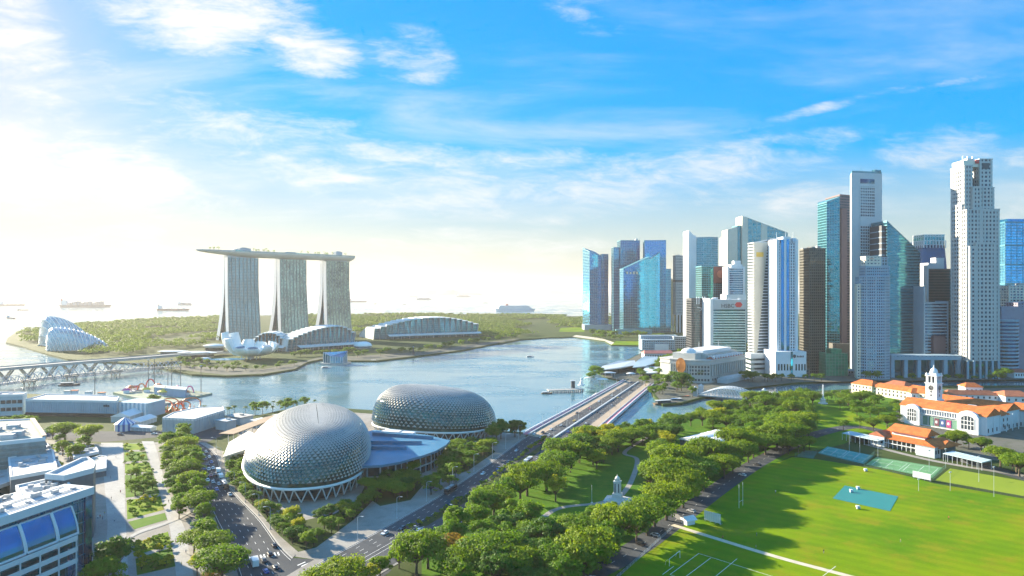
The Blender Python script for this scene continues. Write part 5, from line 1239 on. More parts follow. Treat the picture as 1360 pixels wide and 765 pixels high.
def tree_proto(kind, h, rad, nclump, nleaf, ls, seed, flat=.5, trunk_h=.4, leafm=None):
    rr = random.Random(seed); r = bpy.data.objects.new('tree', None); COL.objects.link(r)
    tr = MB(); th = h * trunk_h; tr.tube((0, 0, -.3), (0, 0, th * .5), .055 * rad + .12, .045 * rad + .08, 7, False); tr.tube((0, 0, th * .5), (rr.gauss(0, .2), rr.gauss(0, .2), th), .045 * rad + .08, .035 * rad + .06, 7, False)
    cr = MB(); cz = h - rad * flat * .9
    for i in range(nclump):
        a = 2.39996 * i + rr.uniform(-.4, .4); q = math.sqrt((i + .5) / nclump) * rad * .80
        up = math.sqrt(max(0, 1 - (q / rad) ** 2)); zc = cz + rad * flat * (up * rr.uniform(.35, .95) - .25 * rr.random())
        if rr.random() < .18: zc -= rad * flat * .5
        c = Vector((q * math.cos(a), q * math.sin(a), zc)); cs = rad * rr.uniform(.24, .42)
        tr.tube((0, 0, th * rr.uniform(.75, 1)), c - Vector((0, 0, cs * .3)), .022 * rad, .006 * rad, 4, False)
        for k_ in range(nleaf):
            d = Vector((rr.gauss(0, 1), rr.gauss(0, 1), rr.gauss(.25, .8))).normalized(); rho = rr.random() ** .4
            p = c + Vector((d.x * cs, d.y * cs, d.z * cs * .62)) * rho
            leaf(cr, p, (d + Vector((0, 0, .6))), ls, rr)
    t_ = tr.build('trunk', BARK); t_.parent = r; c_ = cr.build('crown', leafm); c_.parent = r; KIDS[r.name] = [t_, c_]
    r['_h'] = h; r['_r'] = rad; return r
def palm_proto(h, seed):
    rr = random.Random(seed); r = bpy.data.objects.new('palm_tree', None); COL.objects.link(r)
    tr = MB(); tr.tube((0, 0, -.3), (.3, .1, h), .28, .18, 6, False); cr = MB()
    for i in range(16):
        a = 2 * math.pi * i / 16 + rr.uniform(-.2, .2); d = Vector((math.cos(a), math.sin(a), 0)); n = Vector((-d.y, d.x, 0)); el = rr.uniform(-.1, .9); L = rr.uniform(2.6, 3.6); pr = None
        for j in range(5):
            t = j / 4; p = Vector((.3, .1, h)) + d * L * t * math.cos(el * (1 - t)) + Vector((0, 0, L * (math.sin(el) * t - .75 * t * t))); w = n * (.12 + .55 * math.sin(math.pi * min(1, t + .12)))
            if pr: cr.face([pr[0], pr[1], p + w - Vector((0, 0, .2)), p]); cr.face([pr[0], p, p - w - Vector((0, 0, .2)), pr[2]])
            pr = (p, p + w - Vector((0, 0, .2)), p - w - Vector((0, 0, .2)))
    t_ = tr.build('trunk', BARK); t_.parent = r; c_ = cr.build('crown', LEAF['palm']); c_.parent = r; KIDS[r.name] = [t_, c_]; return r
PROT = {'rain': [tree_proto('rain', 13, 9.5, 46, 105, .48, 10 + i, .42, .42, LEAF['rain']) for i in range(3)],
        'round': [tree_proto('round', 12, 6.0, 30, 120, .43, 20 + i, .85, .3, LEAF['round']) for i in range(3)],
        'pale': [tree_proto('pale', 12, 6.5, 30, 105, .43, 30 + i, .7, .35, LEAF['pale']) for i in range(2)],
        'dark': [tree_proto('dark', 12, 6.5, 30, 120, .45, 40 + i, .8, .28, LEAF['dark']) for i in range(2)],
        'brown': [tree_proto('brown', 12, 7, 26, 80, .4, 50, .55, .4, LEAF['brown'])],
        'shrub': [tree_proto('shrub', 3.2, 2.3, 9, 50, .34, 60 + i, .8, .15, LEAF['round']) for i in range(2)],
        'paleshrub': [tree_proto('shrub', 4.0, 2.6, 10, 50, .36, 64, .9, .15, LEAF['pale'])],
        'far': [tree_proto('far', 12, 7.5, 16, 30, 1.15, 70 + i, .7, .3, LEAF['dark']) for i in range(2)], 'palm': [palm_proto(8, 80), palm_proto(9.5, 81)]}
PLAN = []       # what stands where: (kind, x, y, size, zone, turn, scale)
def plant(kind, p, s, zone, rr):
    sc = (s * rr.uniform(.9, 1.12), s * rr.uniform(.9, 1.12), s * rr.uniform(.86, 1.14))
    PLAN.append((rr.choice(PROT[kind]), kind, p[0], p[1], zone, rr.uniform(0, 6.28), sc))
def inside(x, y, poly):
    c = False; k = len(poly)
    for i in range(k):
        (x0, y0), (x1, y1) = poly[i], poly[i - 1]
        if (y0 > y) != (y1 > y) and x < (x1 - x0) * (y - y0) / (y1 - y0) + x0: c = not c
    return c
def fill(zone, pix, kinds, dmin, smin, smax, seed, nmax=400, holes=()):
    """trees scattered over an area, never closer than dmin"""
    rr = random.Random(seed); poly = [tuple(gp(u, v).xy) for u, v in pix]; hs = [[tuple(gp(u, v).xy) for u, v in h] for h in holes]
    xs, ys = [p[0] for p in poly], [p[1] for p in poly]; pts = []
    for _ in range(6000):
        x, y = rr.uniform(min(xs), max(xs)), rr.uniform(min(ys), max(ys))
        if not inside(x, y, poly) or any(inside(x, y, h) for h in hs): continue
        if any((x - a) ** 2 + (y - b) ** 2 < dmin * dmin for a, b in pts): continue
        pts.append((x, y)); plant(rr.choice(kinds), (x, y), rr.uniform(smin, smax), zone, rr)
        if len(pts) >= nmax: break
def row(zone, pix, n, kinds, smin, smax, seed, jit=1.0):
    rr = random.Random(seed); L = resample(pix, n) if len(pix) > 1 else [gp(*pix[0])]
    for p in L: plant(rr.choice(kinds), (p.x + rr.uniform(-jit, jit), p.y + rr.uniform(-jit, jit)), rr.uniform(smin, smax), zone, rr)
def one(zone, kind, u, v, s, seed=1): plant(kind, tuple(gp(u, v).xy), s, zone, random.Random(seed + int(u * 7 + v)))
A_ = 'the avenue beside the queueing cars'
row(A_, [(236, 592), (248, 640), (262, 680), (285, 735), (296, 775)], 19, ['round', 'round', 'round', 'rain'], .78, 1.05, 1, 1.8)
row(A_, [(222, 590), (226, 625), (232, 655), (240, 690)], 13, ['round', 'round', 'dark'], .7, .95, 2, 1.6)
row(A_, [(244, 582), (255, 612), (262, 645)], 9, ['round'], .72, .98, 3, 1.2)
one(A_, 'rain', 258, 735, .75); one(A_, 'pale', 262, 765, .6); one(A_, 'brown', 282, 778, .55)
G_ = 'the promenade garden'
fill(G_, [(170, 632), (203, 632), (212, 656), (170, 662)], ['shrub', 'round'], 3.2, .45, .7, 5, 14)
fill(G_, [(180, 724), (224, 708), (232, 750), (184, 762)], ['shrub', 'paleshrub', 'shrub'], 2.6, .6, 1.0, 6, 26)
fill(G_, [(165, 590), (190, 590), (203, 627), (166, 628)], ['shrub', 'shrub', 'paleshrub'], 5.0, .5, .9, 7, 22)
fill(G_, [(169, 666), (214, 661), (218, 676), (172, 688)], ['shrub', 'paleshrub'], 3.2, .6, 1.1, 8, 10)
W_ = 'the left hand buildings'
one(W_, 'dark', 150, 772, 1.25); one(W_, 'round', 138, 790, 1.1); one(W_, 'rain', 86, 586, 1.0); one(W_, 'rain', 118, 590, .95); one(W_, 'round', 70, 583, .9); one(W_, 'dark', 40, 572, .9)
one(W_, 'dark', 25, 570, .9); one(W_, 'round', 4, 575, .95); one(W_, 'round', 204, 541, 1.15)
fill(W_, [(66, 590), (130, 594), (130, 605), (100, 620), (78, 625)], ['shrub', 'paleshrub', 'round'], 5, .6, .95, 9, 24)
fill(W_, [(-5, 585), (40, 575), (60, 590), (10, 600)], ['round', 'shrub'], 7, .5, .8, 10, 8)
E_ = 'the nearer spiked shell'
fill(E_, [(303, 612), (322, 617), (330, 654), (352, 684), (400, 696), (447, 686), (480, 666), (500, 662), (470, 690), (420, 727), (396, 733), (372, 712), (345, 682), (316, 655), (304, 640)], ['round', 'dark', 'shrub', 'pale', 'round', 'shrub', 'dark'], 3.6, .34, .66, 11, 130,
     holes=[[(405, 690), (425, 690), (425, 715), (405, 715)]])
row(E_, [(306, 612), (318, 640), (338, 668)], 7, ['pale', 'round'], .4, .55, 12)
F_ = 'the blue foyer roof'
fill(F_, [(495, 632), (545, 628), (562, 640), (545, 662), (500, 668), (482, 650)], ['round', 'rain', 'dark'], 4.6, .42, .68, 13, 36)
fill(F_, [(590, 605), (615, 594), (650, 592), (655, 600), (620, 624), (600, 628), (580, 632)], ['round', 'dark', 'rain'], 5.4, .5, .75, 14, 32)
fill(F_, [(560, 650), (600, 632), (625, 622), (628, 628), (570, 664)], ['shrub', 'shrub', 'round'], 4, .5, .9, 15, 16)
row('the bridge approach', [(655, 588), (668, 583), (682, 580), (690, 578)], 5, ['dark', 'round'], .95, 1.25, 16, 3)
P_ = 'the bay beside the shells'
row(P_, [(296, 556), (318, 549), (345, 551), (372, 547), (400, 544), (420, 542)], 11, ['palm', 'round', 'palm'], .7, .9, 17, 2)
row(P_, [(275, 550), (290, 553), (305, 553)], 5, ['palm'], .8, 1.0, 18, 3); row(P_, [(335, 545), (362, 544), (385, 541)], 7, ['round', 'palm'], .6, .8, 19, 2)
row('the median of the boulevard', [(724, 583), (700, 601), (660, 632), (620, 661), (580, 685), (540, 708)], 34, ['shrub', 'shrub', 'shrub', 'paleshrub'], .62, .95, 20, .5)
C1 = 'the white cenotaph'
row(C1, [(780, 592), (742, 622), (700, 655), (668, 680), (636, 706), (596, 738), (560, 766)], 20, ['round', 'rain', 'round', 'rain', 'pale', 'round'], .95, 1.2, 21, 3)
row(C1, [(778, 606), (752, 628), (728, 650)], 9, ['dark', 'round', 'rain'], .95, 1.25, 22, 4)
one(C1, 'pale', 738, 666, 1.05); one(C1, 'pale', 672, 694, .95); one(C1, 'brown', 600, 756, 1.0); one(C1, 'rain', 455, 790, 1.0); one(C1, 'rain', 430, 800, .95); one(C1, 'round', 505, 768, .7); one(C1, 'round', 530, 755, .75); one(C1, 'pale', 490, 778, .7)
fill(C1, [(640, 725), (690, 700), (720, 722), (770, 730), (815, 742), (770, 790), (600, 800)], ['round', 'dark', 'rain', 'dark'], 8.2, .8, 1.15, 23, 34)
row(C1, [(776, 702), (800, 690), (830, 700)], 4, ['rain', 'round'], .6, .8, 24, 2)
row(C1, [(905, 676), (872, 700), (838, 722), (800, 748), (770, 775)], 11, ['rain', 'rain', 'round'], 1.0, 1.3, 25, 2.5)
row(C1, [(905, 668), (880, 655), (905, 640)], 5, ['rain'], 1.1, 1.35, 26, 3); row(C1, [(862, 650), (880, 628), (872, 605)], 5, ['rain', 'round', 'dark'], .9, 1.15, 27, 3)
V_ = 'the river mouth'
fill(V_, [(770, 590), (800, 584), (850, 575), (900, 568), (905, 590), (880, 604), (850, 590), (812, 612), (790, 628), (765, 616)], ['round', 'rain', 'dark', 'pale'], 9, .75, 1.05, 28, 40, [[(885, 616), (955, 622), (985, 596), (968, 574), (905, 574)]])
N_1 = 'the white truss bridge'
fill(N_1, [(905, 566), (950, 551), (1010, 535), (1070, 527), (1085, 540), (1075, 556), (1030, 572), (985, 592), (968, 595), (962, 575)], ['round', 'dark', 'rain', 'round', 'pale'], 9.2, .75, 1.05, 29, 70, [[(885, 616), (955, 622), (985, 596), (968, 574), (905, 574)]])
M_ = 'the sports ground'
fill(M_, [(900, 600), (960, 600), (1010, 582), (1060, 566), (1085, 575), (1060, 592), (1010, 610), (965, 636), (920, 662), (895, 660), (890, 625)], ['rain', 'rain', 'round', 'dark'], 10.0, .95, 1.35, 30, 66, [[(885, 616), (955, 622), (985, 596), (968, 574), (905, 574)]])
H_ = 'the orange roofed theatre'
fill(H_, [(1085, 530), (1150, 531), (1198, 545), (1196, 562), (1150, 558), (1110, 545)], ['rain', 'round', 'dark'], 9.5, .7, .95, 31, 22)
one(H_, 'pale', 1142, 570, .8); one(H_, 'rain', 1160, 572, .75); one(H_, 'round', 1120, 572, .7); one(H_, 'rain', 1178, 568, .8); row(H_, [(1262, 592), (1285, 596), (1312, 601)], 5, ['rain', 'round'], .62, .8, 32, 2); one(H_, 'round', 1252, 592, .6)
row(H_, [(1330, 622), (1345, 628), (1360, 634)], 4, ['rain', 'round'], .8, .95, 33, 3); row('the courts', [(1040, 604), (1062, 602), (1075, 598)], 5, ['dark', 'rain'], .7, .9, 34, 2)
fill(H_, [(1378, 540), (1500, 540), (1600, 650), (1400, 640)], ['round', 'dark', 'rain'], 12, .8, 1.1, 50, 50)
Q_ = 'the business district waterfront'
row(Q_, [(786, 444.5), (808, 447), (835, 448), (860, 449), (880, 450)], 20, ['far'], .9, 1.2, 35, 6); row(Q_, [(792, 449), (806, 451), (822, 452)], 7, ['far'], .8, 1.0, 36, 4)
fill(Q_, [(868, 482), (905, 474), (915, 490), (905, 512), (880, 516)], ['round', 'dark', 'pale'], 8.0, .8, 1.2, 37, 34); one(Q_, 'pale', 899, 480, 1.35); one(Q_, 'pale', 905, 476, 1.2); one(Q_, 'dark', 905, 519, 1.6); one(Q_, 'dark', 912, 516, 1.3); one(Q_, 'brown', 930, 508, 1.2); one(Q_, 'dark', 866, 528, .9); one(Q_, 'round', 880, 524, .8)
one(Q_, 'dark', 790, 504, 1.3); one(Q_, 'round', 796, 501, 1.1); one(Q_, 'dark', 785, 507, .9)
fill(Q_, [(836, 500), (870, 494), (905, 515), (930, 522), (915, 530), (885, 532), (866, 518)], ['round', 'dark', 'dark'], 8, .6, .95, 44, 22); row(Q_, [(985, 503), (1000, 507), (1030, 507)], 6, ['dark', 'round'], .8, 1.1, 45, 3); row(Q_, [(990, 506), (1012, 506), (1050, 506), (1092, 506)], 9, ['round', 'dark'], .6, .9, 38, 3); row(Q_, [(1150, 506), (1165, 506)], 3, ['pale', 'round'], .9, 1.1, 39, 2); row(Q_, [(1195, 507), (1260, 507), (1330, 506)], 8, ['dark'], .6, .9, 40, 2); one(Q_, 'dark', 1335, 506, 1.3); one(Q_, 'dark', 1325, 507, 1.1)
B_ = 'the arched halls'
row(B_, [(240, 487), (290, 492), (345, 491), (390, 485)], 16, ['far'], .45, .7, 41, 4); row(B_, [(480, 474), (520, 470), (560, 467), (600, 461), (640, 455), (690, 449)], 26, ['far'], .7, 1.05, 42, 6); row(B_, [(392, 474), (430, 472), (470, 470)], 12, ['far'], .7, 1.0, 45, 5); row(B_, [(240, 481), (290, 486), (320, 488)], 12, ['far'], .5, .8, 46, 5)
# the 290 trees that show largest stand as trees of their own, the many small ones between them are one mass
import numpy as np
def shown(q): u, v = topix((q[2], q[3], 5)); return (q[6][0] * (q[0].get('_r') or 3) / q[3]) * (1 if -20 < u < 1380 and v < 800 else .01)
WORDS = {'rain': 'broad spreading', 'round': 'rounded green', 'pale': 'pale yellow green', 'dark': 'dark green', 'brown': 'rusty brown', 'shrub': 'low green', 'paleshrub': 'pale yellow', 'far': 'small dark', 'palm': 'feathery'}
SPOT = {A_: ('in', 'the avenue beside the queueing cars', 'the road crossing', (345, 725), 0), G_: ('in', 'the promenade garden', 'the curved ramp path', (200, 700), 1), W_: ('near', 'the left hand buildings', 'the dark prow block', (125, 620), 1), E_: ('beside', 'the nearer spiked shell', 'the street corner', (395, 735), 0),
        F_: ('below', 'the blue foyer roof', "the roof's right tip", (598, 590), 1), P_: ('on', 'the promenade behind the nearer shell', "the shell's top", (420, 545), 0), 'the median of the boulevard': ('on', 'the median of the boulevard', 'the bridge', (716, 590), 0), 'the bridge approach': ('by', 'the near end of the bridge', 'the bridge', (705, 577), 0),
        C1: ('in', 'the park', 'the white cenotaph', (820, 664), 1), V_: ('near', 'the river mouth', 'the bridge landing', (785, 578), 1), N_1: ('by', 'the river bank', 'the white truss bridge', (968, 530), 1), M_: ('along', 'the sports ground edge', 'the teal courts', (1090, 603), 1), H_: ('by', 'the clubhouse and theatre', 'the clock tower', (1229, 540), 1),
        'the courts': ('beside', 'the teal courts', 'the obelisk', (1093, 535), 0), Q_: ('on', 'the far quay', 'the grand stone hotel', (945, 505), 1), B_: ('on', 'the hotel promenade', 'the lotus museum', (335, 478), 1)}
def nth(i): return ORDW[i] if i < len(ORDW) else f"{i + 1}{'th' if 10 <= (i + 1) % 100 <= 20 else {1: 'st', 2: 'nd', 3: 'rd'}.get((i + 1) % 10, 'th')}"
ORDW = ['closest', 'second closest', 'third closest', 'fourth closest', 'fifth closest', 'sixth closest', 'seventh closest', 'eighth closest', 'ninth closest', 'tenth closest']
big = sorted([q for q in PLAN if q[1] not in ('shrub', 'paleshrub', 'palm')], key=shown, reverse=True)
KEEP, REST = big[:288], big[288:]
small = [q for q in PLAN if q[1] in ('shrub', 'paleshrub', 'palm')]
made = {}
for q in KEEP + small:
    pr, kind, x, y, zone, rz, sc = q; o = dup(pr, (x, y, 0), rz, sc)
    nm = {'shrub': 'shrub', 'paleshrub': 'shrub', 'palm': 'palm_tree'}.get(kind, 'tree'); o.name = nm; o['category'] = nm.replace('_', ' ')
    for k_ in ('_h', '_r'):
        if k_ in o: del o[k_]
    prep, place, anchor, (au, av), sided = SPOT[zone]; u, v = topix((x, y, 0)); du, dv = u - au, v - av
    side = ('left of' if du < 0 else 'right of') if abs(du) > abs(dv) * 1.3 else ('in front of' if dv > 0 else 'behind')
    a = gp(au, av); made.setdefault((nm, kind, zone, side if sided else ''), []).append(((x - a.x) ** 2 + (y - a.y) ** 2, o)); o['group'] = f"{nm.replace('_', ' ')}s {prep} {place}"
for (nm, kind, zone, side), L in made.items():
    L.sort(key=lambda q: q[0]); prep, place, anchor, _, sided = SPOT[zone]
    for i, (_, o) in enumerate(L):
        o['label'] = f"{WORDS[kind]} {nm.replace('_', ' ')} {side} {anchor}, {nth(i)} such {nm.split('_')[-1]}" if sided else f"{WORDS[kind]} {nm.replace('_', ' ')} {prep} {place}, {nth(i)} to {anchor}"
vv, ff, trunks = [], [], MB(); off = 0; nrng = np.random.default_rng(4)
for pr, kind, x, y, zone, rz, sc in REST:
    tr, cr = KIDS[pr.name]; me = cr.data; n = len(me.vertices); co = np.empty(n * 3, 'f'); me.vertices.foreach_get('co', co); co = co.reshape(-1, 4, 3)
    co = co[nrng.random(len(co)) < (.55 if kind != 'far' else 1)].reshape(-1, 3) * np.array(sc); c, s = math.cos(rz), math.sin(rz)
    vv.append(np.stack([co[:, 0] * c - co[:, 1] * s + x, co[:, 0] * s + co[:, 1] * c + y, co[:, 2]], 1)); trunks.tube((x, y, -.2), (x, y, pr['_h'] * .6 * sc[2]), .3, .2, 5, False)
vv = np.concatenate(vv); tv = np.array(trunks.v); tf = np.array(trunks.f) + len(vv); nl = len(vv) // 4
me = bpy.data.meshes.new('tree_mass'); allv = np.concatenate([vv, tv]); lf = np.arange(len(vv)); nf = nl + len(tf)
me.vertices.add(len(allv)); me.vertices.foreach_set('co', allv.ravel().astype('f')); me.loops.add(nf * 4); me.loops.foreach_set('vertex_index', np.concatenate([lf, tf.ravel()]).astype('i'))
me.polygons.add(nf); me.polygons.foreach_set('loop_start', np.arange(nf, dtype='i') * 4)
me.materials.append(LEAF['mass']); me.materials.append(BARK); me.polygons.foreach_set('material_index', np.concatenate([np.zeros(nl, 'i'), np.ones(len(tf), 'i')])); me.update(calc_edges=True); me.validate()
o = bpy.data.objects.new('tree_mass', me); COL.objects.link(o); tag(o, kind='stuff')
for pr in [q for L in PROT.values() for q in L]:       # the first of each kind was only the pattern for its copies
    for c in KIDS[pr.name]: bpy.data.objects.remove(c)
    bpy.data.objects.remove(pr)
# the gardens and the green shore beyond: a wood nobody could count
def woodland(areas, seed, n, holes=()):
    rr = random.Random(seed); mb = MB()
    for pix, cnt in areas:
        poly = [tuple(gp(u, v).xy) for u, v in pix]; xs, ys = [p[0] for p in poly], [p[1] for p in poly]; k = 0; tries = 0
        while k < cnt and tries < cnt * 12:
            tries += 1; x, y = rr.uniform(min(xs), max(xs)), rr.uniform(min(ys), max(ys))
            if not inside(x, y, poly): continue
            if mnoise.noise((x * .006, y * .006, seed)) < -.22: continue
            k += 1; rad = rr.uniform(5, 9); hh = rr.uniform(7, 15) * (1 if y < 1700 else .7); far = min(2.2, y / 1200)
            for _ in range(int(30 / far) + 6):
                d = Vector((rr.gauss(0, 1), rr.gauss(0, 1), abs(rr.gauss(.2, .8)))).normalized()
                leaf(mb, Vector((x + d.x * rad, y + d.y * rad, hh * .55 + d.z * hh * .5)), d + Vector((0, 0, .3)), 1.5 * far, rr)
    return tag(mb.build('woodland', LEAF['far']), kind='stuff')
woodland([([(24, 441), (62, 436), (120, 430), (200, 425), (280, 421), (310, 420), (300, 452), (290, 462), (235, 468), (160, 473), (108, 472), (130, 455), (105, 445), (60, 455), (30, 456)], 2600),
          ([(465, 418.6), (560, 417.6), (700, 418.6), (760, 420.5), (775, 423), (775, 436), (745, 434), (742, 442), (700, 447), (660, 450), (640, 448), (600, 432), (500, 436), (470, 444)], 2600),
          ([(380, 419), (470, 418.5), (470, 436), (380, 438)], 500), ([(776, 418), (1000, 418), (1000, 432), (776, 438)], 500)], 5, 0)
# ------------------------------------------------------------------ tiled-roof buildings by the sports ground
TILE = mat('orange_tile', (.50, .125, .024), .85, var=.32, scale=.3, bump=.6, bscale=2.0)
TILED = mat('brown_tile', (.34, .11, .05), .85, var=.25, scale=.3)
WINM = mat('window_dark', (.035, .05, .065), .15, var=.2, scale=.3)
CREAMW = mat('cream_wall', (.78, .70, .52), .75, var=.06)
SHUT = mat('shutter_green', (.10, .22, .16), .6)
class Frame:
    """local axes of a building: a along the front, b to the back, origin at the front left corner"""
    def __init__(s, K, e): s.K = Vector((K[0], K[1])); s.e = Vector(e).normalized(); s.n = Vector((-s.e.y, s.e.x))
    def __call__(s, a, b): p = s.K + s.e * a + s.n * b; return (p.x, p.y)
    def rect(s, a0, a1, b0, b1): return [s(a0, b0), s(a1, b0), s(a1, b1), s(a0, b1)]
def roof_mesh(f, a0, a1, b0, b1, z, h, hip=0.0, ov=.7):
    a0 -= ov; a1 += ov; b0 -= ov; b1 += ov; m = MB(); c = (b0 + b1) / 2
    v = [(*f(a0, b0), z), (*f(a1, b0), z), (*f(a1, b1), z), (*f(a0, b1), z), (*f(a0 + hip, c), z + h), (*f(a1 - hip, c), z + h)]
    v += [(p[0], p[1], p[2] - .35) for p in v[:4]]
    m.add(v, [(0, 1, 5, 4), (2, 3, 4, 5), (1, 2, 5), (3, 0, 4), (6, 7, 1, 0), (7, 8, 2, 1), (8, 9, 3, 2), (9, 6, 0, 3), (9, 8, 7, 6)]); return m
def wing(root, f, a0, a1, b0, b1, z, h, wallm, tile, hip=0.0, rows=((2.0, 2.6),), gap=4.5, ww=1.5, z0=0.0, sides=('front', 'end'), ov=.7, gable=True, wn='window'):
    m = MB(); m.prism(f.rect(a0, a1, b0, b1), z0, z, True)
    if gable and hip == 0:
        c = (b0 + b1) / 2
        for a in (a0, a1): m.add([(*f(a, b0), z), (*f(a, b1), z), (*f(a, c), z + h - .3)], [(0, 1, 2)])
    w = m.build('wall', wallm, root); r_ = roof_mesh(f, a0, a1, b0, b1, z, h, hip, ov).build('roof', tile, root)
    m = MB(); m.prism(f.rect(a0 - .3, a1 + .3, b0 - .3, b1 + .3), z - .9, z - .4, True, True); m.build('cornice', wallm, w)
    for (zz, hh) in rows:
        for sd in sides:
            L = (a1 - a0) if sd in ('front', 'back') else (b1 - b0); n = max(1, int(L / gap))
            for i in range(n):
                t = (i + .5) / n * L
                if sd == 'front': q = f.rect(a0 + t - ww / 2, a0 + t + ww / 2, b0 - .12, b0 + .1)
                elif sd == 'end': q = f.rect(a1 - .1, a1 + .12, b0 + t - ww / 2, b0 + t + ww / 2)
                else: q = f.rect(a0 - .12, a0 + .1, b0 + t - ww / 2, b0 + t + ww / 2)
                m = MB(); m.prism(q, z0 + zz, z0 + zz + hh, True, True); o = m.build(wn, WINM, w)
    return w
# theatre with the clock tower: front from the far left corner to the near corner, sunlit
Kn = gp(1310, 579); Kl = gp(1196, 560)
f = Frame((Kl.x, Kl.y), (Kn.x - Kl.x, Kn.y - Kl.y)); FL = (Kn - Kl).length
vt = thing('theatre_hall', 'white colonial theatre with orange tiled roofs and arched gable fronts, facing the sports ground', 'theatre', (Kl + Kn) / 2)
wing(vt, f, 0, FL, 0, 22, 14.5, 5.5, WALLW, TILE, 0, rows=(), gap=6)
w = wing(vt, f, 4, FL - 4, 40, 62, 14.5, 5.5, WALLW, TILE, 0, rows=(), gap=6)
wing(vt, f, 10, FL - 2, 22.1, 39.9, 12.5, 4.0, WALLW, TILE, 3, rows=((3, 2.4), (7.5, 2.4)), sides=('end',), gap=5)
wing(vt, f, FL - 16, FL - .1, 62.1, 88, 13, 4.5, WALLW, TILE, 4, rows=((2.5, 2.6), (7.5, 2.4)), sides=('end',), gap=4)
wing(vt, f, 6, FL - 18, 66, 84, 12, 4.0, WALLW, TILED, 4, rows=((3, 2.4),), gap=5)
# projecting gabled end bays with arched windows
for (a0, a1) in ((5, 17), (FL - 19, FL - 4)):
    m = MB(); m.prism(f.rect(a0, a1, -3.2, -.05), 0, 13, True); c = (a0 + a1) / 2; rr_ = (a1 - a0) / 2 - .6; k = 14
    pts = [(c + rr_ * math.cos(math.pi * i / k), 13 + rr_ * .62 * math.sin(math.pi * i / k)) for i in range(k + 1)]
    m.add([(*f(a, -3.2), z) for a, z in pts] + [(*f(a, -.4), z) for a, z in pts], [tuple(range(k + 1))[::-1]] + [(i, i + 1, k + 2 + i, k + 1 + i) for i in range(k)])
    b_ = m.build('end_bay', WALLW, vt)
    m = MB(); rq = rr_ * .68; pts = [(c - rq, 3.2), (c + rq, 3.2)] + [(c + rq * math.cos(math.pi * i / k), 10.6 + rq * .62 * math.sin(math.pi * i / k)) for i in range(k + 1)]
    m.add([(*f(a, -3.32), z) for a, z in pts], [tuple(range(len(pts)))]); m.build('arched_window', WINM, b_)
    m = MB()
    for q in range(5): a = c - rq + 2 * rq * q / 4; m.prism(f.rect(a - .22, a + .22, -3.5, -3.33), 3.2, 12 + (2 - abs(q - 2)) * .6, True, True)
    for z in (6.5, 9.5): m.prism(f.rect(c - rq, c + rq, -3.48, -3.34), z, z + .45, True, True)
    m.build('window_bars', WALLW, b_)
# loggia and tall openings with posters along the front
m = MB(); m.prism(f.rect(17.2, FL - 19.2, -1.6, -.05), 9.4, 10.0, True, True); lg = m.build('balcony', WALLW, vt)
m = MB()
for i in range(15): a = 18 + (FL - 38) * i / 14; m.prism(f.rect(a - .2, a + .2, -1.5, -1.1), 10, 13.4, True, True)
m.prism(f.rect(17.2, FL - 19.2, -1.7, -.9), 13.4, 14.1, True, True); m.build('colonnade', WALLW, lg)
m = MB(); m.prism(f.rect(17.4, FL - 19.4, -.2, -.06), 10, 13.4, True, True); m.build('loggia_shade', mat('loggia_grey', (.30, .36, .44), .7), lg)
cols = [('poster_maroon', (.12, .03, .06)), ('poster_blue', (.02, .06, .22)), ('poster_pink', (.35, .03, .16))]; nb = 6
for i in range(nb):
    a = 20 + (FL - 42) * i / (nb - 1)
    m = MB(); m.prism(f.rect(a - 1.9, a + 1.9, -.22, -.05), 1.0, 8.0, True, True); o = m.build('tall_opening', SHUT, vt)
    if 2 <= i <= 4:
        m = MB(); m.prism(f.rect(a - 1.7, a + 1.7, -.4, -.23), 1.6, 7.4, True, True); m.build('banner', mat(*cols[i - 2], .6), o)
        m = MB(); m.prism(f.rect(a - .9, a + .5, -.46, -.41), 3.6, 5.6, True, True); m.build('banner_figure', WALLW, o)
for i in range(14):
    b = 3 + 84 * i / 13
    if 22 < b < 24: continue
    m = MB(); m.prism(f.rect(FL - .2, FL + .15, b - .6, b + .6), 2, 5, True, True); m.build('window', WINM, vt)
m = MB()
for i in range(9): a = 10 * i; m.prism(f.rect(FL + .02, FL + .45, a, a + .7), 0, 13.2, True, True)
m.build('pilasters', WALLW, vt)
# skylights and small roof things
for (a, b) in ((15, 25), (40, 31), (52, 52)):
    m = MB(); m.box(*f(a, b), 15.5, 6, 3, 1.6, math.atan2(f.e.y, f.e.x)); m.build('roof_light', WALLG, vt)
# clock tower
ct = f(9, 34); e_ang = math.atan2(f.e.y, f.e.x)
tw = thing('clock_tower', 'tall white clock tower with black dial and domed cupola rising between the orange roofs', 'clock tower', (*ct, 0))
sz = 9.0; m = MB(); m.box(*ct, 0, sz + 1.6, sz + 1.6, 17, e_ang); m.box(*ct, 17, sz, sz, 14, e_ang); shf = m.build('shaft', WALLW, tw)
m = MB(); m.box(*ct, 16.6, sz + 2.4, sz + 2.4, .8, e_ang); m.box(*ct, 30.6, sz + 1.2, sz + 1.2, .8, e_ang); m.box(*ct, 37.0, sz + .8, sz + .8, .7, e_ang); m.build('cornice', WALLW, shf)
m = MB()
for i in (-1, 1):
    for j in (-1, 1): p = Vector(ct) + f.e * i * 3.4 + f.n * j * 3.4; m.box(p.x, p.y, 31.3, 1.7, 1.7, 5.8, e_ang)
for i, j in ((0, -1), (0, 1), (1, 0), (-1, 0)): p = Vector(ct) + f.e * i * 3.6 + f.n * j * 3.6; m.box(p.x, p.y, 31.3, .9, .9, 5.8, e_ang)
m.build('belfry_pillars', WALLW, tw)
m = MB(); m.box(*ct, 31.3, 5.6, 5.6, 5.6, e_ang); m.build('belfry_dark', WINM, tw)
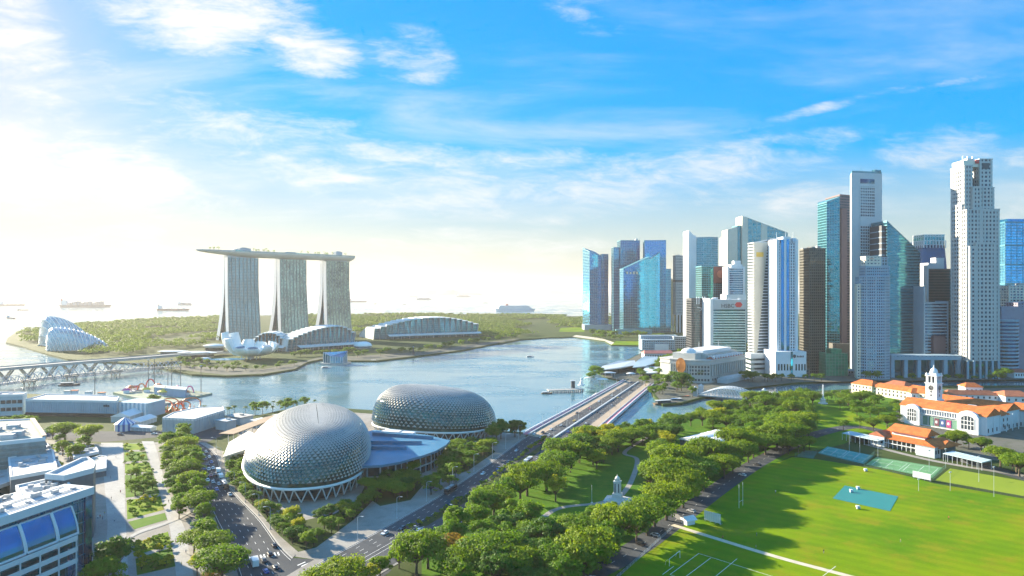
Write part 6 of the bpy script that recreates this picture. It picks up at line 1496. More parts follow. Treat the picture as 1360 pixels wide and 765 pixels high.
m = MB(); m.box(*ct, 37.6, 6.8, 6.8, 1.6, e_ang); m.lathe((*ct, 39.2), [(3.1, 0), (3.0, 1.6), (2.4, 3.2), (1.2, 4.3), (.5, 4.8), (.35, 6.4), (0, 7.4)], 16); m.build('cupola', WALLW, tw)
m = MB()
for i in (-1, 1):
    for j in (-1, 1): p = Vector(ct) + f.e * i * 3.9 + f.n * j * 3.9; m.lathe((p.x, p.y, 37.6), [(.8, 0), (.8, 1.2), (.3, 1.8), (0, 2.6)], 8)
m.build('corner_urns', WALLW, tw)
for (dx, dn) in ((f.e * 0 - f.n, 0), (f.e, 1)):
    c = Vector((*ct, 27.2)) + Vector((dx.x, dx.y, 0)) * (sz / 2 + .05); nrm = Vector((dx.x, dx.y, 0)); u = Vector((-nrm.y, nrm.x, 0))
    ring = lambda r, o: [c + nrm * o + u * r * math.cos(2 * math.pi * i / 24) + Vector((0, 0, r * math.sin(2 * math.pi * i / 24))) for i in range(24)]
    m = MB(); m.add(ring(2.2, .12), [tuple(range(24))]); d_ = m.build('clock_dial', mat('dial_black', (.02, .02, .025), .4), tw)
    m = MB(); A, B = ring(2.55, .16), ring(2.15, .16); m.add(A + B, [(i, (i + 1) % 24, 24 + (i + 1) % 24, 24 + i) for i in range(24)])
    for i in range(12):
        a = 2 * math.pi * i / 12; q = c + nrm * .16; m.tube(q + u * 1.6 * math.cos(a) + Vector((0, 0, 1.6 * math.sin(a))), q + u * 2.0 * math.cos(a) + Vector((0, 0, 2.0 * math.sin(a))), .09, .09, 4)
    m.build('hour_marks', WALLW, d_)
    m = MB(); q = c + nrm * .2; m.tube(q, q + Vector((0, 0, 1.5)) + u * .3, .12, .07, 4); m.tube(q, q + u * 1.0 - Vector((0, 0, .3)), .14, .08, 4); m.build('clock_hands', WALLW, d_)
    for z in (20, 23.2): 
        q = c - nrm * .0; m = MB(); m.add([Vector((q.x, q.y, z)) + nrm * .08 + u * s * .55 + Vector((0, 0, t)) for s, t in ((-1, 0), (1, 0), (1, 1.8), (-1, 1.8))], [(0, 1, 2, 3)]); m.build('window', WINM, shf)
# cream museum wings behind the clock tower
a_, b_ = gp(1131, 521), gp(1214, 534); f2 = Frame((a_.x, a_.y), (b_.x - a_.x, b_.y - a_.y)); L2 = (b_ - a_).length
r = thing('museum_wing', 'long cream museum range with orange hipped roofs, left of the clock tower', 'museum', (a_ + b_) / 2)
wing(r, f2, 0, 24, 0, 18, 10, 4.5, CREAMW, TILE, 6, rows=((2.2, 2.4), (6.2, 2.2)), gap=4); wing(r, f2, 24.1, L2 + 16, 2, 16, 9.5, 3.6, CREAMW, TILE, 3, rows=((2.2, 2.4), (6.0, 2.0)), gap=4)
wing(r, f2, 20, 44, 22, 42, 10, 4.5, CREAMW, TILED, 6, rows=(), gap=4); wing(r, f2, 48, 70, 18, 34, 9, 4, CREAMW, TILE, 4, rows=(), gap=4)
a_, b_ = gp(1240, 545), gp(1345, 549); f3 = Frame((a_.x + 6, a_.y + 45), (1, -.15))
r = thing('parliament_house', 'cluster of low white orange roofed houses with a green gabled dormer behind the theatre', 'building', f3(20, 10) + (0,))
wing(r, f3, 0, 34, 0, 16, 9, 4, WALLW, TILE, 5, rows=((5, 2),), gap=5); wing(r, f3, 34.1, 80, 4, 18, 8, 3.6, WALLW, TILED, 5, rows=((4.5, 2),), gap=5); wing(r, f3, 60, 76, 24, 38, 13, 3.5, WALLW, TILE, 5, rows=((8, 2.4),), gap=4)
wing(r, f3, 80.1, 104, -8, 16, 9, 4, WALLW, TILED, 6, rows=((4.5, 2.2),), gap=5)
m = MB(); fq = f3; m.prism(fq.rect(20, 28, -2.5, 4), 8, 12.5, True); q = m.build('dormer_wall', mat('pale_green_paint', (.50, .62, .45), .7), r)
roof_mesh(Frame(fq(20, 4), tuple(-fq.n)), 0, 6.5, 0, 8, 12.5, 3).build('dormer_roof', MATS['pale_green_paint'], q)
# cricket club
a_, b_ = gp(1166, 592), gp(1250, 609); fc = Frame((a_.x, a_.y), (b_.x - a_.x, b_.y - a_.y)); LC = (b_ - a_).length
r = thing('clubhouse', 'sports clubhouse with three tiers of orange tiled roof and dark open verandas', 'clubhouse', (a_ + b_) / 2)
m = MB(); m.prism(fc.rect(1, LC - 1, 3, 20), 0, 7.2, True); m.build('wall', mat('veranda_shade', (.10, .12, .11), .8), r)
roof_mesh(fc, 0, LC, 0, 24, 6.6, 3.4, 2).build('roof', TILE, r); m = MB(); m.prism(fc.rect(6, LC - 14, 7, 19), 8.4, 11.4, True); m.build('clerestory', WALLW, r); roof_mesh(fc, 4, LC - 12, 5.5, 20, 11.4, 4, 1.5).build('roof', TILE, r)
wing(r, Frame(fc(LC - 9, -4), tuple(fc.n)), 0, 22, -7, 5, 7.5, 3.4, WALLG, TILE, 0, rows=((2.5, 2.5),), sides=('end', 'front'), gap=3)
wing(r, Frame(fc(-2, -1), tuple(fc.n)), 0, 16, -7, 3, 7.5, 3, WALLW, TILED, 0, rows=((2.5, 3),), sides=('front', 'back'), gap=3)
m = MB()
for i in range(14): q = fc(1 + (LC - 2) * i / 13, .4); m.tube((*q, 0), (*q, 6.6), .22, .22, 6)
m.build('veranda_posts', WALLW, r)
m = MB(); m.prism(fc.rect(2, LC - 10, -.5, .6), 3.2, 3.5, True, True); m.build('veranda_rail', WALLW, r)
for (uv0, uv1, d_, lab) in (((1118, 584), (1166, 595), 9, 'long pale blue canopy roof left of the clubhouse'), ((1252, 612), (1304, 625), 9, 'long pale blue canopy roof right of the clubhouse')):
    a_, b_ = gp(*uv0), gp(*uv1); fk = Frame((a_.x, a_.y), (b_.x - a_.x, b_.y - a_.y)); Lk = (b_ - a_).length; r = thing('canopy', lab, 'canopy', (a_ + b_) / 2)
    m = MB(); n = 8
    for i in range(n): m.prism(fk.rect(Lk * i / n + .1, Lk * (i + 1) / n - .1, 0, d_), 4.6, [4.9, 4.9, 5.7, 5.7], True, True)
    m.build('roof', mat('pale_blue_roof', (.40, .50, .54), .55, var=.1), r); m = MB()
    for i in range(n + 1):
        for b in (.3, d_ - .3): q = fk(min(Lk - .2, max(.2, Lk * i / n)), b); m.tube((*q, 0), (*q, 4.6), .15, .15, 5)
    m.build('posts', WALLW, r); m = MB(); m.prism(fk.rect(1, Lk - 1, d_ - 1.0, d_ - .7), 0, 4.4, True); m.build('back_wall', DARKM, r)
# obelisk
p = gp(1093, 536); r = thing('obelisk', 'slim white obelisk on a stepped octagonal base among the trees', 'obelisk', p)
m = MB(); m.lathe((p.x, p.y, 0), [(4.6, 0), (4.6, .5), (3.6, .5), (3.6, 1.0), (2.6, 1.0), (2.6, 3.6), (2.9, 3.8), (2.9, 4.4), (0, 4.4)], 8); m.build('base', WALLW, r)
m = MB(); m.lathe((p.x, p.y, 4.4), [(1.5, 0), (1.35, 1.4), (1.1, 1.5), (.72, 13), (0, 14.6)], 4); m.build('shaft', WALLW, r)
# cenotaph
p = gp(820, 664); CZ = math.radians(-20); r = thing('cenotaph', 'pale granite war memorial tower with a crowned top on a stepped base in the park', 'war memorial', p)
STN = mat('memorial_granite', (.55, .54, .50), .7, var=.12, scale=.4)
m = MB(); m.box(p.x, p.y, 0, 13, 10, .4, CZ); m.box(p.x, p.y, .4, 10.5, 8, .4, CZ); m.box(p.x, p.y, .8, 8, 6, .5, CZ); m.build('steps', STN, r)
m = MB(); m.box(p.x, p.y, 1.3, 4.8, 3.8, 2.2, CZ); m.box(p.x, p.y, 3.5, 3.4, 2.8, 6.0, CZ); m.box(p.x, p.y, 9.5, 3.9, 3.2, .5, CZ); m.build('shaft', STN, r)
m = MB(); m.box(p.x, p.y, 10.0, 2.6, 2.2, 1.2, CZ); m.lathe((p.x, p.y, 11.2), [(1.3, 0), (1.2, .5), (.8, 1.0), (.3, 1.3), (.2, 1.9), (0, 2.1)], 10); m.build('crown', STN, r)
m = MB()
for s in (-1, 1): m.box(p.x + math.cos(CZ) * s * .95 + math.sin(CZ) * 1.45, p.y + math.sin(CZ) * s * .95 - math.cos(CZ) * 1.45, 4.2, .5, .2, 4.6, CZ)
m.build('slots', DARKM, r)
pl_ = [gp(u, v, .05) for u, v in ((792, 672), (812, 660), (832, 659), (872, 667), (840, 684), (822, 690))]; m = MB(); m.face([(q.x, q.y, .05) for q in ccw([tuple(q.xy) for q in pl_]) ] if False else [(*q, .05) for q in ccw([tuple(q.xy) for q in pl_])]); struct('paving', m, WALK)
# twin barrel tents in the park
a_ = gp(902, 594); b_ = gp(945, 603); ft = Frame((a_.x, a_.y), (b_.x - a_.x, b_.y - a_.y)); LT = (b_ - a_).length
r = thing('event_tent', 'twin white barrel roofed event tent with dark sides among the park trees', 'tent', (a_ + b_) / 2)
for k_ in range(2):
    m = MB(); w0, w1 = LT * k_ / 2, LT * (k_ + 1) / 2 - .3; A, B = [], []
    for j in range(9): q = math.pi * j / 8; aa = (w0 + w1) / 2 - (w1 - w0) / 2 * math.cos(q); A.append((*ft(aa, 0), 5.6 + 1.7 * math.sin(q))); B.append((*ft(aa, 42), 5.6 + 1.7 * math.sin(q)))
    for j in range(8): m.face([A[j], A[j + 1], B[j + 1], B[j]])
    m.face(A[::-1]); m.face(B); m.build('roof', WALLW, r)
    m = MB()
    for t in range(6):
        for j in range(8):
            a, b = Vector(A[j]), Vector(B[j]); c, d = Vector(A[j + 1]), Vector(B[j + 1]); m.tube(a + (b - a) * t / 5 + Vector((0, 0, .05)), c + (d - c) * t / 5 + Vector((0, 0, .05)), .16, .16, 4, False)
    m.build('ribs', WALLG, r)
m = MB(); m.prism(ft.rect(.4, LT - .4, .4, 41.6), 0, 5.5, False); m.build('wall', mat('tent_side_shade', (.03, .07, .08), .5), r)  # dark sheets stand in for the shade within the open sides

# ------------------------------------------------------------------ grand old hotel at the river mouth
KH = gp(943, 509); eR = (gp(990, 499) - KH); f4 = Frame((KH.x, KH.y), (eR.x, eR.y)); LH = eR.length
gh = thing('colonnaded_hotel', 'grand grey stone hotel with giant colonnades and red tile strips at the river mouth', 'hotel', f4(LH / 2, 30) + (0,))
STO = mat('hotel_stone', (.40, .41, .39), .75, var=.12, scale=.06)
m = MB(); plan = [f4(0, 0), f4(LH, 0), f4(LH, 62), f4(-8, 62), f4(-14, 45), f4(-12, 18)]; m.prism(plan, 0, 27, True); wl = m.build('wall', STO, gh)
for z, d in ((7, .6), (21.5, 1.2), (26, .9)):
    m = MB(); m.prism(offset(plan, d), z, z + .9, True, True); m.build('cornice', STO, wl)
m = MB()
for i in range(16): q = f4(4 + (LH - 8) * i / 15, -1.3); m = MB(); m.tube((*q, 8), (*q, 21.4), 1.05, .9, 10); m.build('column', STO, gh)
for i in range(9): a = Vector(plan[5]); b = Vector(plan[4]); q = a + (b - a) * (.08 + .84 * i / 8); n = Vector((-(b - a).y, (b - a).x)).normalized() * 1.2; m = MB(); m.tube((q.x + n.x, q.y + n.y, 8), (q.x + n.x, q.y + n.y, 21.4), 1.0, .85, 10); m.build('column', STO, gh)
for i in range(15):
    q = f4.rect(5.6 + (LH - 8) * i / 15, 8.2 + (LH - 8) * i / 15, -.15, .1); m = MB()
    for z in (2.2, 9.4, 13.4, 17.4): m.prism(q, z, z + 2.7, True, True)
    m.build('window', WINM, wl)
for (P0, P1, n_) in ((plan[5], plan[0], 6), (plan[4], plan[5], 8)):
    a, b = Vector(P0), Vector(P1); e = (b - a); n = Vector((e.y, -e.x)).normalized()
    for i in range(n_):
        c = a + e * ((i + .5) / n_); t = e.normalized() * 1.1; m = MB()
        for z in (2.2, 9.4, 13.4, 17.4): m.prism([tuple(c - t + n * .15), tuple(c + t + n * .15), tuple(c + t - n * .1), tuple(c - t - n * .1)], z, z + 2.6, True, True)
        m.build('window', WINM, wl)
m = MB(); m.prism(f4.rect(10, LH - 4, 10, 50), 27, 33, True); m.prism(f4.rect(-6, 14, 16, 46), 27, 34, True); at = m.build('attic', STO, gh)
m = MB(); m.prism(f4.rect(14, LH - 8, 16, 44), 33, 36.5, True); m.lathe((*f4(4, 30), 34), [(9, 0), (8, 3), (5, 5), (0, 6)], 18); m.build('roof_house', WALLW, at)
roof_mesh(f4, 10, LH - 4, 1.5, 9.5, 27.2, 3, 1).build('roof', mat('red_tile', (.36, .10, .06), .8), gh); m = MB()
for i in range(12): q = f4(13 + (LH - 20) * i / 11, 5); m.box(*q, 27.5, 1.4, 8.5, 3.3, math.atan2(f4.e.y, f4.e.x))
m.build('dormers', WALLW, gh)
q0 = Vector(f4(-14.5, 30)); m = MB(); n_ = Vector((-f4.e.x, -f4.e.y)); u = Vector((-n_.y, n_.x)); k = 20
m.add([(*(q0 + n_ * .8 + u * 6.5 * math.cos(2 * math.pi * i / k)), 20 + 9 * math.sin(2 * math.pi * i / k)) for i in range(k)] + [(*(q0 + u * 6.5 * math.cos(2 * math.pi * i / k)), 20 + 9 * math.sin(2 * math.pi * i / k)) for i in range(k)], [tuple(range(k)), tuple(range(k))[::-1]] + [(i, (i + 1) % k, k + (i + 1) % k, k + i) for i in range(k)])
m.build('painted_orange_glow', mat('painted_orange_glow', (.68, .25, .05), .6), gh)  # orange disc puts the glow on the sunlit left end into colour
m = MB(); m.tube((*f4(30, 30), 36), (*f4(30, 30), 46), .25, .12, 6); m.tube((*f4(LH - 14, 30), 36), (*f4(LH - 14, 30), 44), .25, .12, 6); m.build('flagpole', WALLW, gh)
m = MB(); m.prism(f4.rect(10, LH + 8, -16, -4), 0, 5, True); m.prism(f4.rect(14, LH + 4, -14, -5), 5, 6.4, True); m.build('terrace', WALLG, gh)
# control tower, pier buildings, waterfront restaurant roofs
p = gp(924, 462); zt = pz(448, p.y); r = thing('lookout_tower', 'old harbour lookout with a white double disc top on a shaft, behind the grand hotel', 'tower', p)
m = MB(); m.lathe((p.x, p.y, 0), [(6, 0), (6, zt), (0, zt)], 16); m.build('shaft', WALLW, r, False); m = MB(); m.lathe((p.x, p.y, zt), [(5, 0), (17, 1.5), (18, 3), (18, 4.6), (9, 5.4), (9, 8.4), (13, 9), (13, 12), (5, 13), (0, 13.4)], 28); m.build('disc_top', WALLW, r)
m = MB(); m.lathe((p.x, p.y, zt), [(18.1, 3.2), (18.1, 4.2), (18.0, 4.2)], 28); m.build('window_band', WINM, r)
a_ = gp(856, 476); f5 = Frame((a_.x, a_.y), (1, .05)); r = thing('pier_house', 'long low pier house with a red roof and arcade on the quay', 'building', f5(30, 8) + (0,))
wing(r, f5, 0, 48, 0, 20, 8, 4, WALLG, mat('rose_tile', (.42, .14, .12), .8), 3, rows=((1.6, 3.6),), gap=4, ww=2)
a_ = gp(853, 465); f5 = Frame((a_.x, a_.y), (1, .04)); r = thing('quay_hotel', 'grey blue quayside hotel with stepped rows of windows behind the red roofed pier house', 'building', f5(30, 8) + (0,))
tower(r, f5.rect(0, 60, 0, 26), 0, 19, G_NAVY, WALLB, 4.2, 2.2, 4, 1.8, .4, .5); tower(r, f5.rect(4, 72, 26.5, 44), 0, 25, G_NAVY, WALLB, 4.2, 2.2, 4, 1.8, .4, .5)
m = MB(); m.prism(f5.rect(22, 48, -4, -.6), 0, 11, True); m.build('entrance_block', WALLW, r)
for (pix, h, lab, mm) in (([(794, 492), (824, 489), (846, 484), (843, 478), (822, 480), (800, 486)], 7, 'low curved grey shell roof of the waterfront restaurants, farther left', mat('grey_roof', (.40, .46, .50), .5, var=.12)),
                          ([(840, 488), (858, 487), (880, 478), (873, 473), (855, 474), (845, 480)], 8, 'slanted blue grey roof panel of the waterfront restaurants', mat('bluegrey_roof', (.30, .40, .46), .45, metal=.2)),
                          ([(850, 496), (872, 496), (886, 489), (880, 486), (858, 488)], 6, 'small pale canopy where the bridge lands on the far bank', WALLG)):
    P = wpoly(pix, h); c = sum((Vector(q) for q in P), Vector((0, 0))) / len(P); r = thing('restaurant_roof', lab, 'building', (*c, 0))
    m = MB(); m.prism(P, h - .6, [h + 1.2 * math.sin(i * 1.9) for i in range(len(P))], True, True); m.build('roof', mm, r)
    m = MB(); m.prism(offset(P, -3), 0, h - .6, False); m.build('glass_wall', G_DARK, r)
# statue fountain jetty
a_, b_ = gp(729, 519, 0), gp(775, 517.5, 0); r = thing('jetty', 'viewing jetty on posts reaching into the bay left of the bridge head', 'jetty', (a_ + b_) / 2)
fj = Frame((a_.x, a_.y), (b_.x - a_.x, b_.y - a_.y)); Lj = (b_ - a_).length; m = MB(); m.prism(fj.rect(0, Lj, 0, 9), -.5, .4, True, True); m.build('deck', CONC, r)
m = MB()
for i in range(9):
    for b in (.8, 8.2): q = fj(.8 + (Lj - 1.6) * i / 8, b); m.tube((*q, -3), (*q, -.4), .5, .5, 6)
m.build('posts', DARKM, r); m = MB()
for b in (.2, 8.8): m.prism(fj.rect(0, Lj, b - .08, b + .08), 1.3, 1.5, True, True)
for i in range(14):
    for b in (.2, 8.8): q = fj(Lj * (i + .5) / 14, b); m.tube((*q, .4), (*q, 1.4), .08, .08, 4)
m.build('railing', WALLW, r)
p = gp(772, 512); r = thing('fountain_statue', 'white water spouting beast statue on a wave base at the jetty end', 'statue', p)
m = MB(); m.lathe((p.x, p.y, 0), [(4, 0), (4, 1), (2.6, 1.2), (2.2, 3), (0, 3)], 12); m.build('base', WALLW, r)
sk = MB(); prev = None; rings = []
for j in range(9):
    t = j / 8; c = Vector((p.x - .6 + 1.2 * math.sin(t * 2.6), p.y, 3 + 5.6 * t)); rad = 1.5 - .5 * t + (.5 if j >= 6 else 0) * (1 - abs(t - .88) * 4); rings.append([c + Vector((rad * math.cos(2 * math.pi * i / 12), rad * math.sin(2 * math.pi * i / 12), 0)) for i in range(12)])
for A, B in zip(rings, rings[1:]):
    for i in range(12): sk.face([A[i], A[(i + 1) % 12], B[(i + 1) % 12], B[i]])
sk.face(rings[-1]); sk.build('body', WALLW, r, True)
p = gp(761, 516); r = thing('jetty_kiosk', 'narrow dark box kiosk standing on the jetty', 'kiosk', p); m = MB(); m.box(p.x, p.y, .4, 4, 4, 8); m.build('wall', DARKM, r); m = MB(); m.box(p.x, p.y, 8.4, 5, 5, .6); m.build('roof', WALLG, r)
for k_, (u, v, sx, sy, h) in enumerate(((785, 506, 16, 8, 4), (800, 508, 14, 7, 4), (808, 500, 20, 9, 5), (838, 500, 12, 8, 4))):
    p = gp(u, v); r = thing('riverside_shelter', ('white shelter left of the bridge head nearest the jetty', 'white shelter close beside the bridge head parapet', 'larger white shelter under the curved shell roofs', 'white shelter at the right of the bridge head')[k_], 'shelter', p)
    m = MB(); m.lathe((p.x, p.y, h - .4), [(sx * .5, 0), (sx * .48, .5), (sx * .2, 1.5), (0, 1.7)], 14, 1, sy / sx); m.build('roof', WALLW, r); m = MB()
    for a in range(6): q = (p.x + sx * .4 * math.cos(a * 1.047), p.y + sy * .4 * math.sin(a * 1.047)); m.tube((*q, 0), (*q, h), .2, .2, 5)
    m.build('posts', WALLG, r)
# white truss bridge
a_, b_ = gp(931, 523, 1.2), gp(1008, 529, 1.2); e = (b_ - a_); L_ = e.length; e.normalize(); n = Vector((-e.y, e.x, 0))
r = thing('truss_bridge', 'white arched steel truss bridge crossing the river behind the park trees', 'bridge', (a_ + b_) / 2)
m = MB(); m.prism(ccw([tuple((a_ - n * 10).xy), tuple((b_ - n * 10).xy), tuple((b_ + n * 10).xy), tuple((a_ + n * 10).xy)]), .2, 1.2, True, True); m.build('deck', CONC, r)
arcz = lambda t: 1.4 + 8.5 * math.sin(math.pi * t)
for s in (-9.4, 0, 9.4):
    m = MB(); k = 20; P = [a_ + e * L_ * i / k + n * s + Vector((0, 0, arcz(i / k) - 1.2)) for i in range(k + 1)]; B_ = [a_ + e * L_ * i / k + n * s for i in range(k + 1)]
    m.path(P, .5, 6); m.path(B_, .4, 4)
    for i in range(1, k): m.tube(B_[i], P[i], .26, .26, 4, False); m.tube(B_[i], P[i + 1] if i % 2 else P[i - 1], .24, .24, 4, False)
    m.build('arch_truss', WALLW, r)
m = MB(); k = 20
for i in range(2, k - 1):
    P = lambda t, s: a_ + e * L_ * t / k + n * s + Vector((0, 0, arcz(t / k) - 1.0))
    m.tube(P(i, -9.4), P(i, 9.4), .2, .2, 4, False); m.tube(P(i, -9.4), P(i + 1, 0), .2, .2, 4, False); m.tube(P(i, 9.4), P(i + 1, 0), .2, .2, 4, False)
m.build('top_bracing', WALLW, r)
for t in (0, 1):
    m = MB()
    for s in (-11, 11): q = a_ + e * (L_ * t + (-3 if t == 0 else 3)) + n * s; m.box(q.x, q.y, 0, 4.4, 4.4, 7.5, math.atan2(e.y, e.x)); m.box(q.x, q.y, 7.5, 5.2, 5.2, .9, math.atan2(e.y, e.x)); m.lathe((q.x, q.y, 8.4), [(1.8, 0), (1.2, 1.4), (0, 2)], 10)
    m.build('stone_portal', WALLG, r)
# ------------------------------------------------------------------ buildings at the left edge
WT = mat('frame_white', (.60, .62, .63), .5, var=.05)
GB = glass('facade_glass', (.03, .22, .42), .8, .08, (2.2, 3.6), .35, .015); DKC = mat('dark_cladding', (.10, .12, .14), .55, var=.2, scale=.3)
GRAYR = mat('pale_roof', (.40, .43, .46), .7, var=.15, scale=.15); CRROOF = groundmat('cream_roof', (.58, .54, .45), (.50, .47, .40), (.36, .35, .32), .08, .4)
def P36(u, v, z): return tuple(gp(u, v, z).xy)
# glass office wing nearest the viewer
A, B = Vector(P36(0, 687, 36)), Vector(P36(118, 648, 36)); ed = (B - A).normalized(); A = A - ed * 70; Lw = (B - A).length
f = Frame(tuple(A), tuple(ed)); r = thing('glass_office', 'blue glass office wing with thick white roof edge in the bottom left corner', 'office building', (*f(Lw / 2, 6), 0))
# the frame's n points left of travel, i.e. away from the promenade
m = MB(); m.prism(f.rect(0, Lw, 0, 11), 0, 35.4, True); core = m.build('glass_wall', GB, r)
m = MB(); m.prism(f.rect(-.5, Lw + .9, -1.6, 12.2), 33.6, 36.4, True, True); m.build('roof_edge', WT, r)
m = MB(); m.prism(f.rect(1, Lw - 1.2, .6, 10), 36.4, 36.55, True); rf = m.build('roof', GRAYR, r); m = MB()
for i in range(16): a = Lw - 4 - 5.6 * i; m.box(*f(a, 3 + (i * 37 % 5)), 36.5, 1.2 + (i * 7 % 3), 1.4, .6 + (i % 3) * .5, math.atan2(f.e.y, f.e.x))
for b in (2.2, 8.6): m.tube((*f(6, b), 36.8), (*f(Lw - 3, b), 36.8), .16, .16, 5)
m.build('roof_plant', STEEL, rf)
m = MB()
for z in range(4, 33, 4): m.prism(f.rect(0, Lw + .05, -.12, .05), z, z + .25, True, True)
for i in range(int(Lw / 2.2)): m.prism(f.rect(i * 2.2, i * 2.2 + .12, -.2, .05), 0, 33.5, True)
m.build('mullions', TEALM, core)
# leaning glass canopies with white frames
for i, (a0, a1) in enumerate(((Lw - 52, Lw - 40), (Lw - 39, Lw - 28.6), (Lw - 28, Lw - 16.8), (Lw - 16.2, Lw - 8.5))):
    m = MB(); n = 6; pr = None
    for j in range(n + 1):
        t = j / n; b = -1.0 - 3.2 * math.sin(t * 1.4); z = 32.0 - 9.5 * t
        if pr: m.face([(*f(a0, pr[0]), pr[1]), (*f(a0, b), z), (*f(a1, b), z), (*f(a1, pr[0]), pr[1])])
        pr = (b, z)
    c = m.build('glass_canopy', glass('canopy_glass', (.02, .17, .38), .8, .1, (4, 3), .2, .01), r)
    m = MB()
    for a in (a0, a1):
        pts = [Vector((*f(a, -1.05 - 3.2 * math.sin(j / n * 1.4)), 32.0 - 9.5 * j / n)) for j in range(n + 1)]; m.path(pts, .38, 5)
    m.tube((*f(a0, -1.1), 32), (*f(a1, -1.1), 32), .3, .3, 5); m.tube((*f(a0, -4.25), 22.5), (*f(a1, -4.25), 22.5), .45, .45, 5); m.build('canopy_frame', WT, c)
# white framed terraces below
m = MB()
for z in (20.6, 16.6, 12.6): m.prism(f.rect(0, Lw - 10, -5.6, -.2), z, z + .5, True, True); m.prism(f.rect(0, Lw - 10, -5.7, -5.4), z + .5, z + 1.7, True)
for i in range(12): a = Lw - 10.4 - i * 7; m.prism(f.rect(a - .35, a, -5.9, -5.5), 0, 21.5, True); m.prism(f.rect(a - .35, a, -5.4, -.2), 20.2, 20.6, True, True)
m.build('terrace_frames', WT, r)
m = MB(); m.prism(f.rect(0, Lw - 12, -3.4, -.3), 0, 20.2, False); m.build('terrace_glass', G_TEAL, r)
m = MB(); m.prism(f.rect(Lw - 2, Lw + .8, -.6, 11.8), 0, 33.7, False); m.build('end_wall', GB, r)
# low roofs behind it
def block(name, label, pix, z, wallm, roofm, par=.8, z0=0.0, cat='building', slope=None):
    P = ccw([P36(u, v, z) for u, v in pix]); c = sum((Vector(q) for q in P), Vector((0, 0))) / len(P); r = thing(name, label, cat, (*c, 0)); k = len(P)
    zt = [z] * k if slope is None else slope
    m = MB(); m.prism(P, z0, [q - .3 for q in zt] if slope else z - .3, False); w = m.build('wall', wallm, r)
    m = MB(); I = offset(P, -.7)
    for i in range(k):
        j = (i + 1) % k; O = offset(P, .15)
        m.face([(*O[i], zt[i] - 1.4), (*O[j], zt[j] - 1.4), (*O[j], zt[j] + par), (*O[i], zt[i] + par)]); m.face([(*O[i], zt[i] + par), (*O[j], zt[j] + par), (*I[j], zt[j] + par), (*I[i], zt[i] + par)]); m.face([(*I[i], zt[i] + par), (*I[j], zt[j] + par), (*I[j], zt[j] - .2), (*I[i], zt[i] - .2)])
    if len(pix) == 4 and max(q[1] for q in P) - min(q[1] for q in P) > 12:
        q_ = random.Random(label); m2 = MB(); c0, c1, c2, c3 = [Vector(q) for q in I]
        for _ in range(9): s_, t_ = q_.uniform(.15, .8), q_.uniform(.2, .8); q = (c0 + (c1 - c0) * s_) * (1 - t_) + (c3 + (c2 - c3) * s_) * t_; m2.box(q.x, q.y, min(zt) - .2, q_.uniform(1, 3.4), q_.uniform(.8, 2.2), q_.uniform(.6, 1.9), .4)
        for _ in range(3): t_ = q_.uniform(.15, .85); a_ = c0 + (c3 - c0) * t_; b_ = c1 + (c2 - c1) * t_; m2.tube((*(a_ + (b_ - a_) * .1), min(zt) + .25), (*(a_ + (b_ - a_) * .85), min(zt) + .25), .22, .22, 5)
        m2.build('roof_plant', STEEL, w)
    m.build('parapet', WT, w); m = MB(); m.face([(*I[i], zt[i] - .15) for i in range(k)]); m.build('roof', roofm, r); return r, P
r, P = block('roof_block', 'white low roofed block with a shallow folded top just behind the glass office wing', [(21, 646), (84, 632), (96, 648), (28, 662)], 27, DKC, GRAYR, .5)
r, P = block('roof_block', 'grey flat panel roofed block in front of the cream roofed building', [(11, 608), (70, 597), (76, 623), (14, 634)], 22, DKC, GRAYR, .3)
r, P = block('prow_block', 'dark clad block with a pointed prow and white roof edge, beside the white promenade', [(60, 632), (108, 610), (117, 609), (127, 616), (124, 624), (85, 634)], 30, DKC, GRAYR, .9)
r, P = block('stepped_museum', 'large stepped building with a cream roof and green grey louvred sides at the left edge', [(-40, 560), (44, 557), (60, 582), (-40, 592)], 30, mat('louvre_grey', (.24, .27, .26), .7, var=.2, scale=.3), CRROOF, .6)
m = MB(); bands(m, P, [30] * 4, 2, 29, 2.2, .7, .9); m.build('louvres', MATS['louvre_grey'], r)
m = MB()
for (u, v, sx, sy, h) in ((18, 568, 6, 4, 2), (10, 582, 7, 5, 2.5), (24, 579, 5, 4, 3), (-10, 572, 8, 5, 2)): q = P36(u, v, 30); m.box(*q, 29.8, sx, sy, h, .3)
m.build('roof_plant', WALLG, r); m = MB(); q = [P36(40, 558, 30), P36(46, 558, 30), P36(62, 581, 30), P36(56, 582, 30)]; m.prism(ccw(q), 29.6, 31.4, True); m.build('roof_step', TILED if False else mat('rust_roof', (.42, .30, .22), .8), r)
r, P = block('glass_annex', 'low dark glazed annex between the cream roofed building and the glass office', [(-30, 610), (10, 606), (14, 640), (-30, 655)], 16, G_TEAL, GRAYR, .4)
r, P = block('boundary_wall', 'thin white sloping wall running from the cream roofed building to the prow', [(60, 590), (63, 589), (82, 620), (79, 622)], 14, WT, WT, .2, cat='wall')
r, P = block('roof_terrace', 'white terrace roof left of the folded white roof', [(-20, 665), (20, 655), (24, 664), (-20, 678)], 24, WT, GRAYR, .3)
r, P = block('garden_pavilion', 'small dark glazed pavilion with a flat roof behind the prow block', [(95, 600), (128, 594), (131, 600), (98, 607)], 6, G_DARK, GRAYR, .3)
r, P = block('garden_house', 'low tan roofed pavilion at the corner of the white promenade', [(100, 616), (133, 605), (141, 606), (141, 622), (108, 628)], 4.5, DKC, mat('tan_roof', (.50, .44, .36), .8, var=.12), .3)
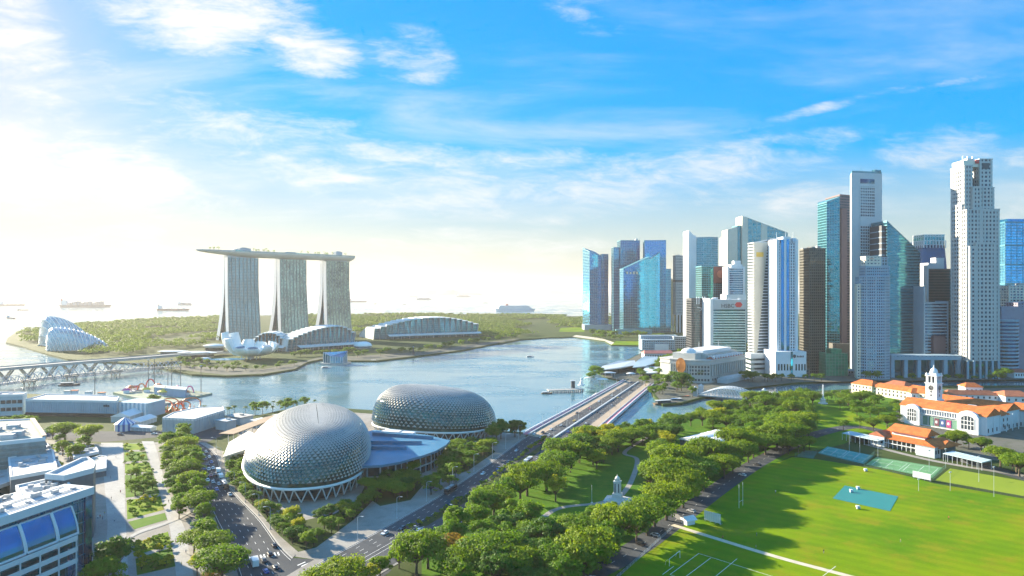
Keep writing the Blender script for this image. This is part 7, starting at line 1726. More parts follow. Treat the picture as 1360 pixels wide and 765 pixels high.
# long grey shed, annex and hall along the basin
r, P = block('exhibition_shed', 'long blue grey exhibition shed with a small dark sign, facing the white promenade', [(34, 531), (155, 533), (158, 527), (130, 525), (60, 524)], 14, mat('shed_blue', (.30, .42, .50), .65, var=.12, scale=.08), GRAYR, .6)
a, b = Vector(P36(34, 531, 14)), Vector(P36(155, 533, 14)); e = (b - a); n = Vector((e.y, -e.x)).normalized()
m = MB()
for i in range(40): q = a + e * ((i + .5) / 40) + n * .2; m.box(q.x, q.y, 3.5, .5, .5, 9.5, math.atan2(e.y, e.x))
m.build('wall_ribs', MATS['shed_blue'], r); m = MB()
for i, h in enumerate((1.6, 1.9, 1.5)): q = a + e * (.87 + .022 * i) + n * .5; m.box(q.x, q.y, 9.2, 1.5, .3, h, math.atan2(e.y, e.x))
m.build('sign_letters', DARKM, r); m = MB(); m.prism([tuple(a + n * .3), tuple(b + n * .3), tuple(b - n), tuple(a - n)], 0, 3.2, True); m.build('shopfront', G_DARK, r)
m = MB(); q0 = Vector(P36(157, 532, 14)); q1 = Vector(P36(196, 538, 11)); e2 = q1 - q0; n2 = Vector((e2.y, -e2.x)).normalized(); m.prism(ccw([tuple(q0), tuple(q1), tuple(q1 - n2 * 22), tuple(q0 - n2 * 22)]), 0, 12.5, True); m.build('side_bay', MATS['shed_blue'], r)
m = MB()
for i in range(7): q = q0 + e2 * ((i + .5) / 7) + n2 * .3; m.box(q.x, q.y, 0, 1.6, .8, 12.3, math.atan2(e2.y, e2.x))
m.build('buttresses', WALLW, r)
r, P = block('office_annex', 'grey office annex with two rows of dark windows at the left end of the shed', [(-60, 527), (30, 524), (36, 521), (-60, 521)], 18, mat('annex_grey', (.44, .50, .53), .7), GRAYR, .5)
a, b = Vector(P36(-60, 527, 18)), Vector(P36(30, 524, 18)); e = b - a; n = Vector((e.y, -e.x)).normalized()
for z in (4, 10.5):
    for i in range(12): q = a + e * ((i + .5) / 12) + n * .05; m = MB(); m.box(q.x, q.y, z, 3.4, .5, 3, math.atan2(e.y, e.x)); m.build('window', WINM, r)
r, P = block('flat_hall', 'grey clad flat roofed hall with a pale top behind the tree avenue', [(216, 555), (258, 557), (298, 545), (296, 540), (262, 541), (230, 548)], 11, mat('hall_grey', (.36, .42, .44), .65), mat('sand_roof', (.58, .54, .47), .8, var=.1), .4)
m = MB(); piers(m, P, [11.2] * 6, 0, 3.2, .5, .3); m.build('wall_ribs', MATS['hall_grey'], r)
# tents
def gable_tent(label, uv0, uv1, wd, z, h, m1):
    a, b = gp(*uv0), gp(*uv1); fk = Frame((a.x, a.y), (b.x - a.x, b.y - a.y)); L = (b - a).length; r = thing('marquee_tent', label, 'tent', (a + b) / 2)
    roof_mesh(fk, 0, L, 0, wd, z, h, 0, .4).build('roof', m1, r); m = MB(); m.prism(fk.rect(.2, L - .2, .2, wd - .2), 0, z - .4, False); m.build('wall', WALLG, r)
    m = MB()
    for i in range(6):
        for q in (0, wd): p = fk(L * i / 5, q); m.tube((*p, 0), (*p, z), .15, .15, 5)
    m.build('posts', WALLW, r)
gable_tent('long white marquee tent right of the striped tent', (172, 561), (205, 549), 15, 5, 3.2, WALLW); gable_tent('shorter white marquee tent behind the hedge of the hall', (186, 567), (208, 560), 12, 4, 2.4, WALLW); gable_tent('low white marquee along the road in front of the striped tent', (174, 572), (200, 573.5), 6, 3, 1.4, WALLW)
p = gp(166, 571); r = thing('striped_tent', 'blue and white striped round tent with a pointed top at the end of the shed', 'tent', p)
for k_ in range(2):
    m = MB(); N_ = 24
    for i in range(k_, N_, 2):
        a0, a1 = 2 * math.pi * i / N_, 2 * math.pi * (i + 1) / N_; rg = [(7, 0), (7, 5), (7.6, 5.2), (3.2, 8.2), (0.1, 10.2)]
        for (r0, z0), (r1, z1) in zip(rg, rg[1:]): m.face([(p.x + r0 * math.cos(a0), p.y + r0 * math.sin(a0), z0), (p.x + r0 * math.cos(a1), p.y + r0 * math.sin(a1), z0), (p.x + r1 * math.cos(a1), p.y + r1 * math.sin(a1), z1), (p.x + r1 * math.cos(a0), p.y + r1 * math.sin(a0), z1)])
    m.build(('white_stripes', 'blue_stripes')[k_], (WALLW, mat('tent_blue', (.02, .12, .36), .6))[k_], r)
# floating stage with carnival pieces, masts
PL = wpoly([(150, 521), (206, 512), (282, 522), (262, 526), (232, 534), (216, 536)], -.6); m = MB(); m.prism(PL, -3, -.6, True)
tag(m.build('floating_platform', groundmat("platform_mix", (.40, .42, .36), (.30, .36, .22), (.5, .45, .4), .05, .2)), 'flat floating platform moored in the basin, crowded with red and pink carnival pieces', 'platform')
ORG, PNK, REDP, YEL = mat('orange_paint', (.70, .18, .06), .5), mat('pink_paint', (.68, .12, .30), .5), mat('red_paint', (.60, .05, .06), .5), mat('yellow_paint', (.72, .50, .06), .5)
rr = random.Random(3); CARN = []
for (u, v, mm, kind, lab) in ((174, 520, ORG, 0, 'orange'), (181, 518, REDP, 1, 'red'), (188, 519, ORG, 2, 'orange'), (195, 521, YEL, 1, 'yellow'), (168, 522, PNK, 1, 'pink'), (210, 517, ORG, 0, 'orange'), (226, 521, PNK, 2, 'pink'), (236, 523, PNK, 0, 'pink'), (244, 520, REDP, 1, 'red'), (252, 522, PNK, 2, 'pink'), (219, 525, YEL, 0, 'yellow'), (248, 525, ORG, 1, 'orange'), (200, 515, REDP, 2, 'red'), (232, 519, WALLW, 1, 'white')):
    p = gp(u, v, -.6); nm = ('carousel', 'carnival_booth', 'carnival_arch')[kind]; r = thing(nm, 'x', 'fairground piece', p, 'carnival pieces on the floating platform'); CARN.append((r, lab, nm, u, v)); s = rr.uniform(.8, 1.3); m = MB(); m2 = MB()
    if kind == 0:
        m.lathe(p, [(5.4 * s, 4), (5.2 * s, 4.6), (2.4 * s, 6.4), (.2, 7.6 * s)], 14); m2.lathe(p, [(5 * s, 0), (5 * s, .6), (1.2, .6), (1.2, 4.4)], 14)
        for i in range(8): a = i * math.pi / 4; q = (p.x + 4.7 * s * math.cos(a), p.y + 4.7 * s * math.sin(a)); m2.tube((*q, p.z + .5), (*q, p.z + 4.2), .14, .14, 4)
        m.build('roof', mm, r); m2.build('base', WALLW, r)
    elif kind == 1:
        m2.box(p.x, p.y, p.z, 5 * s, 4 * s, 3, .4); fk = Frame((p.x - 2.8 * s, p.y - 2 * s), (1, .3)); roof_mesh(fk, 0, 5.6 * s, 0, 4 * s, p.z + 3, 2, 1.6).build('roof', mm, r); m2.build('wall', WALLW, r)
    else:
        pts = [Vector((p.x + 4 * s * math.cos(a), p.y + 1.0 * math.cos(a), p.z + 8 * s * math.sin(a))) for a in [math.pi * i / 10 for i in range(11)]]; m.path(pts, .7, 6); m.build('arch', mm, r); m2.box(p.x - 4 * s, p.y - 1, p.z, 2, 2, 1); m2.box(p.x + 4 * s, p.y + 1, p.z, 2, 2, 1); m2.build('base', WALLG, r)
CARN.sort(key=lambda q: q[3]); ORD = ['first', 'second', 'third', 'fourth', 'fifth', 'sixth', 'seventh', 'eighth', 'ninth', 'tenth', 'eleventh', 'twelfth', 'thirteenth', 'fourteenth', 'fifteenth', 'sixteenth', 'seventeenth', 'eighteenth', 'nineteenth', 'twentieth']
for i, q in enumerate(CARN): q[0]['label'] = f"{q[1]} {q[2].replace('_', ' ')}, {ORD[i]} from the left of the pieces on the floating platform"
P = wpoly([(205, 513.5), (208, 511), (248, 514), (246, 517)], 8); r = thing('stage_screen', 'long blue grey stage backdrop along the far side of the floating platform', 'stage', gp(226, 516)); m = MB(); m.prism(P, -.6, 7, True); m.build('wall', mat('stage_blue', (.20, .32, .46), .6), r)
m = MB(); m.prism(offset(P, .6), 7, 7.8, True, True); m.build('roof', WALLW, r)
p = gp(228, 548); r = thing('coaster_frame', 'tangle of looping orange steel frames on the quay behind the flat hall', 'fairground ride', p)
m = MB()
for k_ in range(6):
    cx_, cyy, s = p.x - 14 + 6.0 * k_, p.y + 3 * (k_ % 2), 6 + 2.2 * ((k_ * 7) % 3); pts = [Vector((cx_ + s * .8 * math.cos(a), cyy + 2.4 * math.sin(2 * a), max(.2, s * .62 + s * .62 * math.sin(a)))) for a in [2 * math.pi * i / 18 for i in range(19)]]; m.path(pts, .55, 5)
m.build('loops', ORG, r); m = MB()
for k_ in range(12): q = (p.x - 17 + 3.2 * k_, p.y + 2.5 * ((k_ % 3) - 1)); m.tube((*q, 0), (q[0] + .8, q[1], 5 + (k_ * 5) % 6), .28, .28, 5)
m.build('posts', ORG, r)
for i, (u, vb, vt) in enumerate(((126, 526, 491), (197, 517, 478), (205, 520, 476), (223, 514, 480), (228, 516, 477), (240, 516, 481), (267, 522, 486), (-10, 530, 498))):
    p = gp(u, vb, -.6); h = pz(vt, p.y); r = thing('light_mast', f'tall slim floodlight mast by the floating platform, {ORD[(i + 1) % 8]} from the left of the masts', 'light mast', p, 'light masts round the floating platform')
    m = MB(); m.tube((p.x, p.y, -3), (p.x, p.y, h), .42, .22, 6); m.build('pole', DARKM, r); m = MB(); m.box(p.x, p.y, h - .4, 2.6, .7, .9); m.build('lamp_head', WALLG, r)
for i, (u, v) in enumerate(((90, 523.5), (99, 523), (118, 524.5), (135, 526))):
    p = gp(u, v, 0); r = thing('basin_kiosk', f'small pale kiosk on the basin edge behind the long shed, {ORD[i]} from the left', 'kiosk', p, 'kiosks on the basin edge'); m = MB(); m.box(p.x, p.y, 0, 6, 4, 3.4, .2); m.build('wall', WALLW, r); m = MB(); m.box(p.x, p.y, 3.4, 7, 5, .5, .2); m.build('roof', (CONC, ORG, WALLG, TILE)[i], r)
# ------------------------------------------------------------------ vehicles
TYRE = mat('tyre', (.02, .02, .02), .8, var=0); CGL = mat('car_glass', (.02, .025, .03), .05, var=0); LAMP = mat('lamp_glass', (.7, .7, .66), .2, var=0); RLAMP = mat('tail_lamp', (.4, .02, .02), .3, var=0)
PAINT = {n: mat('paint_' + n, c, .3, coat=.6, var=.03) for n, c in {'white': (.75, .75, .75), 'silver': (.48, .49, .50), 'dark grey': (.06, .065, .07), 'black': (.015, .015, .018), 'red': (.42, .03, .03), 'blue': (.03, .10, .38), 'yellow': (.68, .44, .04), 'green': (.05, .22, .12)}.items()}
def section_body(mb, prof, w, taper=.0):
    """side profile (x,z) extruded across the width with tucked-in upper edge"""
    k = len(prof); zm = max(z for _, z in prof); f = lambda z: w / 2 * (1 - taper * max(0, z - .7) / max(.01, zm - .7))
    vs = [(x, -f(z), z) for x, z in prof] + [(x, f(z), z) for x, z in prof]
    mb.add(vs, [tuple(range(k)), tuple(range(2 * k - 1, k - 1, -1))] + [((i + 1) % k, i, k + i, k + (i + 1) % k) for i in range(k)])
def car_proto():
    r = thing('car', 'x', 'car'); m = MB(); section_body(m, [(-2.15, .35), (2.15, .35), (2.2, .65), (2.05, .85), (1.05, .98), (-1.75, 1.02), (-2.15, .95), (-2.2, .6)], 1.78); section_body(m, [(.9, .97), (.25, 1.44), (-1.2, 1.46), (-1.75, 1.0)], 1.62, .22)
    b = m.build('body', PAINT['white'], r); m = MB(); section_body(m, [(.94, 1.0), (.32, 1.38), (-1.22, 1.40), (-1.80, 1.03)], 1.66, .18); g_ = m.build('window_band', CGL, r)
    ks = [b, g_]; wk = []
    for x in (-1.35, 1.35):
        for y in (-.82, .82): m = MB(); m.tube((x, y - .1, .32), (x, y + .1, .32), .32, .32, 12); ks.append(m.build('wheel', TYRE, r))
    for y in (-.62, .62):
        m = MB(); m.box(2.17, y, .62, .08, .34, .14); ks.append(m.build('headlight', LAMP, r)); m = MB(); m.box(-2.18, y, .68, .08, .34, .16); ks.append(m.build('tail_light', RLAMP, r))
    KIDS[r.name] = ks; return r
def bus_proto(name, L, H, glassy):
    r = thing(name, 'x', name); m = MB(); ks = []
    if glassy: section_body(m, [(-L / 2, .4), (L / 2, .4), (L / 2 + .05, 1.2), (L / 2 - .15, H), (-L / 2, H)], 2.5)
    else: m.box(-.9, 0, .75, L - 2.2, 2.4, H - .75); section_body(m, [(L / 2 - 1.9, .45), (L / 2, .45), (L / 2, 1.4), (L / 2 - .5, 2.2), (L / 2 - 1.9, 2.2)], 2.2)
    ks.append(m.build('body', PAINT['white'], r)); m = MB()
    if glassy: section_body(m, [(-L / 2 + .4, 1.3), (L / 2 + .08, 1.3), (L / 2 - .04, 2.4), (-L / 2 + .4, 2.4)], 2.54)
    else: section_body(m, [(L / 2 - 1.4, 1.4), (L / 2 + .03, 1.42), (L / 2 - .42, 2.1), (L / 2 - 1.4, 2.1)], 2.24)
    ks.append(m.build('window_band', CGL, r))
    for x in (-L / 2 + 1.8, L / 2 - 1.3):
        for y in (-1.1, 1.1): m = MB(); m.tube((x, y - .15, .48), (x, y + .15, .48), .48, .48, 12); ks.append(m.build('wheel', TYRE, r))
    if glassy: m = MB(); m.box(-1, 0, H, 3, 1.6, .3); m.box(2.5, 0, H, 1.2, 1.2, .2); ks.append(m.build('roof_unit', STEEL, r))
    KIDS[r.name] = ks; return r
VP = {'car': car_proto(), 'bus': bus_proto('bus', 11.5, 3.1, True), 'truck': bus_proto('truck', 7.5, 3.2, False)}
def on_line(A, B, t, s):
    """point and heading on a carriageway: s along it (0 far end), t across"""
    L = lerp_lines(A, B, t); i = min(len(L) - 2, max(0, int(s * (len(L) - 1)))); p = L[i] + (L[i + 1] - L[i]) * (s * (len(L) - 1) - i); d = L[i + 1] - L[i]; return p, math.atan2(d.y, d.x)
def near_s(A, B, v):
    best = min(range(len(A)), key=lambda i: abs(topix((A[i] + B[i]) / 2)[1] - v)); return best / (len(A) - 1)
SIDE = []; COLS = ['white', 'silver', 'dark grey', 'black', 'white', 'red', 'silver', 'blue', 'white', 'yellow']
rr = random.Random(12); cars = []
def put(kind, col, A, B, t, v, toward, road, z=.035):
    p, h = on_line(A, B, t, near_s(A, B, v)); h += 0 if toward else math.pi
    o = dup(VP[kind], (p.x, p.y, z), h, 1.0, None, None, {'body': PAINT[col]}); cars.append((o, kind, col, road, p)); return o
RQ, RB, RG = 'the queueing road', 'the boulevard', 'the bridge'
for i, v in enumerate((598, 605, 611, 618, 625, 633, 641, 651)): put('car', COLS[i % 10], A2, B2, .48, v, True, RQ)
for i, v in enumerate((601, 609, 616, 624, 633, 645)): put('car', COLS[(i * 3 + 1) % 10], A2, B2, .67, v, True, RQ)
for i, v in enumerate((596, 606, 622, 636)): put('car', COLS[(i * 7 + 3) % 10], A2, B2, .30, v, True, RQ)
put('truck', 'white', A2, B2, .84, 632, True, RQ); put('truck', 'white', A2, B2, .86, 641, True, RQ); put('bus', 'dark grey', A2, B2, .84, 651, True, RQ); put('car', 'silver', A2, B2, .80, 664, True, RQ)
for (t, v, c, k_) in ((.35, 745, 'white', 'truck'), (.55, 748, 'dark grey', 'car'), (.72, 747, 'black', 'car'), (.48, 760, 'blue', 'car'), (.9, 742, 'black', 'car'), (.66, 764, 'dark grey', 'car')): put(k_, c, A2, B2, t, v, False, 'the street junction')
for (t, v, c, k_, tw) in ((.17, 719, 'white', 'car', True), (.30, 707, 'dark grey', 'car', True), (.07, 660, 'dark grey', 'bus', True), (.17, 636, 'white', 'car', True), (.30, 628, 'blue', 'car', True), (.30, 617, 'dark grey', 'car', True), (.18, 604, 'silver', 'car', True), (.32, 598, 'black', 'car', True),
                          (.60, 702, 'white', 'car', False), (.72, 724, 'silver', 'car', False), (.62, 655, 'white', 'car', False), (.72, 640, 'dark grey', 'car', False), (.62, 612, 'white', 'bus', False)): put(k_, c, A1, B1, t, v, tw, RB)
for i, (t, v) in enumerate(((.28, 585), (.18, 578), (.3, 568), (.4, 560), (.2, 552), (.32, 545), (.26, 535), (.36, 527), (.18, 520), (.6, 574), (.7, 562), (.62, 548), (.72, 538), (.6, 528), (.66, 518), (.4, 590), (.08, 583), (.36, 580), (.24, 573))): put('car', COLS[(i * 3) % 10], A1, B1, t, v, t < .5, RG, .06)
for (u, v, c, h) in ((160, 578, 'dark grey', 0), (205, 577, 'white', .1), (60, 575, 'silver', .1), (1180, 577, 'silver', -.35), (1275, 612, 'white', -.35), (1310, 622, 'dark grey', -.35), (918, 680, 'silver', 2.3), (986, 632, 'white', 2.3), (1006, 618, 'dark grey', 2.3), (870, 712, 'silver', 2.3), (788, 770, 'white', 2.3), (850, 724, 'black', 2.3)):
    p = gp(u, v); o = dup(VP['car'], (p.x, p.y, .04), h, 1.0, None, None, {'body': PAINT[c]}); cars.append((o, 'car', c, 'the upper left cross road' if u < 300 else ('the road past the clubhouse' if u > 1100 else 'the tree lined park road'), p))
for r in VP.values():
    for c in KIDS[r.name]: bpy.data.objects.remove(c)
    bpy.data.objects.remove(r)
grp = {}
for q in cars: grp.setdefault((q[1], q[2], q[3]), []).append(q)
for (k_, c, road), L in grp.items():
    L.sort(key=lambda q: q[4].y)
    for i, q in enumerate(L): q[0]['label'] = f"{c} {k_} {'at' if 'junction' in road else 'on'} {road}" + (f", {nth(i)} such to the viewer" if len(L) > 1 else f", the only {c} {k_} there"); q[0]['group'] = f"vehicles {'at' if 'junction' in road else 'on'} {road}"; q[0]['category'] = k_
# ------------------------------------------------------------------ street lamps
def lamp_proto(double=False, h=10):
    r = thing('street_lamp', 'x', 'street lamp'); m = MB(); m.tube((0, 0, 0), (0, 0, h), .16, .09, 6); m.lathe((0, 0, 0), [(.3, 0), (.3, .5), (.16, .6)], 8); ks = [m.build('pole', WALLG, r)]
    for s in ((-1, 1) if double else (1,)):
        m = MB(); m.path([(0, 0, h - .2), (0, s * .9, h + .5), (0, s * 2.2, h + .7)], .07, 5); m.box(0, s * 2.5, h + .6, .5, 1.1, .18); ks.append(m.build('lamp_head', WALLG, r))
    KIDS[r.name] = ks; return r
LP1, LP2 = lamp_proto(), lamp_proto(True, 9)
lamps = []
for i, v in enumerate((735, 705, 678, 655, 635, 618, 603, 590)): p, h = on_line(A1, B1, -.06, near_s(A1, B1, v)); lamps.append((dup(LP1, (p.x, p.y, .1), h), 'shell side of the boulevard'))
for i, v in enumerate((720, 690, 665, 640, 620)): p, h = on_line(A1, B1, 1.06, near_s(A1, B1, v)); lamps.append((dup(LP1, (p.x, p.y, .1), h + math.pi), 'park side of the boulevard'))
for i, v in enumerate((582, 570, 560, 550, 540, 531, 523, 515)):
    for t, nm in ((-.02, 'bay side of the bridge'), (.5, 'middle of the bridge'), (1.02, 'river side of the bridge')): p, h = on_line(A1, B1, t, near_s(A1, B1, v)); lamps.append((dup(LP2, (p.x, p.y, .3), h), nm))
for i, v in enumerate((725, 700, 680, 660, 640, 620, 603)): p, h = on_line(A2, B2, 1.06, near_s(A2, B2, v)); lamps.append((dup(LP1, (p.x, p.y, .1), h + math.pi), 'kerb of the queueing road'))
for L_ in (LP1, LP2):
    for c in KIDS[L_.name]: bpy.data.objects.remove(c)
    bpy.data.objects.remove(L_)
cnt = {}
for o, nm in lamps: i = cnt[nm] = cnt.get(nm, 0) + 1; o['label'] = f"slim grey street lamp on the {nm}, {nth(i - 1)} to the viewer"; o['group'] = f"street lamps on the {nm}"
# ------------------------------------------------------------------ sports ground pieces
p0, p1 = gp(978, 675), gp(990, 669)
for i, (a, b, nm) in enumerate(((gp(981.5, 675), gp(986.5, 671.5), 'tall white rugby posts at the shaded left end of the sports ground'),)):
    r = thing('rugby_posts', nm, 'goal posts', (a + b) / 2); m = MB()
    for q in (a, b): m.tube((q.x, q.y, 0), (q.x, q.y, 12), .09, .07, 6)
    m.tube((a.x, a.y, 3), (b.x, b.y, 3), .07, .07, 6); m.build('posts', WALLW, r)
a, b = gp(889, 752), gp(903, 741); r = thing('football_goal', 'white football goal frame on the near pitch below the gravel path', 'goal', (a + b) / 2); m = MB(); d = (b - a).normalized(); n = Vector((d.y, -d.x, 0)) * 1.4
for q in (a, b): m.tube((q.x, q.y, 0), (q.x, q.y, 2.9), .10, .10, 6); m.tube((q.x, q.y, 2.9), (q.x - n.x, q.y - n.y, 1.8), .05, .05, 4); m.tube((q.x - n.x, q.y - n.y, 1.8), (q.x - n.x * 1.3, q.y - n.y * 1.3, 0), .05, .05, 4)
m.tube((a.x, a.y, 2.9), (b.x, b.y, 2.9), .10, .10, 6); m.build('frame', WALLW, r)
for (uv0, uv1, h, lab) in (((935, 692), (957, 698), 5.2, 'slatted white sight screen near the gravel path at the left of the sports ground'), ((1212, 635), (1236, 640), 4.4, 'plain white sight screen beside the green courts')):
    a, b = gp(*uv0), gp(*uv1); fk = Frame((a.x, a.y), (b.x - a.x, b.y - a.y)); L = (b - a).length; r = thing('sight_screen', lab, 'sight screen', (a + b) / 2); m = MB(); n = int(L / .9)
    for i in range(n): m.prism(fk.rect(i * L / n + .06, (i + 1) * L / n - .06, 0, .12), .8, h, True, True)
    m.build('slats', WALLW, r); m = MB()
    for i in range(4):
        q = fk(.4 + (L - .8) * i / 3, .3); m.tube((*q, 0), (*q, h - .2), .09, .09, 5); q2 = fk(.4 + (L - .8) * i / 3, 2.2); m.tube((*q2, .2), (*q, h * .8), .07, .07, 5); m.tube((*q2, .2), (*q, .3), .07, .07, 5)
    m.prism(fk.rect(0, L, .15, .25), .8, 1.1, True, True); m.prism(fk.rect(0, L, .15, .25), h - .5, h - .2, True, True); m.build('frame', WALLG, r)
p = gp(917, 697); r = thing('white_tent', 'small white ridge tent at the start of the gravel path', 'tent', p); fk = Frame((p.x - 2, p.y - 1.5), (1, .5)); roof_mesh(fk, 0, 5, 0, 4, 2.4, 1.4).build('roof', WALLW, r); m = MB(); m.prism(fk.rect(.1, 4.9, .1, 3.9), 0, 2.1, False); m.build('wall', WALLW, r)
for i, (u, v) in enumerate(((1140, 650), (1131, 654), (1140, 676), (1150, 626))):
    p = gp(u, v); r = thing('ground_roller', ('white boxy pitch roller on the far edge of the teal tarpaulin', 'pitch roller just left of the tarpaulin corner nearest the courts', 'white pitch roller on the near edge of the teal tarpaulin', 'pitch roller against the fence of the green courts')[i], 'roller', p, 'pitch rollers'); m = MB(); m.tube((p.x - .8, p.y, .6), (p.x + .8, p.y, .6), .6, .6, 12); m.build('drum', WALLG, r); m = MB(); m.box(p.x, p.y + .5, .7, 1.5, 1.2, .8); m.tube((p.x, p.y + 1, 1), (p.x, p.y + 2.4, 1.3), .05, .05, 4); m.build('body', WALLW, r)
# floodlight poles and fences round the courts
def fence(label, pix, h, gap, m_, name='fence'):
    L = [gp(u, v) for u, v in pix]; r = thing(name, label, 'fence', L[0]); m = MB(); net = MB(); k = 0
    for a, b in zip(L, L[1:]):
        d = b - a; n = max(1, int(d.length / gap))
        for i in range(n + 1): q = a + d * (i / n); m.tube((q.x, q.y, 0), (q.x, q.y, h), .07, .07, 5)
        for z in (h * .1, h * .5, h - .03): m.tube((a.x, a.y, z), (b.x, b.y, z), .04, .04, 4)
        n2 = max(2, int(d.length / .8))
        for i in range(n2): q = a + d * ((i + .5) / n2); net.tube((q.x, q.y, 0), (q.x, q.y, h - .05), .025, .025, 3, False)
    m.build('posts', m_, r); net.build('mesh', m_, r)
fence('green mesh fence along the near side of the teal courts', [(1056, 608), (1084, 603), (1147, 618), (1161, 606)], 3.2, 3.4, SHUT)
fence('green mesh fence around the green hard courts', [(1148, 619), (1238, 637.5), (1256, 622)], 2.4, 3.4, SHUT)
fence('low dark fence between the cricket ground and the bowling green', [(1240, 640), (1300, 651), (1360, 662), (1420, 674)], 1.3, 3, DARKM)
fence('low railing between the park road and the near pitch', [(893, 702), (860, 732), (820, 768), (800, 790)], 1.3, 3, WALLG)
for i, (u, vb, vt) in enumerate(((1128, 600, 574), (1142, 603, 580), (1166, 608, 583), (1234, 626, 598), (1256, 622, 596), (1300, 640, 606), (1262, 652, 627), (1320, 660, 620), (1220, 652, 636))):
    p = gp(u, vb); h = pz(vt, p.y); r = thing('floodlight_pole', f'white floodlight pole by the courts and greens, {nth(i).replace("closest", "").strip() or "first"} counted from the teal courts', 'floodlight', p, 'floodlight poles round the courts'); m = MB(); m.tube((p.x, p.y, 0), (p.x, p.y, h), .10, .06, 6); m.build('pole', WALLG, r); m = MB(); m.box(p.x, p.y, h - .3, 1.5, .35, .5, .4); m.build('lamp_head', WALLG, r)
for i, (u, v) in enumerate(((786, 668), (868, 668), (872, 662))):
    p = gp(u, v); r = thing('flagpole', ('white flagpole left of the cenotaph', 'nearer white flagpole right of the cenotaph', 'farther white flagpole right of the cenotaph')[i], 'flagpole', p); m = MB(); m.tube((p.x, p.y, 0), (p.x, p.y, 9), .09, .05, 6); m.lathe((p.x, p.y, 9), [(.15, 0), (.15, .15), (0, .3)], 8); m.build('pole', WALLW, r); m = MB(); m.lathe((p.x, p.y, 0), [(.6, 0), (.6, .3), (.2, .4)], 8); m.build('base', STN, r)
# ------------------------------------------------------------------ boats
def boat(label, u, v, L, rz, roofm, hullm, cabin=True):
    p = gp(u, v, -2.2); r = thing('river_boat', label, 'boat', p, 'boats on the bay and river'); m = MB(); B = L * .25; top = [(-.5, -.8), (.2, -1), (.42, -.6), (.52, 0), (.42, .6), (.2, 1), (-.5, .8)]
    c, s = math.cos(rz), math.sin(rz); W_ = lambda x, y, z: (p.x + c * x - s * y, p.y + s * x + c * y, -2.2 + z)
    m.add([W_(x * L * .93, y * B * .32, -.5) for x, y in top] + [W_(x * L, y * B * .5, L * .07 + (.5 if x > .4 else 0)) for x, y in top], [(i, (i + 1) % 7, 7 + (i + 1) % 7, 7 + i) for i in range(7)] + [tuple(range(7, 14))]); m.build('hull', hullm, r)
    if cabin:
        m = MB(); m.box(*W_(-.1 * L, 0, 0)[:2], -2.2 + L * .07, L * .55, B * .72, L * .09, rz); m.build('cabin', WINM, r); m = MB(); m.box(*W_(-.1 * L, 0, 0)[:2], -2.2 + L * .16, L * .62, B * .82, .25, rz); m.build('roof', roofm, r)
    return r
WOOD = mat('boat_wood', (.20, .13, .08), .7)
boat('large wooden tour boat moored at the far river bank right of the bridge', 884, 537, 26, .3, WALLG, WOOD); boat('smaller tour boat behind the large moored one', 900, 533, 18, .3, WALLW, WOOD); boat('third tour boat at the quay steps behind the two moored ones', 912, 529, 15, .5, TILED, WOOD)
boat('small white launch in the middle of the bay', 704, 474, 13, .2, WALLW, WALLW); boat('small white boat below the middle hall', 497, 480, 13, .1, WALLW, DARKM); boat('white ferry boat close under the hotel promenade', 433, 489, 15, .6, WALLW, WALLW); boat('tour boat on the water beside the jetty', 726, 523, 12, .1, WALLW, WOOD)
boat('low grey barge under the spiral footbridge', 92, 512, 22, .4, WALLG, DARKM); boat('small launch on the river below the truss bridge', 930, 548, 11, .8, WALLW, WALLW)
p = gp(549, 472, -2.2); r = thing('navigation_beacon', 'dark pyramid shaped beacon standing in the bay in front of the long hall', 'beacon', p); m = MB(); m.lathe(p, [(9, -.5), (9, .8), (2.2, 1.4), (1.5, 8), (.2, 14)], 6); m.build('tower', DARKM, r); m = MB(); m.lathe((p.x, p.y, p.z + 14), [(1, 0), (1, 1), (0, 1.6)], 8); m.build('lamp_head', WALLG, r)
# palms and trees on the hotel deck
def deck_tree(k_, s, t, h):
    x, y, _ = hp(s, t, 0); r = thing('deck_tree', f'small tree on the hotel sky deck, {nth(k_).replace("closest", "").strip() or "first"} from the deck point', 'tree', (x, y, 193.6), 'trees on the hotel sky deck'); m = MB(); m.tube((x, y, 193.4), (x, y, 193.6 + h * .7), .25, .15, 5); m.build('trunk', BARK, r); rr = random.Random(k_ * 3 + 1); m = MB()
    for i in range(26): d = Vector((rr.gauss(0, 1), rr.gauss(0, 1), rr.gauss(.2, .7))).normalized(); leaf(m, Vector((x, y, 193.6 + h * .75)) + d * h * .36, d, 1.0, rr)
    m.build('crown', LEAF['dark'], r)
for k_, s in enumerate((-70, -60, -48, 28, 36, 44, 52, 60, 68, 76, 150, 170, 182, 192, 200, 208, 216, 224, 232, 272)): deck_tree(k_, s, 6 + (k_ % 3) * 5, 6.5 + (k_ % 4))
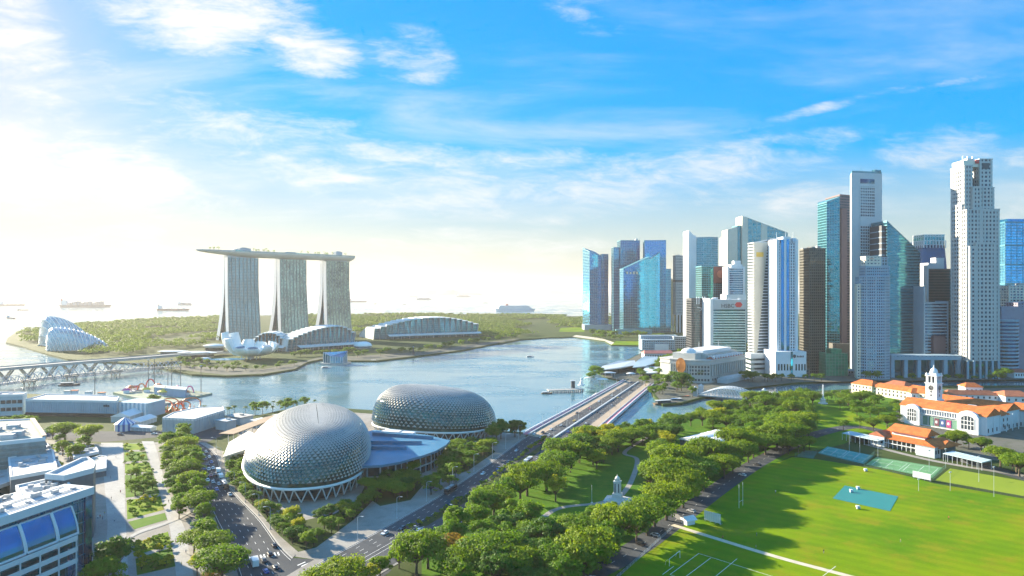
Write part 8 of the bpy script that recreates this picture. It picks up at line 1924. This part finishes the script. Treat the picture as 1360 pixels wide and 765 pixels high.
# ------------------------------------------------------------------ people
SKIN, CLOTH = mat('skin', (.42, .26, .18), .6, var=0), {n: mat('cloth_' + n, c, .8, var=.05) for n, c in {'white': (.72, .72, .70), 'navy': (.03, .05, .14), 'red': (.5, .05, .05), 'grey': (.25, .25, .26), 'black': (.02, .02, .025), 'yellow': (.6, .45, .08)}.items()}
def person_mesh(stride, top, bottom):
    me = bpy.data.meshes.new('person'); J = {'pel': (0, 0, .95), 'wai': (0, 0, 1.1), 'che': (.0, 0, 1.34), 'nec': (.0, 0, 1.50), 'hed': (.02, 0, 1.60), 'top': (.01, 0, 1.70)}
    E = [('pel', 'wai'), ('wai', 'che'), ('che', 'nec'), ('nec', 'hed'), ('hed', 'top')]; Rd = {'pel': .15, 'wai': .13, 'che': .16, 'nec': .055, 'hed': .095, 'top': .06}
    for s, sg in (('l', 1), ('r', -1)):
        k = stride * sg; J.update({s + 'hip': (0, .09 * sg, .90), s + 'kne': (.14 * k + .03, .10 * sg, .50), s + 'ank': (.30 * k - .05 * abs(k), .10 * sg, .09), s + 'toe': (.30 * k + .13, .11 * sg, .04), s + 'sho': (0, .19 * sg, 1.42), s + 'elb': (-.10 * k, .24 * sg, 1.14), s + 'wri': (-.16 * k + .06, .25 * sg, .90), s + 'han': (-.17 * k + .09, .25 * sg, .80)})
        E += [('pel', s + 'hip'), (s + 'hip', s + 'kne'), (s + 'kne', s + 'ank'), (s + 'ank', s + 'toe'), ('che', s + 'sho'), (s + 'sho', s + 'elb'), (s + 'elb', s + 'wri'), (s + 'wri', s + 'han')]
        Rd.update({s + 'hip': .10, s + 'kne': .065, s + 'ank': .045, s + 'toe': .035, s + 'sho': .065, s + 'elb': .045, s + 'wri': .032, s + 'han': .035})
    ks = list(J); me.from_pydata([J[k] for k in ks], [(ks.index(a), ks.index(b)) for a, b in E], []); o = bpy.data.objects.new('person_tmp', me); COL.objects.link(o)
    md = o.modifiers.new('Skin', 'SKIN'); sv = me.skin_vertices[0].data
    for i, k in enumerate(ks): sv[i].radius = (Rd[k], Rd[k]); sv[i].use_root = (k == 'pel')
    o.modifiers.new('Sub', 'SUBSURF').levels = 1; dg = bpy.context.evaluated_depsgraph_get(); new = bpy.data.meshes.new_from_object(o.evaluated_get(dg)); bpy.data.objects.remove(o)
    new.materials.clear()
    for m in (SKIN, CLOTH[top], CLOTH[bottom], CLOTH['black']): new.materials.append(m)
    for pl in new.polygons:
        z = pl.center.z; side = abs(pl.center.y); pl.material_index = 3 if z < .08 else (2 if z < .98 and side < .20 else (1 if z < 1.49 and (side < .22 or z > 1.15) else 0)); pl.use_smooth = True
    return new
PM = [person_mesh(.9, 'white', 'navy'), person_mesh(-.8, 'red', 'black'), person_mesh(.25, 'grey', 'navy'), person_mesh(.6, 'yellow', 'grey'), person_mesh(-.3, 'black', 'grey')]
PW = ['white shirt and navy trousers', 'red shirt and black trousers', 'grey shirt and navy trousers', 'yellow shirt and grey trousers', 'black shirt and grey trousers']
SPOTP = [(130, 689, 'the white promenade'), (133, 688, 'the white promenade'), (136, 690, 'the white promenade'), (139, 684, 'the white promenade'), (148, 664, 'the white promenade'), (152, 693, 'the white promenade'), (160, 655, 'the white promenade'), (147, 636, 'the white promenade'), (154, 608, 'the white promenade'),
         (224, 668, 'the narrower garden path'), (247, 735, 'the narrower garden path'), (233, 722, 'the narrower garden path'), (216, 640, 'the narrower garden path'), (241, 752, 'the narrower garden path'), (826, 670, 'the cenotaph paving'), (806, 668, 'the cenotaph paving'), (960, 716, 'the gravel path by the pitch'), (1004, 729, 'the gravel path by the pitch'),
         (1196, 720, 'the cricket ground'), (1094, 735, 'the cricket ground'), (1030, 655, 'the cricket ground'), (1260, 690, 'the cricket ground'), (1005, 712, 'the cricket ground'), (545, 645, 'the forecourt of the foyer'), (575, 632, 'the forecourt of the foyer'), (590, 622, 'the forecourt of the foyer')]
pc = {}; hair = MB(); hair.lathe((0.0, 0, 1.56), [(.105, .0), (.115, .06), (.10, .13), (.05, .17), (0, .18)], 10)
h0 = None
for i, (u, v, place) in enumerate(SPOTP):
    p = gp(u, v, .03); o = bpy.data.objects.new('person', PM[i % 5]); COL.objects.link(o); o.location = (p.x, p.y, .03 if 'promenade' not in place and 'path' not in place else .05); o.rotation_euler = (0, 0, i * 2.4); k = (place, i % 5); n = pc[k] = pc.get(k, 0) + 1
    tag(o, f"person in {PW[i % 5]} on {place}" + ('' if n == 1 else ', farther along it'), 'person', f"people on {place}")
    if h0 is None: h0 = hair.build('hair', CLOTH['black']); hh = h0
    else: hh = h0.copy(); COL.objects.link(hh)
    hh.parent = o
